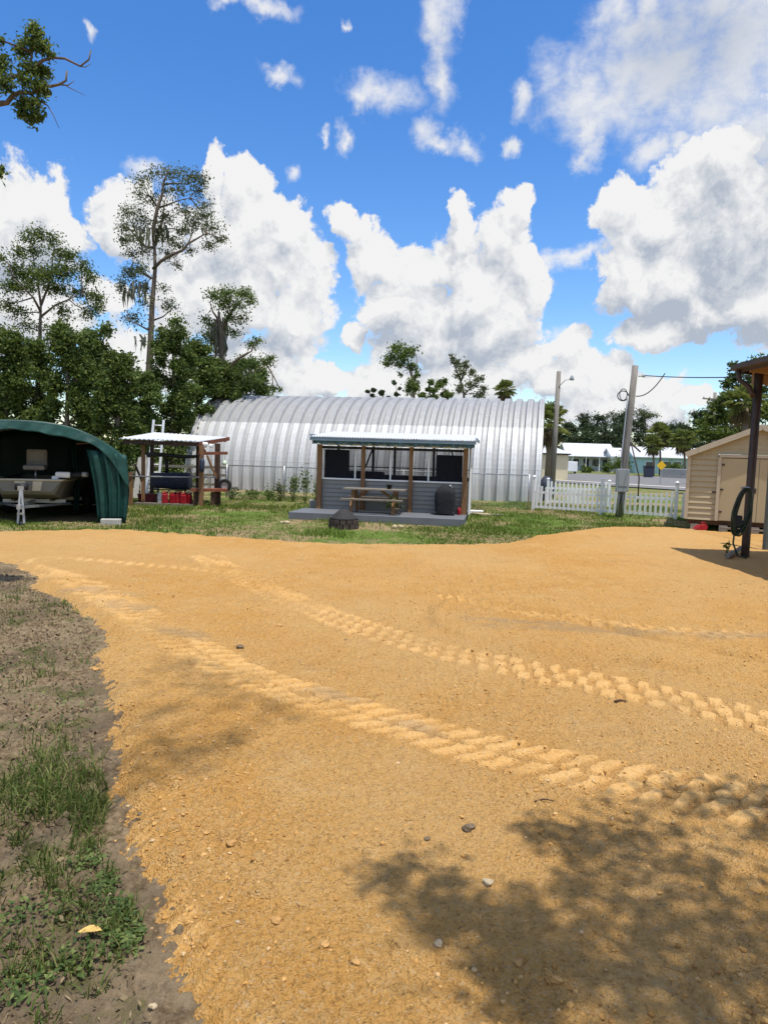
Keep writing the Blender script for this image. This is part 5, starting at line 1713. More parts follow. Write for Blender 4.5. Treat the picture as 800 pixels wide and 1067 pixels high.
# ------------------------------------------------------------------ houses and street things far right
def house(P, W, D, ev, rg, rz, wallm, roofm, lab, wins, gable=None, porch_=False, hip=0.0):
    xf = frame((P[0], P[1], -0.02), rz)
    root = empty('house', (P[0], P[1], 0), lab, 'house')
    w = MB(xf)
    w.box((W / 2, 0.05, ev / 2), (W, 0.1, ev)).box((W / 2, D - 0.05, ev / 2), (W, 0.1, ev)).box((0.05, D / 2, ev / 2), (0.1, D - 0.2, ev)).box((W - 0.05, D / 2, ev / 2), (0.1, D - 0.2, ev))
    w.build('wall', wallm, root)
    ov = 0.5
    r_ = MB(xf)
    vs = [(-ov, -ov, ev - 0.05), (W + ov, -ov, ev - 0.05), (W + ov - hip, D / 2, rg), (-ov + hip, D / 2, rg), (-ov, D + ov, ev - 0.05), (W + ov, D + ov, ev - 0.05)]
    vs += [(a, b, c + 0.12) for (a, b, c) in vs]
    r_.add(vs, [(3, 2, 1, 0), (6, 7, 8, 9), (2, 3, 4, 5), (9, 8, 11, 10), (0, 1, 7, 6), (4, 10, 11, 5), (0, 6, 9, 3), (3, 9, 10, 4), (1, 2, 8, 7), (2, 5, 11, 8)])
    r_.build('roof', roofm, root)
    if hip < 0.1:
        for x in (0.0, W):
            g = MB(xf)
            g.prism([(0, ev), (D, ev), (D / 2, rg)], lambda a, b: (x - 0.04, a, b), lambda a, b: (x + 0.04, a, b))
            g.build('gable_wall', wallm, root)
    for (x, z, ww, hh, kind) in wins:
        o = MB(xf).box((x, -0.03, z), (ww + 0.16, 0.06, hh + 0.16)).build('door' if kind == 'd' else 'window', M['white'], root)
        if kind == 'd':
            MB(xf).box((x, -0.07, z), (ww, 0.03, hh)).build('door_leaf', M['darkin'], o)
        else:
            MB(xf).box((x, -0.07, z), (ww, 0.03, hh)).build('pane', M['winglass'], o)
    if porch_:
        for k in range(porch_):
            x = 0.4 + (W - 0.8) * k / max(1, porch_ - 1)
            MB(xf).box((x, -1.9, ev / 2 - 0.1), (0.14, 0.14, ev - 0.2)).build('porch_post', M['white'], root)
        pr_ = MB(xf)
        vs = [(-0.4, -2.2, ev - 0.22), (W + 0.4, -2.2, ev - 0.22), (W + 0.4, -0.51, ev - 0.06), (-0.4, -0.51, ev - 0.06)]
        vs += [(a, b, c + 0.1) for (a, b, c) in vs]
        pr_.add(vs, [(3, 2, 1, 0), (4, 5, 6, 7), (0, 1, 5, 4), (1, 2, 6, 5), (2, 3, 7, 6), (3, 0, 4, 7)])
        pr_.build('porch_roof', roofm, root)
    return root


hb = at(661, 492, 112)
house((hb.x, 112), 17.0, 8.5, 2.55, 4.15, R(-5), M['paleblue'], M['whiteroof'], 'pale blue house with a white metal roof behind the palms across the road',
      [(2.3, 1.25, 1.4, 1.2, 'w'), (4.6, 1.3, 1.6, 1.3, 'w'), (6.4, 1.3, 1.1, 1.3, 'w'), (8.6, 1.05, 0.9, 2.0, 'd'), (10.6, 1.3, 2.0, 1.3, 'w'), (14, 1.3, 1.8, 1.3, 'w')])
hb = at(638, 491, 116)
house((hb.x, 116), 4.6, 7, 2.5, 3.9, R(-5), M['white'], M['whiteroof'], 'small white house left of the pale blue house', [(1.0, 1.3, 0.9, 1.4, 'w'), (2.9, 1.05, 0.9, 2.0, 'd')])
hb = at(591, 490, 121)
house((hb.x, 121), 7.4, 8, 2.6, 4.6, R(-4), M['palegrey'], M['whiteroof'], 'pale grey house with a metal porch roof left of the white house', [(1.2, 1.4, 1.2, 1.2, 'w'), (3.0, 1.1, 0.95, 2.0, 'd'), (4.6, 1.4, 1.2, 1.2, 'w'), (6.2, 1.4, 1.0, 1.2, 'w')], porch_=4)
hb = at(573, 488, 132)
house((hb.x, 132), 4.6, 5.6, 3.0, 5.2, R(78), M['palegrey'], M['whiteroof'], 'grey gabled house furthest left of the row across the road', [(1.4, 1.5, 1.0, 1.2, 'w'), (3.4, 1.5, 1.0, 1.2, 'w')])
# cream garage
ga_ = at(589.5, 501, 63)
xf = frame((ga_.x - 3.9, 63, 0), R(-10))
gar = empty('garage', xf @ Vector((2, 2, 0)), 'cream garage with a dark eave behind the slim pole', 'garage')
MB(xf).box((1.95, 2.3, 1.15), (3.9, 4.6, 2.3)).build('wall', M['beige2'] if 'beige2' in M else pm('cream stucco', (0.66, 0.58, 0.40), 0.8, var=0.06, scale=1), gar)
MB(xf).box((1.95, 2.3, 2.36), (4.3, 5.0, 0.10)).build('eave', M['darkin'], gar)
r_ = MB(xf)
r_.add([(-0.25, -0.25, 2.42), (4.15, -0.25, 2.42), (4.15, 4.85, 2.42), (-0.25, 4.85, 2.42), (1.95, 2.3, 3.3)], [(0, 1, 4), (1, 2, 4), (2, 3, 4), (3, 0, 4), (3, 2, 1, 0)])
r_.build('roof', M['whiteroof'], gar)
MB(xf).box((3.93, 2.0, 1.0), (0.04, 0.9, 2.0)).build('door', M['boxgrey'], gar)
# wall, bin, sign
wp0, wp1 = at(688, 497.5, 85), at(745, 500, 81)
lw = empty('garden_wall', (wp0.x, 85, 0), 'low whitish garden wall in front of the pale blue house', 'wall')
MB().bar((wp0.x, 85, 0.55), (wp1.x, 81, 0.55), 0.14, 1.1).build('wall_panel', M['block'], lw)
MB().bar((wp0.x, 85, 1.13), (wp1.x, 81, 1.13), 0.2, 0.06).build('coping', M['white'], lw)
q = at(675, 497, 83)
q.z = 0.06
tb_ = empty('rubbish_bin', q, 'dark wheeled rubbish bin at the far roadside left of the low wall', 'bin')
MB().prism([(-0.42, 0.05), (0.42, 0.05), (0.52, 1.25), (-0.52, 1.25)], lambda a, b: q + Vector((a, -0.4, b)), lambda a, b: q + Vector((a, 0.4, b))).build('body', M['bluedark'], tb_)
MB().prism([(-0.55, 1.255), (0.55, 1.255), (0.5, 1.37), (-0.5, 1.37)], lambda a, b: q + Vector((a, -0.45, b)), lambda a, b: q + Vector((a, 0.45, b))).build('lid', M['black'], tb_)
for sx in (-0.32, 0.32):
    MB().tube([q + Vector((sx - 0.05, 0.36, 0.10)), q + Vector((sx + 0.05, 0.36, 0.10))], 0.12, 10).build('wheel', M['rubber'], tb_)
q = at(688.5, 485, 60)
sg = empty('road_sign', (q.x, 60, 0), 'yellow diamond road sign at the roadside below the palms', 'road sign')
MB().box((q.x, 60, q.z / 2 + 0.1), (0.07, 0.07, q.z + 0.3)).build('post', M['boxgrey'], sg)
mb = MB()
mb.prism([(-0.40, 0), (0, -0.40), (0.40, 0), (0, 0.40)], lambda a, b: (q.x + a, 59.93, q.z + b), lambda a, b: (q.x + a, 59.95, q.z + b))
mb.build('sign_plate', M['yellow'], sg)
# pickup-like pale van by the grey house: a white parked trailer seen small
q = at(593, 494, 92)
wt = empty('white_trailer', (q.x, 92, 0), 'small white box trailer beside the cream garage', 'trailer')
MB().box((q.x, 92, 0.98), (1.3, 2.6, 1.25), bev=0.05).build('box', M['white'], wt)
for sx in (-0.62, 0.62):
    MB().tube([(q.x + sx - 0.06, 91.8, 0.3), (q.x + sx + 0.06, 91.8, 0.3)], 0.3, 14).build('wheel', M['rubber'], wt)
# dark gas tank at the end of the ribbed building
q = at(570, 505.5, 33)
tk = empty('dark_barrel', (q.x, 33, 0), 'dark bagged bundle at the right end of the ribbed building', 'bundle')
MB().blob((q.x, 33, 0.55), (0.38, 0.35, 0.62), 9, 0.15, 3).build('bundle', M['bluedark'], tk)

# ------------------------------------------------------------------ foliage
LM = {
    'dark': leafmat('dark evergreen leaves', (0.036, 0.066, 0.018), (0.090, 0.140, 0.034), (0.21, 0.25, 0.06), 0.42),
    'mid': leafmat('mid green leaves', (0.055, 0.098, 0.025), (0.115, 0.18, 0.046), (0.25, 0.30, 0.09), 0.45),
    'bright': leafmat('bright green leaves', (0.055, 0.105, 0.02), (0.10, 0.17, 0.035), (0.18, 0.24, 0.07), 0.4),
    'olive': leafmat('grey green leaves', (0.062, 0.080, 0.034), (0.118, 0.142, 0.066), (0.22, 0.24, 0.13), 0.38),
    'far': leafmat('distant tree leaves', (0.024, 0.042, 0.022), (0.045, 0.070, 0.032), (0.085, 0.112, 0.052), 0.25),
    'palm': leafmat('palm fronds', (0.12, 0.16, 0.035), (0.21, 0.25, 0.065), (0.35, 0.35, 0.13), 0.45),
    'dead': leafmat('dry palm fronds', (0.12, 0.085, 0.045), (0.19, 0.14, 0.08), (0.27, 0.20, 0.11), 0.15),
    'moss': leafmat('grey hanging moss', (0.14, 0.145, 0.11), (0.21, 0.215, 0.165), (0.30, 0.30, 0.24), 0.25),
    'grass': leafmat('lawn grass blades', (0.080, 0.140, 0.018), (0.150, 0.235, 0.034), (0.30, 0.33, 0.085), 0.45),
    'weed': leafmat('coarse foreground grass', (0.060, 0.095, 0.018), (0.115, 0.165, 0.034), (0.27, 0.26, 0.085), 0.4),
}
M['bark'] = pm('grey brown bark', (0.15, 0.118, 0.090), 0.95, var=0.4, scale=5, stretch=(4, 4, 0.8), bump=0.9, bscale=12, dirt=(0.06, 0.05, 0.04))
M['palmbark'] = pm('palm trunk bark', (0.20, 0.16, 0.12), 0.95, var=0.3, scale=6, stretch=(1, 1, 5), bump=0.8, bscale=8)


def leaf_cloud(clusters, size, seed, aspect=0.5, sub=9, spread=0.30, flat=0.0):
    """clusters: (centre, radii, n). Leaves gather on twigs inside every cluster, leaving gaps between them."""
    g = np.random.default_rng(seed)
    P, S = [], []
    for (c, r, n) in clusters:
        c, r = np.array(c), np.array(r)
        k = max(3, int(sub))
        d = g.normal(size=(k, 3))
        d /= np.linalg.norm(d, axis=1)[:, None]
        cc = d * (g.random((k, 1)) ** 0.45) * 0.85
        w = g.random(k) + 0.25
        idx = g.choice(k, size=int(n), p=w / w.sum())
        q = cc[idx] + g.normal(size=(int(n), 3)) * spread * (0.5 + g.random((int(n), 1)))
        P.append(c + q * r)
        S.append(np.full(int(n), 1.0))
    P = np.concatenate(P)
    n = len(P)
    a = g.normal(size=(n, 3))
    a[:, 2] *= 1 - flat
    a /= np.linalg.norm(a, axis=1)[:, None]
    b = np.cross(a, g.normal(size=(n, 3)))
    b /= np.linalg.norm(b, axis=1)[:, None] + 1e-9
    s = size * (0.55 + 0.9 * g.random((n, 1)))
    V = np.stack([P - a * s * 0.5, P + b * s * aspect * 0.5 + a * s * 0.1, P + a * s * 0.5, P - b * s * aspect * 0.5 + a * s * 0.1], axis=1).reshape(-1, 3)
    F = np.arange(4 * n).reshape(n, 4)
    return V, F


def moss_strands(spots, seed):
    g = np.random.default_rng(seed)
    V, F = [], []
    for (c, rx, ln, n) in spots:
        for i in range(n):
            p = np.array(c) + np.array([g.normal() * rx * 0.5, g.normal() * rx * 0.5, g.normal() * 0.15])
            l = ln * (0.4 + 0.8 * g.random())
            w = 0.03 + 0.05 * g.random()
            t_ = g.random() * 3.14
            u = np.array([math.cos(t_), math.sin(t_), 0]) * w
            b = len(V)
            sw = np.array([g.normal() * 0.06, g.normal() * 0.06, 0])
            V += [p - u, p + u, p + u * 0.9 + sw - [0, 0, l * 0.5], p - u * 0.8 + sw - [0, 0, l * 0.5], p + u * 0.15 - [0, 0, l], p - u * 0.15 - [0, 0, l]]
            F += [(b, b + 1, b + 2, b + 3), (b + 3, b + 2, b + 4, b + 5)]
    return np.array(V), np.array(F)


def tree(name, label, cat, Y, trunk, r0, branches, clusters, lm, lsize, seed, group=None, thick=1.0, moss=None, dens=1.0, deep=1.0, spread=0.30, sub=9, aspect=0.5, base_z=0.0, rt=0.25):
    """trunk, branches: photo points (px, py[, dy]); clusters: (px, py, rx, ry, n[, dy]). All set at the distance Y."""
    k = Y / F_PX
    rr = random.Random(seed)

    def pt(q):
        return at(q[0], q[1], Y + (q[2] if len(q) > 2 else 0))

    T = [pt(q) for q in trunk]
    base = Vector((T[0].x, T[0].y, base_z))
    root = empty(name, base, label, cat, group)
    mb = MB()
    pts = [base - Vector((0, 0, 0.1))] + T
    n = len(pts)
    mb.tube(pts, [r0 * (1.25 if i == 0 else 1 - (1 - rt) * i / (n - 1)) for i in range(n)], 9)
    tops = list(T)
    for (line, rb) in branches:
        bp = [pt(q) for q in line]
        mb.tube(bp, [rb * (1 - 0.75 * i / max(1, len(bp) - 1)) for i in range(len(bp))], 6)
        tops += bp
    cl = []
    for c in clusters:
        px, py, rx, ry, nn = c[:5]
        dy = c[5] if len(c) > 5 else rr.uniform(-1, 1) * rx * k * 0.9 * deep
        ctr = at(px, py, Y + dy)
        cl.append((ctr, (rx * k, rx * k * 0.9 * deep, ry * k), nn * dens))
        near = min(tops, key=lambda q: (q - ctr).length + max(0, q.z - ctr.z) * 0.4)
        if (near - ctr).length > 0.3:
            m1 = near.lerp(ctr, 0.5) + Vector((rr.uniform(-.12, .12), rr.uniform(-.1, .1), rr.uniform(-.1, .15))) * (near - ctr).length
            rb = max(0.012, min(r0 * 0.28, 0.022 * (near - ctr).length + 0.012))
            mb.tube([near, m1, ctr, ctr + Vector((rr.uniform(-.5, .5) * rx * k, rr.uniform(-.5, .5) * rx * k, 0.5 * ry * k))], [rb, rb * 0.7, rb * 0.4, rb * 0.15], 5)
        for _ in range(2):
            e_ = ctr + Vector((rr.uniform(-.8, .8) * rx * k, rr.uniform(-.8, .8) * rx * k, rr.uniform(-.6, .8) * ry * k))
            mb.tube([ctr, ctr.lerp(e_, 0.5) + Vector((0, 0, 0.05 * ry * k)), e_], [0.02 * k * 30, 0.012 * k * 30, 0.004], 4)
    mb.build('trunk', M['bark'], root)
    cl = [(a_, b_, c_ * 1.7) for (a_, b_, c_) in cl]
    V, F = leaf_cloud(cl, lsize * 0.76, seed, aspect, sub + 2, spread)
    link('crown', npmesh('crown', V, F), LM[lm], root)
    if moss:
        for j_, (a, b, rx, ln, n_) in enumerate(moss):
            V, F = moss_strands([(at(a, b, Y + rr.uniform(-.5, .5)), rx * k, ln * k, n_)], seed + 3 + j_)
            link('moss', npmesh('moss', V, F), LM['moss'], root)
    return root


def auto_clusters(px, top, bot, half, n, cnt, seed, shape='oval'):
    rr = random.Random(seed)
    out = []
    for i in range(n):
        f = (i + 0.5) / n
        y = top + (bot - top) * f
        wid = half * (math.sin(math.pi * min(1, 0.18 + 0.82 * f) * 0.62) if shape == 'cone' else math.sin(math.pi * (0.12 + 0.8 * f)) ** 0.7)
        x = px + rr.uniform(-1, 1) * wid * 0.85
        rx = half * rr.uniform(0.28, 0.48)
        out.append((x, y + rr.uniform(-4, 4), rx, rx * rr.uniform(0.55, 0.85), cnt))
    return out


# the tall half-bare tree
tree('tall_tree', 'tall half bare tree with hanging moss rising above the lean-to', 'tree', 37, [(153, 440), (155, 400), (157, 360), (159, 315), (162, 280), (161, 250)], 0.25,
     [([(161, 252), (160, 238, -.3), (164, 218, -.5), (169, 203, -.4), (170, 192, -.2), (174, 182, 0), (176, 174, 0)], 0.12), ([(161, 255), (167, 240, .5), (170, 225, .8), (172, 208, .9)], 0.12),
      ([(160, 280), (168, 272, -.4), (178, 266, -.8), (190, 261, -1), (196, 254, -1), (203, 250, -1.2), (215, 243, -1.1), (230, 248, -1.0)], 0.10),
      ([(160, 258), (151, 257, .4), (145, 250, .7), (141, 240, .9), (130, 238, 1)], 0.07), ([(164, 217), (176, 213, -.5), (186, 209, -.6), (198, 206, -.5)], 0.06),
      ([(171, 192), (182, 191, .4), (196, 192, .5), (208, 186, .3)], 0.06), ([(164, 215), (156, 205, .3), (148, 196, .5)], 0.05), ([(158, 290), (148, 284, .5), (138, 280, .6), (130, 286, .6)], 0.06),
      ([(157, 335), (170, 330, .5), (180, 322, .5)], 0.06), ([(157, 345), (144, 338, -.5), (132, 332, -.5)], 0.06)],
     [(178, 181, 12, 7, 150), (196, 184, 12, 7, 150), (210, 186, 9, 8, 140), (162, 180, 8, 7, 70), (150, 190, 10, 8, 110), (145, 203, 9, 8, 90), (186, 198, 12, 6, 110), (205, 200, 10, 7, 110),
      (140, 222, 9, 8, 120), (128, 236, 8, 8, 120), (150, 232, 9, 8, 120), (172, 225, 9, 9, 130), (190, 220, 11, 7, 120), (212, 213, 10, 7, 90), (140, 248, 10, 8, 130), (128, 250, 6, 6, 80),
      (205, 228, 12, 8, 140), (222, 238, 11, 8, 170), (230, 250, 6, 5, 90), (190, 240, 10, 6, 100), (178, 250, 8, 6, 70), (200, 262, 8, 4, 60), (173, 200, 7, 9, 80), (168, 240, 6, 12, 110),
      (148, 280, 10, 7, 150), (136, 285, 9, 8, 170), (128, 296, 7, 9, 150), (150, 298, 6, 8, 80), (176, 318, 9, 7, 120), (140, 332, 12, 8, 150), (184, 276, 6, 5, 50), (214, 225, 8, 5, 80), (150, 262, 9, 7, 120), (186, 254, 10, 6, 110), (218, 256, 8, 5, 90), (138, 266, 8, 6, 90), (176, 264, 8, 6, 90), (200, 236, 9, 7, 110), (158, 206, 8, 7, 90), (132, 222, 7, 6, 70), (152, 316, 8, 8, 80), (170, 300, 7, 6, 60)],
     'olive', 0.145, 21, moss=[(146, 294, 9, 18, 22), (133, 300, 8, 16, 16), (156, 238, 6, 18, 14), (146, 238, 6, 14, 12), (172, 238, 5, 14, 10), (150, 350, 8, 14, 10)], dens=1.7, sub=11, spread=0.42)

# airy tree on the left
tree('airy_tree', 'airy broad crowned tree at the far left above the shelter', 'tree', 41, [(43, 440), (43, 390), (42, 345), (43, 318)], 0.22,
     [([(43, 325), (35, 310, -.3), (25, 300, -.5), (14, 290, -.6)], 0.08), ([(43, 318), (50, 300, .4), (54, 282, .5), (56, 262, .4)], 0.08), ([(43, 330), (58, 318, -.5), (72, 312, -.6), (86, 305, -.6)], 0.08),
      ([(43, 318), (40, 296, .3), (36, 275, .4), (34, 255, .4)], 0.07)],
     [(30, 247, 9, 7, 120), (42, 243, 8, 6, 90), (55, 250, 9, 7, 120), (20, 262, 8, 7, 110), (38, 262, 10, 7, 130), (62, 262, 9, 7, 130), (75, 268, 8, 7, 120), (14, 280, 8, 6, 110), (30, 284, 14, 8, 330),
      (50, 285, 15, 9, 420), (70, 284, 12, 7, 220), (86, 278, 8, 6, 120), (95, 290, 8, 7, 120), (10, 298, 9, 7, 150), (28, 300, 12, 6, 220), (60, 302, 12, 6, 200), (82, 304, 10, 6, 130), (100, 308, 7, 6, 110),
      (20, 325, 10, 7, 130), (8, 318, 8, 8, 110), (70, 325, 9, 8, 130), (92, 325, 8, 8, 120), (103, 320, 6, 8, 110), (30, 340, 12, 7, 130), (60, 345, 10, 7, 120), (0, 268, 6, 6, 70)],
     'dark', 0.175, 22, dens=2.2, sub=12, spread=0.48)

# the dense evergreens behind the shelter, each a tree of its own
EV = [  # px, top, bottom, half width, Y, leaf, label
    (6, 352, 452, 30, 31, 'dark', 'dark evergreen at the left edge behind the green shelter'),
    (38, 366, 452, 28, 33, 'dark', 'dense evergreen behind the middle of the green shelter roof'),
    (70, 352, 452, 26, 30, 'dark', 'dense evergreen behind the right half of the green shelter'),
    (100, 350, 450, 24, 33, 'mid', 'green bushy tree left of the tall bare trunk'),
    (124, 378, 450, 22, 29, 'dark', 'dark bushy tree just left of the tall bare trunk'),
    (146, 398, 455, 20, 34, 'mid', 'low bushy tree at the foot of the tall bare trunk'),
    (180, 350, 452, 26, 35, 'mid', 'green leafy tree just right of the tall bare trunk'),
    (204, 366, 450, 24, 37, 'mid', 'green leafy tree left of the arched building roof'),
    (226, 386, 452, 24, 38, 'dark', 'dark leafy tree behind the left end of the arched building'),
    (256, 385, 440, 22, 41, 'mid', 'low leafy tree above the left curve of the arched roof'),
    (-30, 340, 450, 34, 34, 'dark', 'tall dark evergreen partly cut by the left edge of the photo'),
]
for i, (px, top, bot, half, Y, lm, lab) in enumerate(EV):
    c = auto_clusters(px, top - 8, bot, half * 1.05, 40, 300, 100 + i, 'cone' if lm == 'dark' else 'oval')
    c = [(q[0], q[1], q[2] * 0.72, q[3] * 0.8, q[4]) for q in c]
    c += [(px + random.Random(i * 7 + j).uniform(-1, 1) * half, 462 + 9 * (j % 5), half * 0.42, 9, 230) for j in range(9)]
    tree('evergreen_tree' if lm == 'dark' else 'leafy_tree', lab, 'tree', Y, [(px, bot - 10), (px + 1, (top + bot) / 2), (px, top + 12)], 0.14, [], c, lm, 0.19, 200 + i, 'trees behind the shelter and the lean-to', spread=0.42)

# moss hung tree above the hangar's left end
tree('mossy_tree', 'broken topped tree with grey moss beside the arched roof', 'tree', 38, [(226, 440), (229, 400), (231, 370), (230, 345), (228, 325)], 0.26,
     [([(231, 395), (238, 384, -.3), (248, 374, -.5), (258, 368, -.6), (262, 366, -.6)], 0.13), ([(230, 345), (238, 330, .3), (246, 318, .4), (256, 308, .4)], 0.09), ([(231, 400), (246, 396, .5), (262, 388, .8), (278, 380, .8)], 0.10),
      ([(229, 335), (222, 325, .3), (219, 315, .3)], 0.08)],
     [(224, 308, 9, 6, 190), (238, 306, 11, 6, 240), (254, 306, 9, 6, 200), (262, 312, 6, 6, 120), (232, 316, 10, 6, 200), (247, 318, 9, 6, 150), (240, 330, 8, 7, 130), (252, 332, 7, 6, 90), (216, 335, 7, 8, 120),
      (244, 346, 7, 6, 90), (262, 360, 7, 6, 90), (268, 355, 5, 5, 60), (218, 352, 8, 9, 160), (262, 382, 10, 6, 170), (276, 377, 8, 6, 150), (284, 374, 5, 4, 60), (250, 392, 12, 7, 220), (236, 385, 10, 9, 220), (285, 404, 5, 4, 60), (292, 406, 3, 3, 30),
      (268, 394, 10, 6, 170), (210, 372, 9, 9, 170)],
     'mid', 0.165, 23, dens=1.4, moss=[(228, 335, 7, 26, 70), (224, 345, 5, 24, 40), (232, 352, 4, 20, 30), (262, 386, 8, 10, 18)], sub=11, spread=0.42)

# trees seen over the arched roof
tree('slender_tree', 'slender round topped tree above the middle of the arched roof', 'tree', 64, [(430, 430), (431, 400), (427, 385), (424, 372)], 0.22, [([(431, 400), (434, 385, .3), (434, 372, .5)], 0.1)],
     [(415, 363, 9, 6, 260), (408, 373, 8, 6, 220), (422, 370, 9, 7, 260), (429, 366, 7, 7, 200), (418, 380, 7, 5, 130), (403, 380, 5, 4, 90), (431, 382, 6, 5, 130), (433, 392, 4, 5, 90), (417, 390, 4, 3, 30), (427, 404, 6, 10, 300), (434, 402, 4, 8, 130)],
     'mid', 0.30, 31, sub=7)
tree('thin_tree', 'thin pale leaved tree right of the slender round topped tree', 'tree', 58, [(484, 430), (483, 410), (479, 395), (473, 380), (468, 370)], 0.13, [([(483, 412), (492, 402, .3), (500, 394, .5)], 0.07), ([(480, 398), (486, 385, .3), (487, 376, .3)], 0.06)],
     [(471, 373, 4, 5, 60), (476, 380, 5, 5, 90), (486, 380, 6, 6, 130), (480, 390, 7, 6, 140), (491, 388, 5, 5, 90), (500, 396, 7, 5, 130), (505, 404, 5, 5, 80), (490, 402, 8, 5, 130), (478, 405, 8, 5, 130), (498, 411, 8, 5, 120)], 'olive', 0.26, 32, sub=6)
for i, (px, top, half, Y, lm, lab) in enumerate(((448, 401, 11, 66, 'mid', 'low bushy tree between the two trees above the arched roof'), (462, 396, 11, 72, 'dark', 'dark rounded tree left of the thin tree over the arched roof'),
                                                 (386, 405, 7, 80, 'far', 'small far tree furthest left above the arched roof'), (413, 400, 5, 84, 'far', 'small far tree left of the slender trunk above the roof'),
                                                 (400, 407, 6, 84, 'far', 'tiny far bushy tree between two far trees over the roof'))):
    tree('bushy_tree', lab, 'tree', Y, [(px, 440), (px, 425), (px, top + 8)], 0.15, [], auto_clusters(px, top, 425, half, 8, 170, 300 + i), lm, 0.32, 310 + i, 'trees beyond the arched building')

# tree line far right
FT = [(592, 440, 10, 118, 'leftmost tree of the far dark tree line beyond the houses'), (606, 431, 11, 124, 'far dark tree behind the grey house, second from left'), (622, 434, 12, 115, 'far dark rounded tree left of the leaning pole'),
      (640, 429, 12, 126, 'far tall dark tree just left of the leaning pole'), (655, 436, 11, 117, 'far dark tree half hidden by the leaning pole'), (672, 428, 12, 119, 'far grey green tree just right of the leaning pole'),
      (690, 446, 12, 112, 'low far tree behind the two palms'), (706, 440, 11, 122, 'far dark tree above the white metal roof'), (722, 430, 11, 116, 'far dark tree left of the distant power pole'),
      (738, 424, 12, 112, 'far dark tree behind the distant power pole'), (580, 446, 10, 116, 'far dark tree behind the large palm'), (632, 446, 16, 108, 'low wide dark tree behind the grey house roof'), (752, 420, 14, 105, 'far dark tree right of the distant power pole'),
      (604, 452, 16, 106, 'low dark tree above the grey house porch'), (712, 452, 16, 104, 'low dark tree behind the pale blue house')]
for i, (px, top, half, Y, lab) in enumerate(FT):
    Y *= 1.33
    tree('far_tree', lab, 'tree', Y, [(px, 485), (px, 465), (px, top + 8)], 0.25, [], auto_clusters(px, top, 482, half * 1.35, 20, 170, 400 + i), 'olive' if i == 5 else 'far', 0.55, 420 + i, 'far tree line beyond the houses', spread=0.36)

# big oak at the right
tree('oak_tree', 'large spreading oak behind the beige shed at the right', 'tree', 44, [(782, 480), (780, 440), (776, 415), (774, 400)], 0.3, [([(778, 425), (764, 412, -.4), (752, 404, -.6)], 0.12), ([(778, 425), (792, 408, .4), (806, 396, .5)], 0.12)],
     [(775, 383, 9, 7, 170), (790, 376, 9, 7, 190), (766, 392, 8, 6, 130), (758, 400, 7, 6, 110), (784, 392, 12, 8, 260), (800, 385, 12, 9, 240), (770, 408, 12, 8, 330), (755, 416, 9, 7, 200), (745, 425, 10, 7, 260), (790, 410, 14, 9, 380),
      (738, 438, 11, 8, 330), (758, 434, 12, 8, 380), (780, 430, 14, 9, 420), (735, 450, 11, 8, 330), (752, 452, 12, 8, 380), (772, 450, 12, 9, 380), (800, 430, 16, 12, 420), (820, 405, 18, 16, 420), (795, 455, 14, 10, 300), (763, 380, 5, 4, 50)],
     'dark', 0.30, 41)


def palm(name, label, px, py_base, py_head, Y, rpx, seed, group=None, skirt=True, lean=0.0, trunk_r=0.15):
    rr = random.Random(seed)
    base, head = at(px + lean, py_base, Y), at(px, py_head, Y)
    base.z = 0
    root = empty(name, base, label, 'palm tree', group)
    MB().tube([base - Vector((0, 0, .1)), base.lerp(head, 0.5) + Vector((0.05, 0, 0)), head], [trunk_r * 1.15, trunk_r * 0.9, trunk_r], 9).build('trunk', M['palmbark'], root)
    Rm = rpx * Y / F_PX

    def fan(V, F, ctr, d, length, size, droop):
        up = Vector((0, 0, 1))
        side = d.cross(up)
        side = side.normalized() if side.length > 0.05 else Vector((1, 0, 0))
        tip0 = ctr + d * length
        b = len(V)
        V += [ctr + side * 0.02, ctr - side * 0.02, tip0]
        F.append((b, b + 1, b + 2))
        nb_ = 13
        for k in range(nb_):
            a = (k / (nb_ - 1) - 0.5) * R(215)
            dd = (d * math.cos(a) + side * math.sin(a))
            l = size * (0.75 + 0.25 * math.cos(a)) * rr.uniform(0.85, 1.1)
            w = side.cross(dd) * 0.0 + dd.cross(d.cross(side)).normalized() * (size * 0.075)
            midp = tip0 + dd * l * 0.55
            end = tip0 + dd * l - Vector((0, 0, droop * l * 0.55))
            b = len(V)
            V += [tip0, midp + w, end, midp - w]
            F += [(b, b + 1, b + 2), (b, b + 2, b + 3)]

    V, F = [], []
    for i in range(52):
        el_ = R(rr.uniform(-40, 85))
        az_ = i * 2.399 + rr.uniform(-.3, .3)
        d = Vector((math.cos(az_) * math.cos(el_), math.sin(az_) * math.cos(el_), math.sin(el_)))
        fan(V, F, head, d, Rm * rr.uniform(0.38, 0.55), Rm * rr.uniform(0.42, 0.58), 0.5)
    link('crown', npmesh('crown', V, F), LM['palm'], root)
    if skirt:
        V, F = [], []
        for i in range(18):
            el_ = R(rr.uniform(-80, -40))
            az_ = i * 2.399
            d = Vector((math.cos(az_) * math.cos(el_), math.sin(az_) * math.cos(el_), math.sin(el_)))
            fan(V, F, head - Vector((0, 0, 0.15)), d, Rm * rr.uniform(0.35, 0.5), Rm * rr.uniform(0.35, 0.5), 0.8)
        link('dead_skirt', npmesh('dead_skirt', V, F), LM['dead'], root)
    return root


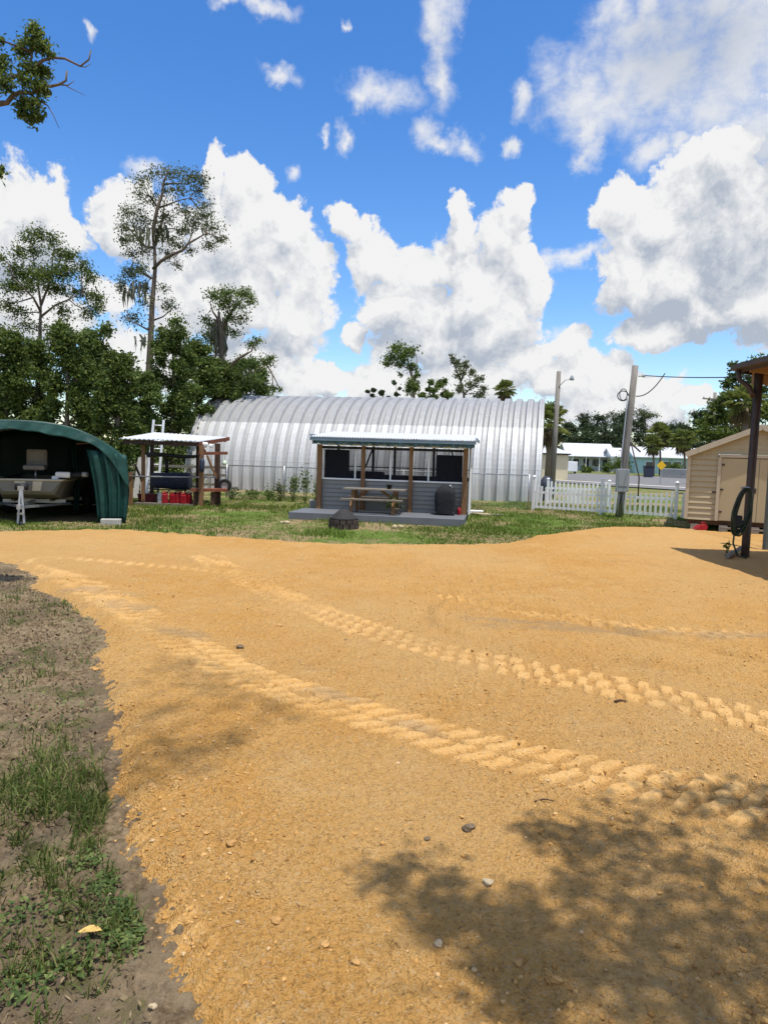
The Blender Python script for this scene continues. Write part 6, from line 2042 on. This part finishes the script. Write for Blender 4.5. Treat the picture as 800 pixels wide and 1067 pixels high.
palm('palm_tree', 'large bushy palm behind the slim pole beside the arched building', 572, 500, 441, 52, 26, 1, None, True, -2, 0.22)
palm('palm_tree', 'small dark palm head alone above the arched roof', 526, 440, 406, 70, 13, 2, None, True, 0, 0.18)
palm('palm_tree', 'palm in front of the pale blue house, taller of the close pair', 687, 500, 453, 96, 16, 3, 'palms by the pale blue house', True, 0)
palm('palm_tree', 'palm in front of the pale blue house, lower of the close pair', 680, 500, 463, 93, 13, 4, 'palms by the pale blue house', True, 0)
palm('palm_tree', 'single palm in front of the pale blue house nearest the shed', 712, 500, 459, 92, 16, 5, 'palms by the pale blue house', True, 1)
palm('palm_tree', 'palm standing before the large oak behind the beige shed', 776, 480, 420, 40, 24, 6, None, True, 0, 0.18)

# shrubs by the houses
for i, (px, py, rx, ry, Y, lm, lab) in enumerate(((640, 485, 9, 7, 104, 'mid', 'green shrub in front of the grey house left of the pole'), (649, 484, 8, 8, 102, 'dark', 'dark green shrub just left of the leaning pole across the road'), (610, 490, 6, 4, 104, 'dark', 'low dark shrub in front of the grey house porch'),
                                                  (704, 487, 9, 5, 100, 'dark', 'dark round hedge in front of the pale blue house'), (632, 488, 5, 4, 106, 'mid', 'small shrub beside the grey house corner'))):
    p = at(px, py + ry, Y)
    root = empty('shrub', (p.x, Y, 0), lab, 'shrub', 'shrubs by the houses')
    MB().tube([(p.x, Y, -.05), (p.x, Y, 0.6)], 0.06, 6).build('stem', M['bark'], root)
    k = Y / F_PX
    c = at(px, py, Y)
    c.z = max(c.z, ry * k * 0.9)
    V, F = leaf_cloud([(c, (rx * k, rx * k * .9, ry * k), 500)], 0.3, 500 + i, 0.55, 14, 0.34)
    link('foliage', npmesh('foliage', V, F), LM[lm], root)

# weeds along the arched building and around the lean-to and deck
for i, (px, py, rx, ry, Y, n, lm, lab) in enumerate(((318, 499, 6, 11, 26.5, 150, 'mid', 'tall leafy weed just left of the porch post'), (306, 503, 7, 9, 27.5, 190, 'mid', 'leafy weed at the foot of the ribbed building left of the porch'),
                                                     (292, 507, 7, 7, 27.5, 160, 'olive', 'grey green weed clump between lean-to and porch'), (330, 495, 4, 7, 26.0, 70, 'mid', 'thin climbing weed touching the left porch post'),
                                                     (262, 514, 8, 4, 28.0, 150, 'mid', 'low weed clump right of the small tyre at the building foot'), (244, 513, 7, 5, 27.5, 130, 'olive', 'low weed clump just right of the lean-to'),
                                                     (280, 513, 7, 4, 27.8, 130, 'mid', 'low weed clump in the middle of the building foot'), (757, 570, 4, 3, 15.0, 60, 'bright', 'small green tuft of weed beside the carport post'),
                                                     (150, 508, 7, 6, 27.5, 130, 'dark', 'dark weed clump behind the left of the lean-to'))):
    p = at(px, py, Y)
    k = Y / F_PX
    zb = padz(p.x, Y) if Y < 20 else 0.0
    root = empty('weed_clump', (p.x, Y, zb), lab, 'weed')
    top = p.z + ry * k
    mb = MB()
    rr = random.Random(600 + i)
    for s_ in range(5):
        e_ = Vector((p.x + rr.uniform(-.7, .7) * rx * k, Y + rr.uniform(-.7, .7) * rx * k, zb + (top - zb) * rr.uniform(0.6, 0.95)))
        mb.tube([Vector((p.x + rr.uniform(-.2, .2) * rx * k, Y, zb - 0.02)), e_], [0.012, 0.005], 4)
    mb.build('stem', LM['mid'], root)
    c = Vector((p.x, Y, (zb + top) / 2 + 0.05))
    V, F = leaf_cloud([(c, (rx * k, rx * k, (top - zb) * 0.5), n * 1.6)], 0.085 if Y > 20 else 0.04, 610 + i, 0.6, 12, 0.3)
    V[:, 2] = np.maximum(V[:, 2], zb + 0.01)
    link('foliage', npmesh('foliage', V, F), LM[lm], root)

# shrub standing on the deck under the table end
q = xc @ Vector((2.62, -1.05, DZ))
ds = empty('potted_shrub', q, 'small green shrub in a pot at the right end of the picnic table', 'potted plant')
MB().lathe(q, [(0, 0), (0.10, 0), (0.13, 0.16), (0.14, 0.16), (0.14, 0.19), (0.115, 0.19), (0, 0.17)], 14).build('pot', M['greywood'], ds)
V, F = leaf_cloud([(q + Vector((0, 0, 0.33)), (0.30, 0.22, 0.18), 330)], 0.07, 77, 0.5, 10, 0.35)
V[:, 2] = np.maximum(V[:, 2], q.z + 0.17)
link('foliage', npmesh('foliage', V, F), LM['mid'], ds)

# the limb reaching in at the upper left, with its tree beyond the frame
YN = 9.0
tree('overhanging_oak', 'oak limb with dark leaf bunches reaching in at the upper left', 'tree', YN, [(-300, 480, 0), (-290, 330, 0), (-260, 200, 0), (-190, 130, 0)], 0.34,
     [([(-190, 130), (-120, 118), (-40, 110), (0, 108), (8, 107), (14, 99), (22, 96), (34, 97), (48, 91), (62, 88), (69, 84), (70, 74)], 0.045), ([(-40, 110), (-10, 90), (15, 80), (30, 74), (45, 63), (55, 60), (68, 61), (84, 69), (93, 62), (95, 52)], 0.030),
      ([(62, 88), (71, 89), (78, 84)], 0.012), ([(30, 97), (40, 104), (50, 110), (56, 120), (62, 134)], 0.012), ([(84, 69), (89, 70), (96, 66)], 0.008), ([(70, 90), (80, 95), (90, 100)], 0.006), ([(30, 74), (34, 55), (37, 38)], 0.015), ([(-260, 200), (-120, 192), (-30, 188), (2, 182)], 0.03)],
     [(38, 32, 6, 7, 230), (36, 45, 10, 8, 420), (26, 52, 8, 8, 300), (47, 50, 6, 7, 220), (52, 57, 4, 4, 90), (2, 70, 8, 12, 420), (4, 86, 9, 8, 330), (30, 72, 10, 7, 330), (44, 76, 8, 7, 260), (40, 90, 9, 7, 280), (26, 84, 7, 5, 150), (48, 96, 5, 5, 120),
      (25, 106, 7, 8, 240), (36, 110, 8, 9, 300), (31, 122, 6, 7, 200), (42, 122, 4, 4, 90), (22, 118, 4, 6, 100), (2, 42, 3, 4, 50), (0, 183, 5, 8, 130), (3, 178, 3, 4, 50),
      (-120, 70, 30, 26, 900), (-190, 60, 40, 30, 1100), (-260, 90, 50, 40, 1300), (-230, 160, 40, 30, 800), (-120, 150, 30, 20, 600)],
     'mid', 0.075, 51, spread=0.46, sub=9, aspect=0.42, dens=0.62)

# the oak behind the photographer, whose shade lies on the dirt
SH = []
rr = random.Random(91)
spots = [(435, 905, .17), (418, 925, .15), (470, 935, .20), (500, 955, .22), (530, 968, .20), (480, 978, .20), (560, 985, .22), (505, 1000, .16), (590, 880, .20), (565, 868, .14), (625, 872, .22), (650, 895, .22), (680, 862, .22),
         (712, 842, .20), (745, 832, .22), (780, 845, .22), (700, 905, .24), (740, 920, .26), (775, 950, .26), (720, 960, .24), (660, 955, .22), (640, 985, .20), (690, 1000, .24), (740, 1010, .26), (790, 1020, .26), (760, 1060, .26),
         (700, 1055, .22), (640, 1040, .2), (590, 1015, .18), (830, 880, .3), (850, 960, .3), (870, 1040, .3), (900, 900, .35), (610, 935, .16), (835, 1000, .28), (560, 1050, .18), (820, 835, .2), (540, 1005, .14), (455, 960, .14)]
cls, soft = [], []
for (px, py, r_) in spots:
    g_ = G(px, py, 0.08)
    h = rr.uniform(6.0, 8.5)
    c = g_ + SUN * (h / SUN.z)
    cls.append((c, (r_ * 1.15, r_ * 1.15, r_ * 1.2), 80))
for (px, py, r_) in ((205, 705, .22), (235, 712, .26), (262, 726, .24), (190, 690, .2), (172, 742, .22), (185, 775, .24), (215, 782, .28), (165, 785, .2), (250, 770, .2), (290, 742, .2)):
    g_ = G(px, py, 0.08)
    h = rr.uniform(14, 16)
    soft.append((g_ + SUN * (h / SUN.z), (r_ * 1.3, r_ * 1.3, r_ * 1.2), 45))
oak = empty('shade_oak', (6.2, -4.2, 0), 'oak standing behind the viewpoint whose dappled shade falls on the dirt', 'tree')
mb = MB()
T0 = [Vector((6.2, -4.2, -0.1)), Vector((6.0, -4.1, 2.0)), Vector((5.6, -3.8, 4.2)), Vector((5.0, -3.2, 6.0)), Vector((4.4, -3.2, 8.4))]
mb.tube(T0, [0.42, 0.34, 0.30, 0.22, 0.09], 10)
for (c, r_, n_) in cls:
    near = min(T0[2:], key=lambda q: (q - c).length)
    m1 = near.lerp(c, 0.5) + Vector((rr.uniform(-.2, .2), rr.uniform(-.2, .2), 0.3))
    mb.tube([near, m1, c], [0.022, 0.014, 0.005], 5)
mb.build('trunk', M['bark'], oak)
V, F = leaf_cloud(cls, 0.095, 92, 0.55, 8, 0.42)
link('crown', npmesh('crown', V, F), LM['dark'], oak)

pine = empty('tall_pine', (-3.0, -6.4, 0), 'tall slender tree behind the viewpoint, faint shade on the left of the dirt', 'tree')
mb = MB()
T1 = [Vector((-3.0, -6.4, -0.1)), Vector((-2.9, -6.4, 8.0)), Vector((-2.8, -6.3, 15.0))]
mb.tube(T1, [0.26, 0.20, 0.10], 10)
for (c, r_, n_) in soft:
    mb.tube([T1[2] - Vector((0, 0, rr.uniform(0.2, 2.0))), T1[2].lerp(c, 0.5) + Vector((0, 0, 0.3)), c], [0.03, 0.018, 0.006], 5)
mb.build('trunk', M['bark'], pine)
V, F = leaf_cloud(soft, 0.10, 93, 0.5, 8, 0.42)
link('crown', npmesh('crown', V, F), LM['dark'], pine)

# ------------------------------------------------------------------ grass
def blades(P, hgt, wid, seed, lean=0.5):
    g = np.random.default_rng(seed)
    n = len(P)
    a = g.random(n) * 2 * np.pi
    u = np.stack([np.cos(a), np.sin(a), np.zeros(n)], 1) * wid[:, None]
    b = g.random(n) * 2 * np.pi
    ln = (g.random(n) ** 0.8) * lean
    t_ = np.stack([np.cos(b) * ln, np.sin(b) * ln, np.ones(n) * np.sqrt(np.maximum(0.05, 1 - ln ** 2))], 1)
    mid = P + t_ * hgt[:, None] * 0.55 + np.array([0, 0, 0.04]) * hgt[:, None]
    tip = P + t_ * hgt[:, None] + np.stack([np.cos(b), np.sin(b), -0.5 * np.ones(n)], 1) * (ln * hgt * 0.5)[:, None]
    V = np.stack([P - u, P + u, mid + u * 0.8, mid - u * 0.8, tip], 1).reshape(-1, 3)
    i = np.arange(n) * 5
    F = np.concatenate([np.stack([i, i + 1, i + 2], 1), np.stack([i, i + 2, i + 3], 1), np.stack([i + 3, i + 2, i + 4], 1)])
    return V, F


def scatter(n, x0, x1, y0, y1, seed):
    g = np.random.default_rng(seed)
    return g.uniform(x0, x1, n), g.uniform(y0, y1, n), g


def in_rect(x, y, xf, a0, a1, b0, b1):
    inv = xf.inverted()
    lx = inv[0][0] * x + inv[0][1] * y + inv[0][3]
    ly = inv[1][0] * x + inv[1][1] * y + inv[1][3]
    return (lx > a0) & (lx < a1) & (ly > b0) & (ly < b1)


x, y, g = scatter(260000, -13, 15, 14.0, 31, 1)
dn_ = 0.5 + 0.9 * fbm(x * 0.45, y * 0.45, 4, 61) + 0.5 * fbm(x * 2.0, y * 2.0, 3, 62)
front = smooth01(0.0, 1.2, -poly_sdf(x, y, pad_poly)) * 0.35 + 0.65
keep = (poly_sdf(x, y, pad_poly) < 0.05) & (g.random(len(x)) < np.clip(dn_, 0.05, 1) * np.clip(1.35 - (y - 15) / 22, 0.3, 1)) & (np.abs(x / y) < 0.62)
keep &= ~in_rect(x, y, xc, -0.42, 4.75, -1.8, 2.7)
keep &= ~in_rect(x, y, xt, -4.7, 0.0, 0.25, 6.2) & ~((x > -8.4) & (x < -6.25) & (y > 23.75) & (y < 24.8))
x, y = x[keep], y[keep]
z = ground_base(x, y)
h = (0.05 + 0.11 * g.random(len(x)) ** 1.6) * np.clip(0.7 + 1.2 * fbm(x * 0.7, y * 0.7, 3, 66), 0.45, 1.7)
V, F = blades(np.stack([x, y, z - 0.01], 1), h, 0.006 + 0.008 * g.random(len(x)), 2)
lawn = link('lawn_grass', npmesh('lawn_grass', V, F), LM['grass'])
tag(lawn, kind='stuff')

# ragged grass in the left foreground
PX_T = [(40, 822, .55, 1300), (80, 838, .30, 900), (100, 850, .14, 350), (15, 835, .4, 900), (62, 965, .10, 120), (48, 910, .16, 260), (20, 925, .20, 320), (90, 885, .14, 300), (68, 930, .16, 200), (10, 1010, .14, 220), (45, 1035, .16, 260),
        (95, 1000, .10, 120), (120, 970, .12, 160), (130, 955, .10, 140), (45, 700, .5, 260), (30, 650, .8, 800), (60, 632, .5, 600), (15, 620, .7, 700), (20, 760, .4, 200), (70, 1050, .12, 90), (135, 1000, .08, 80), (85, 700, .3, 160),
        (40, 720, .3, 150), (110, 915, .08, 120), (30, 985, .12, 80), (100, 940, .1, 120), (12, 885, .1, 100), (58, 800, .3, 160), (5, 640, .6, 500)]
PP, HH = [], []
for (px, py, r_, n_) in PX_T:
    c = G(px, py)
    n_ = int(n_ * (0.42 if py > 870 else 0.40 if py < 780 else 0.85))
    k = max(1, n_ // 16)
    tc_ = g.normal(size=(k, 2)) * r_ * 0.55
    idx = g.integers(0, k, n_)
    q = tc_[idx] + g.normal(size=(n_, 2)) * (0.022 + r_ * 0.05)
    PP.append(np.stack([c.x + q[:, 0], c.y + q[:, 1]], 1))
    HH.append((0.03 + 0.10 * g.random(n_) ** 1.3) * (1.0 + 0.5 * (n_ > 800)))
c = G(62, 965)
PP = np.concatenate(PP)
HH = np.concatenate(HH)
x, y, g2 = scatter(9000, -8, 0, 1.8, 14, 5)
kk = g2.random(len(x)) < np.clip(0.08 + 0.9 * fbm(x * 1.5, y * 1.5, 3, 64), 0.01, 1)
PP = np.concatenate([PP, np.stack([x[kk], y[kk]], 1)])
HH = np.concatenate([HH, 0.02 + 0.05 * g2.random(kk.sum())])
ok = poly_sdf(PP[:, 0], PP[:, 1], pad_poly) < 0.03
PP, HH = PP[ok], HH[ok]
z = ground_base(PP[:, 0], PP[:, 1])
V, F = blades(np.stack([PP[:, 0], PP[:, 1], z - 0.005], 1), HH, 0.0022 + 0.0028 * g.random(len(PP)), 7, 0.85)
tag(link('foreground_grass', npmesh('foreground_grass', V, F), LM['weed']), kind='stuff')

# dead leaf litter and roots on the bare soil
x, y, g3 = scatter(26000, -6, -0.3, 1.9, 11, 8)
ok = poly_sdf(x, y, pad_poly) < -0.02
x, y = x[ok], y[ok]
z = ground_base(x, y)
n_ = len(x)
a = g3.random(n_) * 6.28
L1 = 0.006 + 0.017 * g3.random(n_) ** 1.5
W1 = L1 * (0.12 + 0.4 * g3.random(n_))
tl_ = g3.normal(size=(n_, 2)) * 0.006
c_, s_ = np.cos(a), np.sin(a)
P = np.stack([x, y, z + 0.016], 1)
U = np.stack([c_ * L1, s_ * L1, tl_[:, 0]], 1)
W2 = np.stack([-s_ * W1, c_ * W1, tl_[:, 1]], 1)
V = np.stack([P - U, P + W2, P + U, P - W2], 1).reshape(-1, 3)
litm = leafmat('dry leaf litter', (0.05, 0.036, 0.022), (0.13, 0.092, 0.05), (0.30, 0.22, 0.12), 0.1)
tag(link('leaf_litter', npmesh('leaf_litter', V, np.arange(4 * n_).reshape(n_, 4)), litm), kind='stuff')

# small broad leaved ground cover creeping along the edge of the dirt
PPc = []
for (px, py, r_, n_) in ((120, 960, .10, 260), (135, 985, .09, 240), (110, 930, .08, 160), (146, 950, .05, 100), (95, 905, .08, 140), (30, 960, .14, 160), (75, 1010, .12, 160), (20, 1040, .12, 120), (60, 740, .4, 160), (40, 690, .5, 200), (90, 640, .3, 160)):
    c = G(px, py)
    q = g3.normal(size=(n_, 2)) * r_ * 0.6
    PPc.append(np.stack([c.x + q[:, 0], c.y + q[:, 1]], 1))
PPc = np.concatenate(PPc)
PPc = PPc[poly_sdf(PPc[:, 0], PPc[:, 1], pad_poly) < 0.02]
n_ = len(PPc)
z = ground_base(PPc[:, 0], PPc[:, 1]) + 0.015 + 0.022 * g3.random(n_)
a = g3.random(n_) * 6.28
L1 = 0.007 + 0.009 * g3.random(n_)
U = np.stack([np.cos(a) * L1, np.sin(a) * L1, g3.normal(size=n_) * 0.004], 1)
W2 = np.stack([-np.sin(a) * L1 * 0.55, np.cos(a) * L1 * 0.55, g3.normal(size=n_) * 0.004], 1)
P = np.concatenate([PPc, z[:, None]], 1)
V = np.stack([P - U, P + W2, P + U, P - W2], 1).reshape(-1, 3)
tag(link('ground_cover', npmesh('ground_cover', V, np.arange(4 * n_).reshape(n_, 4)), LM['mid']), kind='stuff')

# ------------------------------------------------------------------ pebbles and clods on the dirt
phi = (1 + 5 ** 0.5) / 2
ICO = np.array([(-1, phi, 0), (1, phi, 0), (-1, -phi, 0), (1, -phi, 0), (0, -1, phi), (0, 1, phi), (0, -1, -phi), (0, 1, -phi), (phi, 0, -1), (phi, 0, 1), (-phi, 0, -1), (-phi, 0, 1)]) / 1.902
ICF = np.array([(0, 11, 5), (0, 5, 1), (0, 1, 7), (0, 7, 10), (0, 10, 11), (1, 5, 9), (5, 11, 4), (11, 10, 2), (10, 7, 6), (7, 1, 8), (3, 9, 4), (3, 4, 2), (3, 2, 6), (3, 6, 8), (3, 8, 9), (4, 9, 5), (2, 4, 11), (6, 2, 10), (8, 6, 7), (9, 8, 1)])
kd = None
from mathutils import kdtree
kd = kdtree.KDTree(len(ux))
sel = np.where((uy < 13))[0]
kd = kdtree.KDTree(len(sel))
for j, i in enumerate(sel):
    kd.insert((ux[i], uy[i], 0.0), int(i))
kd.balance()


def surf(x, y):
    i = kd.find((x, y, 0.0))[1]
    return float(zz[i])


g4 = np.random.default_rng(44)
NP_ = 18000
yy_ = 1.9 + 9.5 * g4.random(NP_) ** 1.9
xx_ = (g4.random(NP_) * 1.25 - 0.55) * (yy_ + 1.2)
wgt = np.clip(0.5 + 1.3 * fbm(xx_ * 0.9, yy_ * 0.9, 3, 77), 0.06, 1)
ok = (poly_sdf(xx_, yy_, pad_poly) > -0.12) & (g4.random(NP_) < wgt)
xx_, yy_ = xx_[ok], yy_[ok]
V, F = [], []
for j in range(len(xx_)):
    r_ = 0.0045 + 0.010 * g4.random() ** 2.6
    sh = np.array([1.0, 0.75 + 0.5 * g4.random(), 0.6 + 0.3 * g4.random()]) * r_
    a = g4.random() * 6.28
    m3 = np.array([[math.cos(a), -math.sin(a), 0], [math.sin(a), math.cos(a), 0], [0, 0, 1]])
    q = (ICO * (0.72 + 0.5 * g4.random((12, 1)))) * sh
    F.append(ICF + 12 * j)
    V.append(q @ m3.T + np.array([xx_[j], yy_[j], surf(xx_[j], yy_[j]) + r_ * 0.22]))
m_peb, t = newmat('loose clods and pebbles')
geo = t.n('ShaderNodeNewGeometry')
rmp = t.n('ShaderNodeValToRGB', {0: geo.outputs['Random Per Island']})
e = rmp.color_ramp.elements
e[0].color = (0.34, 0.175, 0.055, 1)
e[1].color = (0.56, 0.40, 0.22, 1)
e.new(0.45).color = (0.50, 0.275, 0.085, 1)
e.new(0.85).color = (0.56, 0.335, 0.12, 1)
bmp = t.n('ShaderNodeBump', {'Strength': 0.8, 'Distance': 0.004, 'Height': t.noise(geo.outputs['Position'], 220.0, 4.0)})
p = t.n('ShaderNodeBsdfPrincipled', {'Base Color': rmp.outputs[0], 'Roughness': 0.95, 'Specular IOR Level': 0.1, 'Normal': bmp.outputs[0]})
t.n('ShaderNodeOutputMaterial', {0: p.outputs[0]})
tag(link('loose_pebbles', npmesh('loose_pebbles', np.concatenate(V), np.concatenate(F)), m_peb), kind='stuff')

CL = [(158, 817, .050, 'clodmat', 'tan clod of earth near the left edge of the dirt by the grass'), (146, 838, .028, 'greystone', 'small dark red brown lump just below the tan clod'), (98, 688, .085, 'clodmat', 'orange clod on the very edge of the dirt beside grey soil'),
      (250, 673, .085, 'greystone', 'dark grey lump alone left of the middle of the dirt'), (291, 652, .07, 'clodmat', 'orange clod above and right of the dark grey lump'), (241, 878, .045, 'clodmat', 'tan clod left of the shade in the near dirt'),
      (288, 958, .045, 'clodmat', 'orange clod in the near dirt right of a white pebble'), (248, 957, .020, 'stone', 'white pebble in the near dirt'), (338, 986, .040, 'clodmat', 'orange clod left of the near shade, upper of two'),
      (371, 1004, .036, 'clodmat', 'orange clod left of the near shade, lower of two'), (488, 863, .060, 'greystone', 'grey brown lump above the near shade'), (445, 874, .030, 'greystone', 'small dark lump left of the grey brown lump'),
      (508, 919, .050, 'stone', 'pale flat stone in the sun between two shadow patches'), (457, 984, .040, 'stone', 'pale stone inside the left shadow patch'), (540, 1004, .040, 'clodmat', 'rounded clod in the middle of the shade'),
      (580, 1025, .038, 'clodmat', 'rounded clod at the bottom of the shade'), (160, 1030, .03, 'stone', 'pale stone at the lower edge of the dirt by the dark soil'), (115, 918, .022, 'stone', 'pale stone on the soil next to the dirt edge, upper'),
      (133, 968, .028, 'stone', 'pale stone on the soil next to the dirt edge, lower'), (214, 865, .036, 'clodmat', 'tan clod beside the left edge tracks'), (360, 665, .03, 'greystone', 'small dark lump beside the upper wheel track'), (470, 730, .035, 'greystone', 'small dark lump between the two wheel tracks')]
for i, (px, py, r_, mt_, lab) in enumerate(CL):
    r_ *= 0.46
    q = G(px, py, 0.09)
    zs = surf(q.x, q.y) if poly_sdf(np.array([q.x]), np.array([q.y]), pad_poly)[0] > 0 else padz(q.x, q.y)
    rr = random.Random(i)
    q = Vector((q.x, q.y, zs + r_ * 0.3))
    tag(MB().blob(q, (r_ * rr.uniform(0.9, 1.25), r_ * rr.uniform(0.7, 1.0), r_ * rr.uniform(0.55, 0.8)), 700 + i, 0.22, 3).build('clod' if mt_ != 'stone' else 'stone', M[mt_], None, q), lab, 'clod' if mt_ != 'stone' else 'stone')


def stick(px0, py0, px1, py1, r_, lab, mt_='darkwood'):
    a, b = G(px0, py0, 0.09), G(px1, py1, 0.09)
    a.z, b.z = surf(a.x, a.y) + r_ * 1.1, surf(b.x, b.y) + r_ * 1.1
    m1 = a.lerp(b, 0.5) + Vector((0, 0.01, 0.008))
    tag(MB().tube([a, m1, b], [r_, r_ * 0.8, r_ * 0.5], 6).build('stick', M[mt_], None, a), lab, 'stick')


stick(557, 835, 577, 834, .006, 'short dark stick on the dirt above the shade')
stick(640, 732, 652, 731, .010, 'short dark stick right of the upper wheel track')
stick(110, 860, 128, 832, .003, 'thin dry stalk leaning over the left edge of the dirt', 'greywood')
# yellow leaf on the soil
q = G(93, 981, 0.02)
q.z = padz(q.x, q.y) + 0.0
mb = MB()
n = 9
vs = []
for i in range(n + 1):
    f = i / n
    wv = 0.022 * math.sin(math.pi * min(1, f * 0.97 + 0.02)) ** 0.8
    for sd_i in (-1, 0, 1):
        vs.append(q + Vector((-0.045 + 0.09 * f, sd_i * wv + 0.015 * f, 0.02 + 0.010 * abs(sd_i) + 0.012 * math.sin(f * 3))))
mb.add(vs, [(3 * i + k, 3 * i + k + 3, 3 * i + k + 4, 3 * i + k + 1) for i in range(n) for k in (0, 1)], True)
o = mb.build('fallen_leaf', pm('yellow brown leaf', (0.62, 0.40, 0.12), 0.6, var=0.2, scale=40), None, q)
tag(o, 'yellow brown fallen leaf on the dark soil at the lower left', 'leaf')
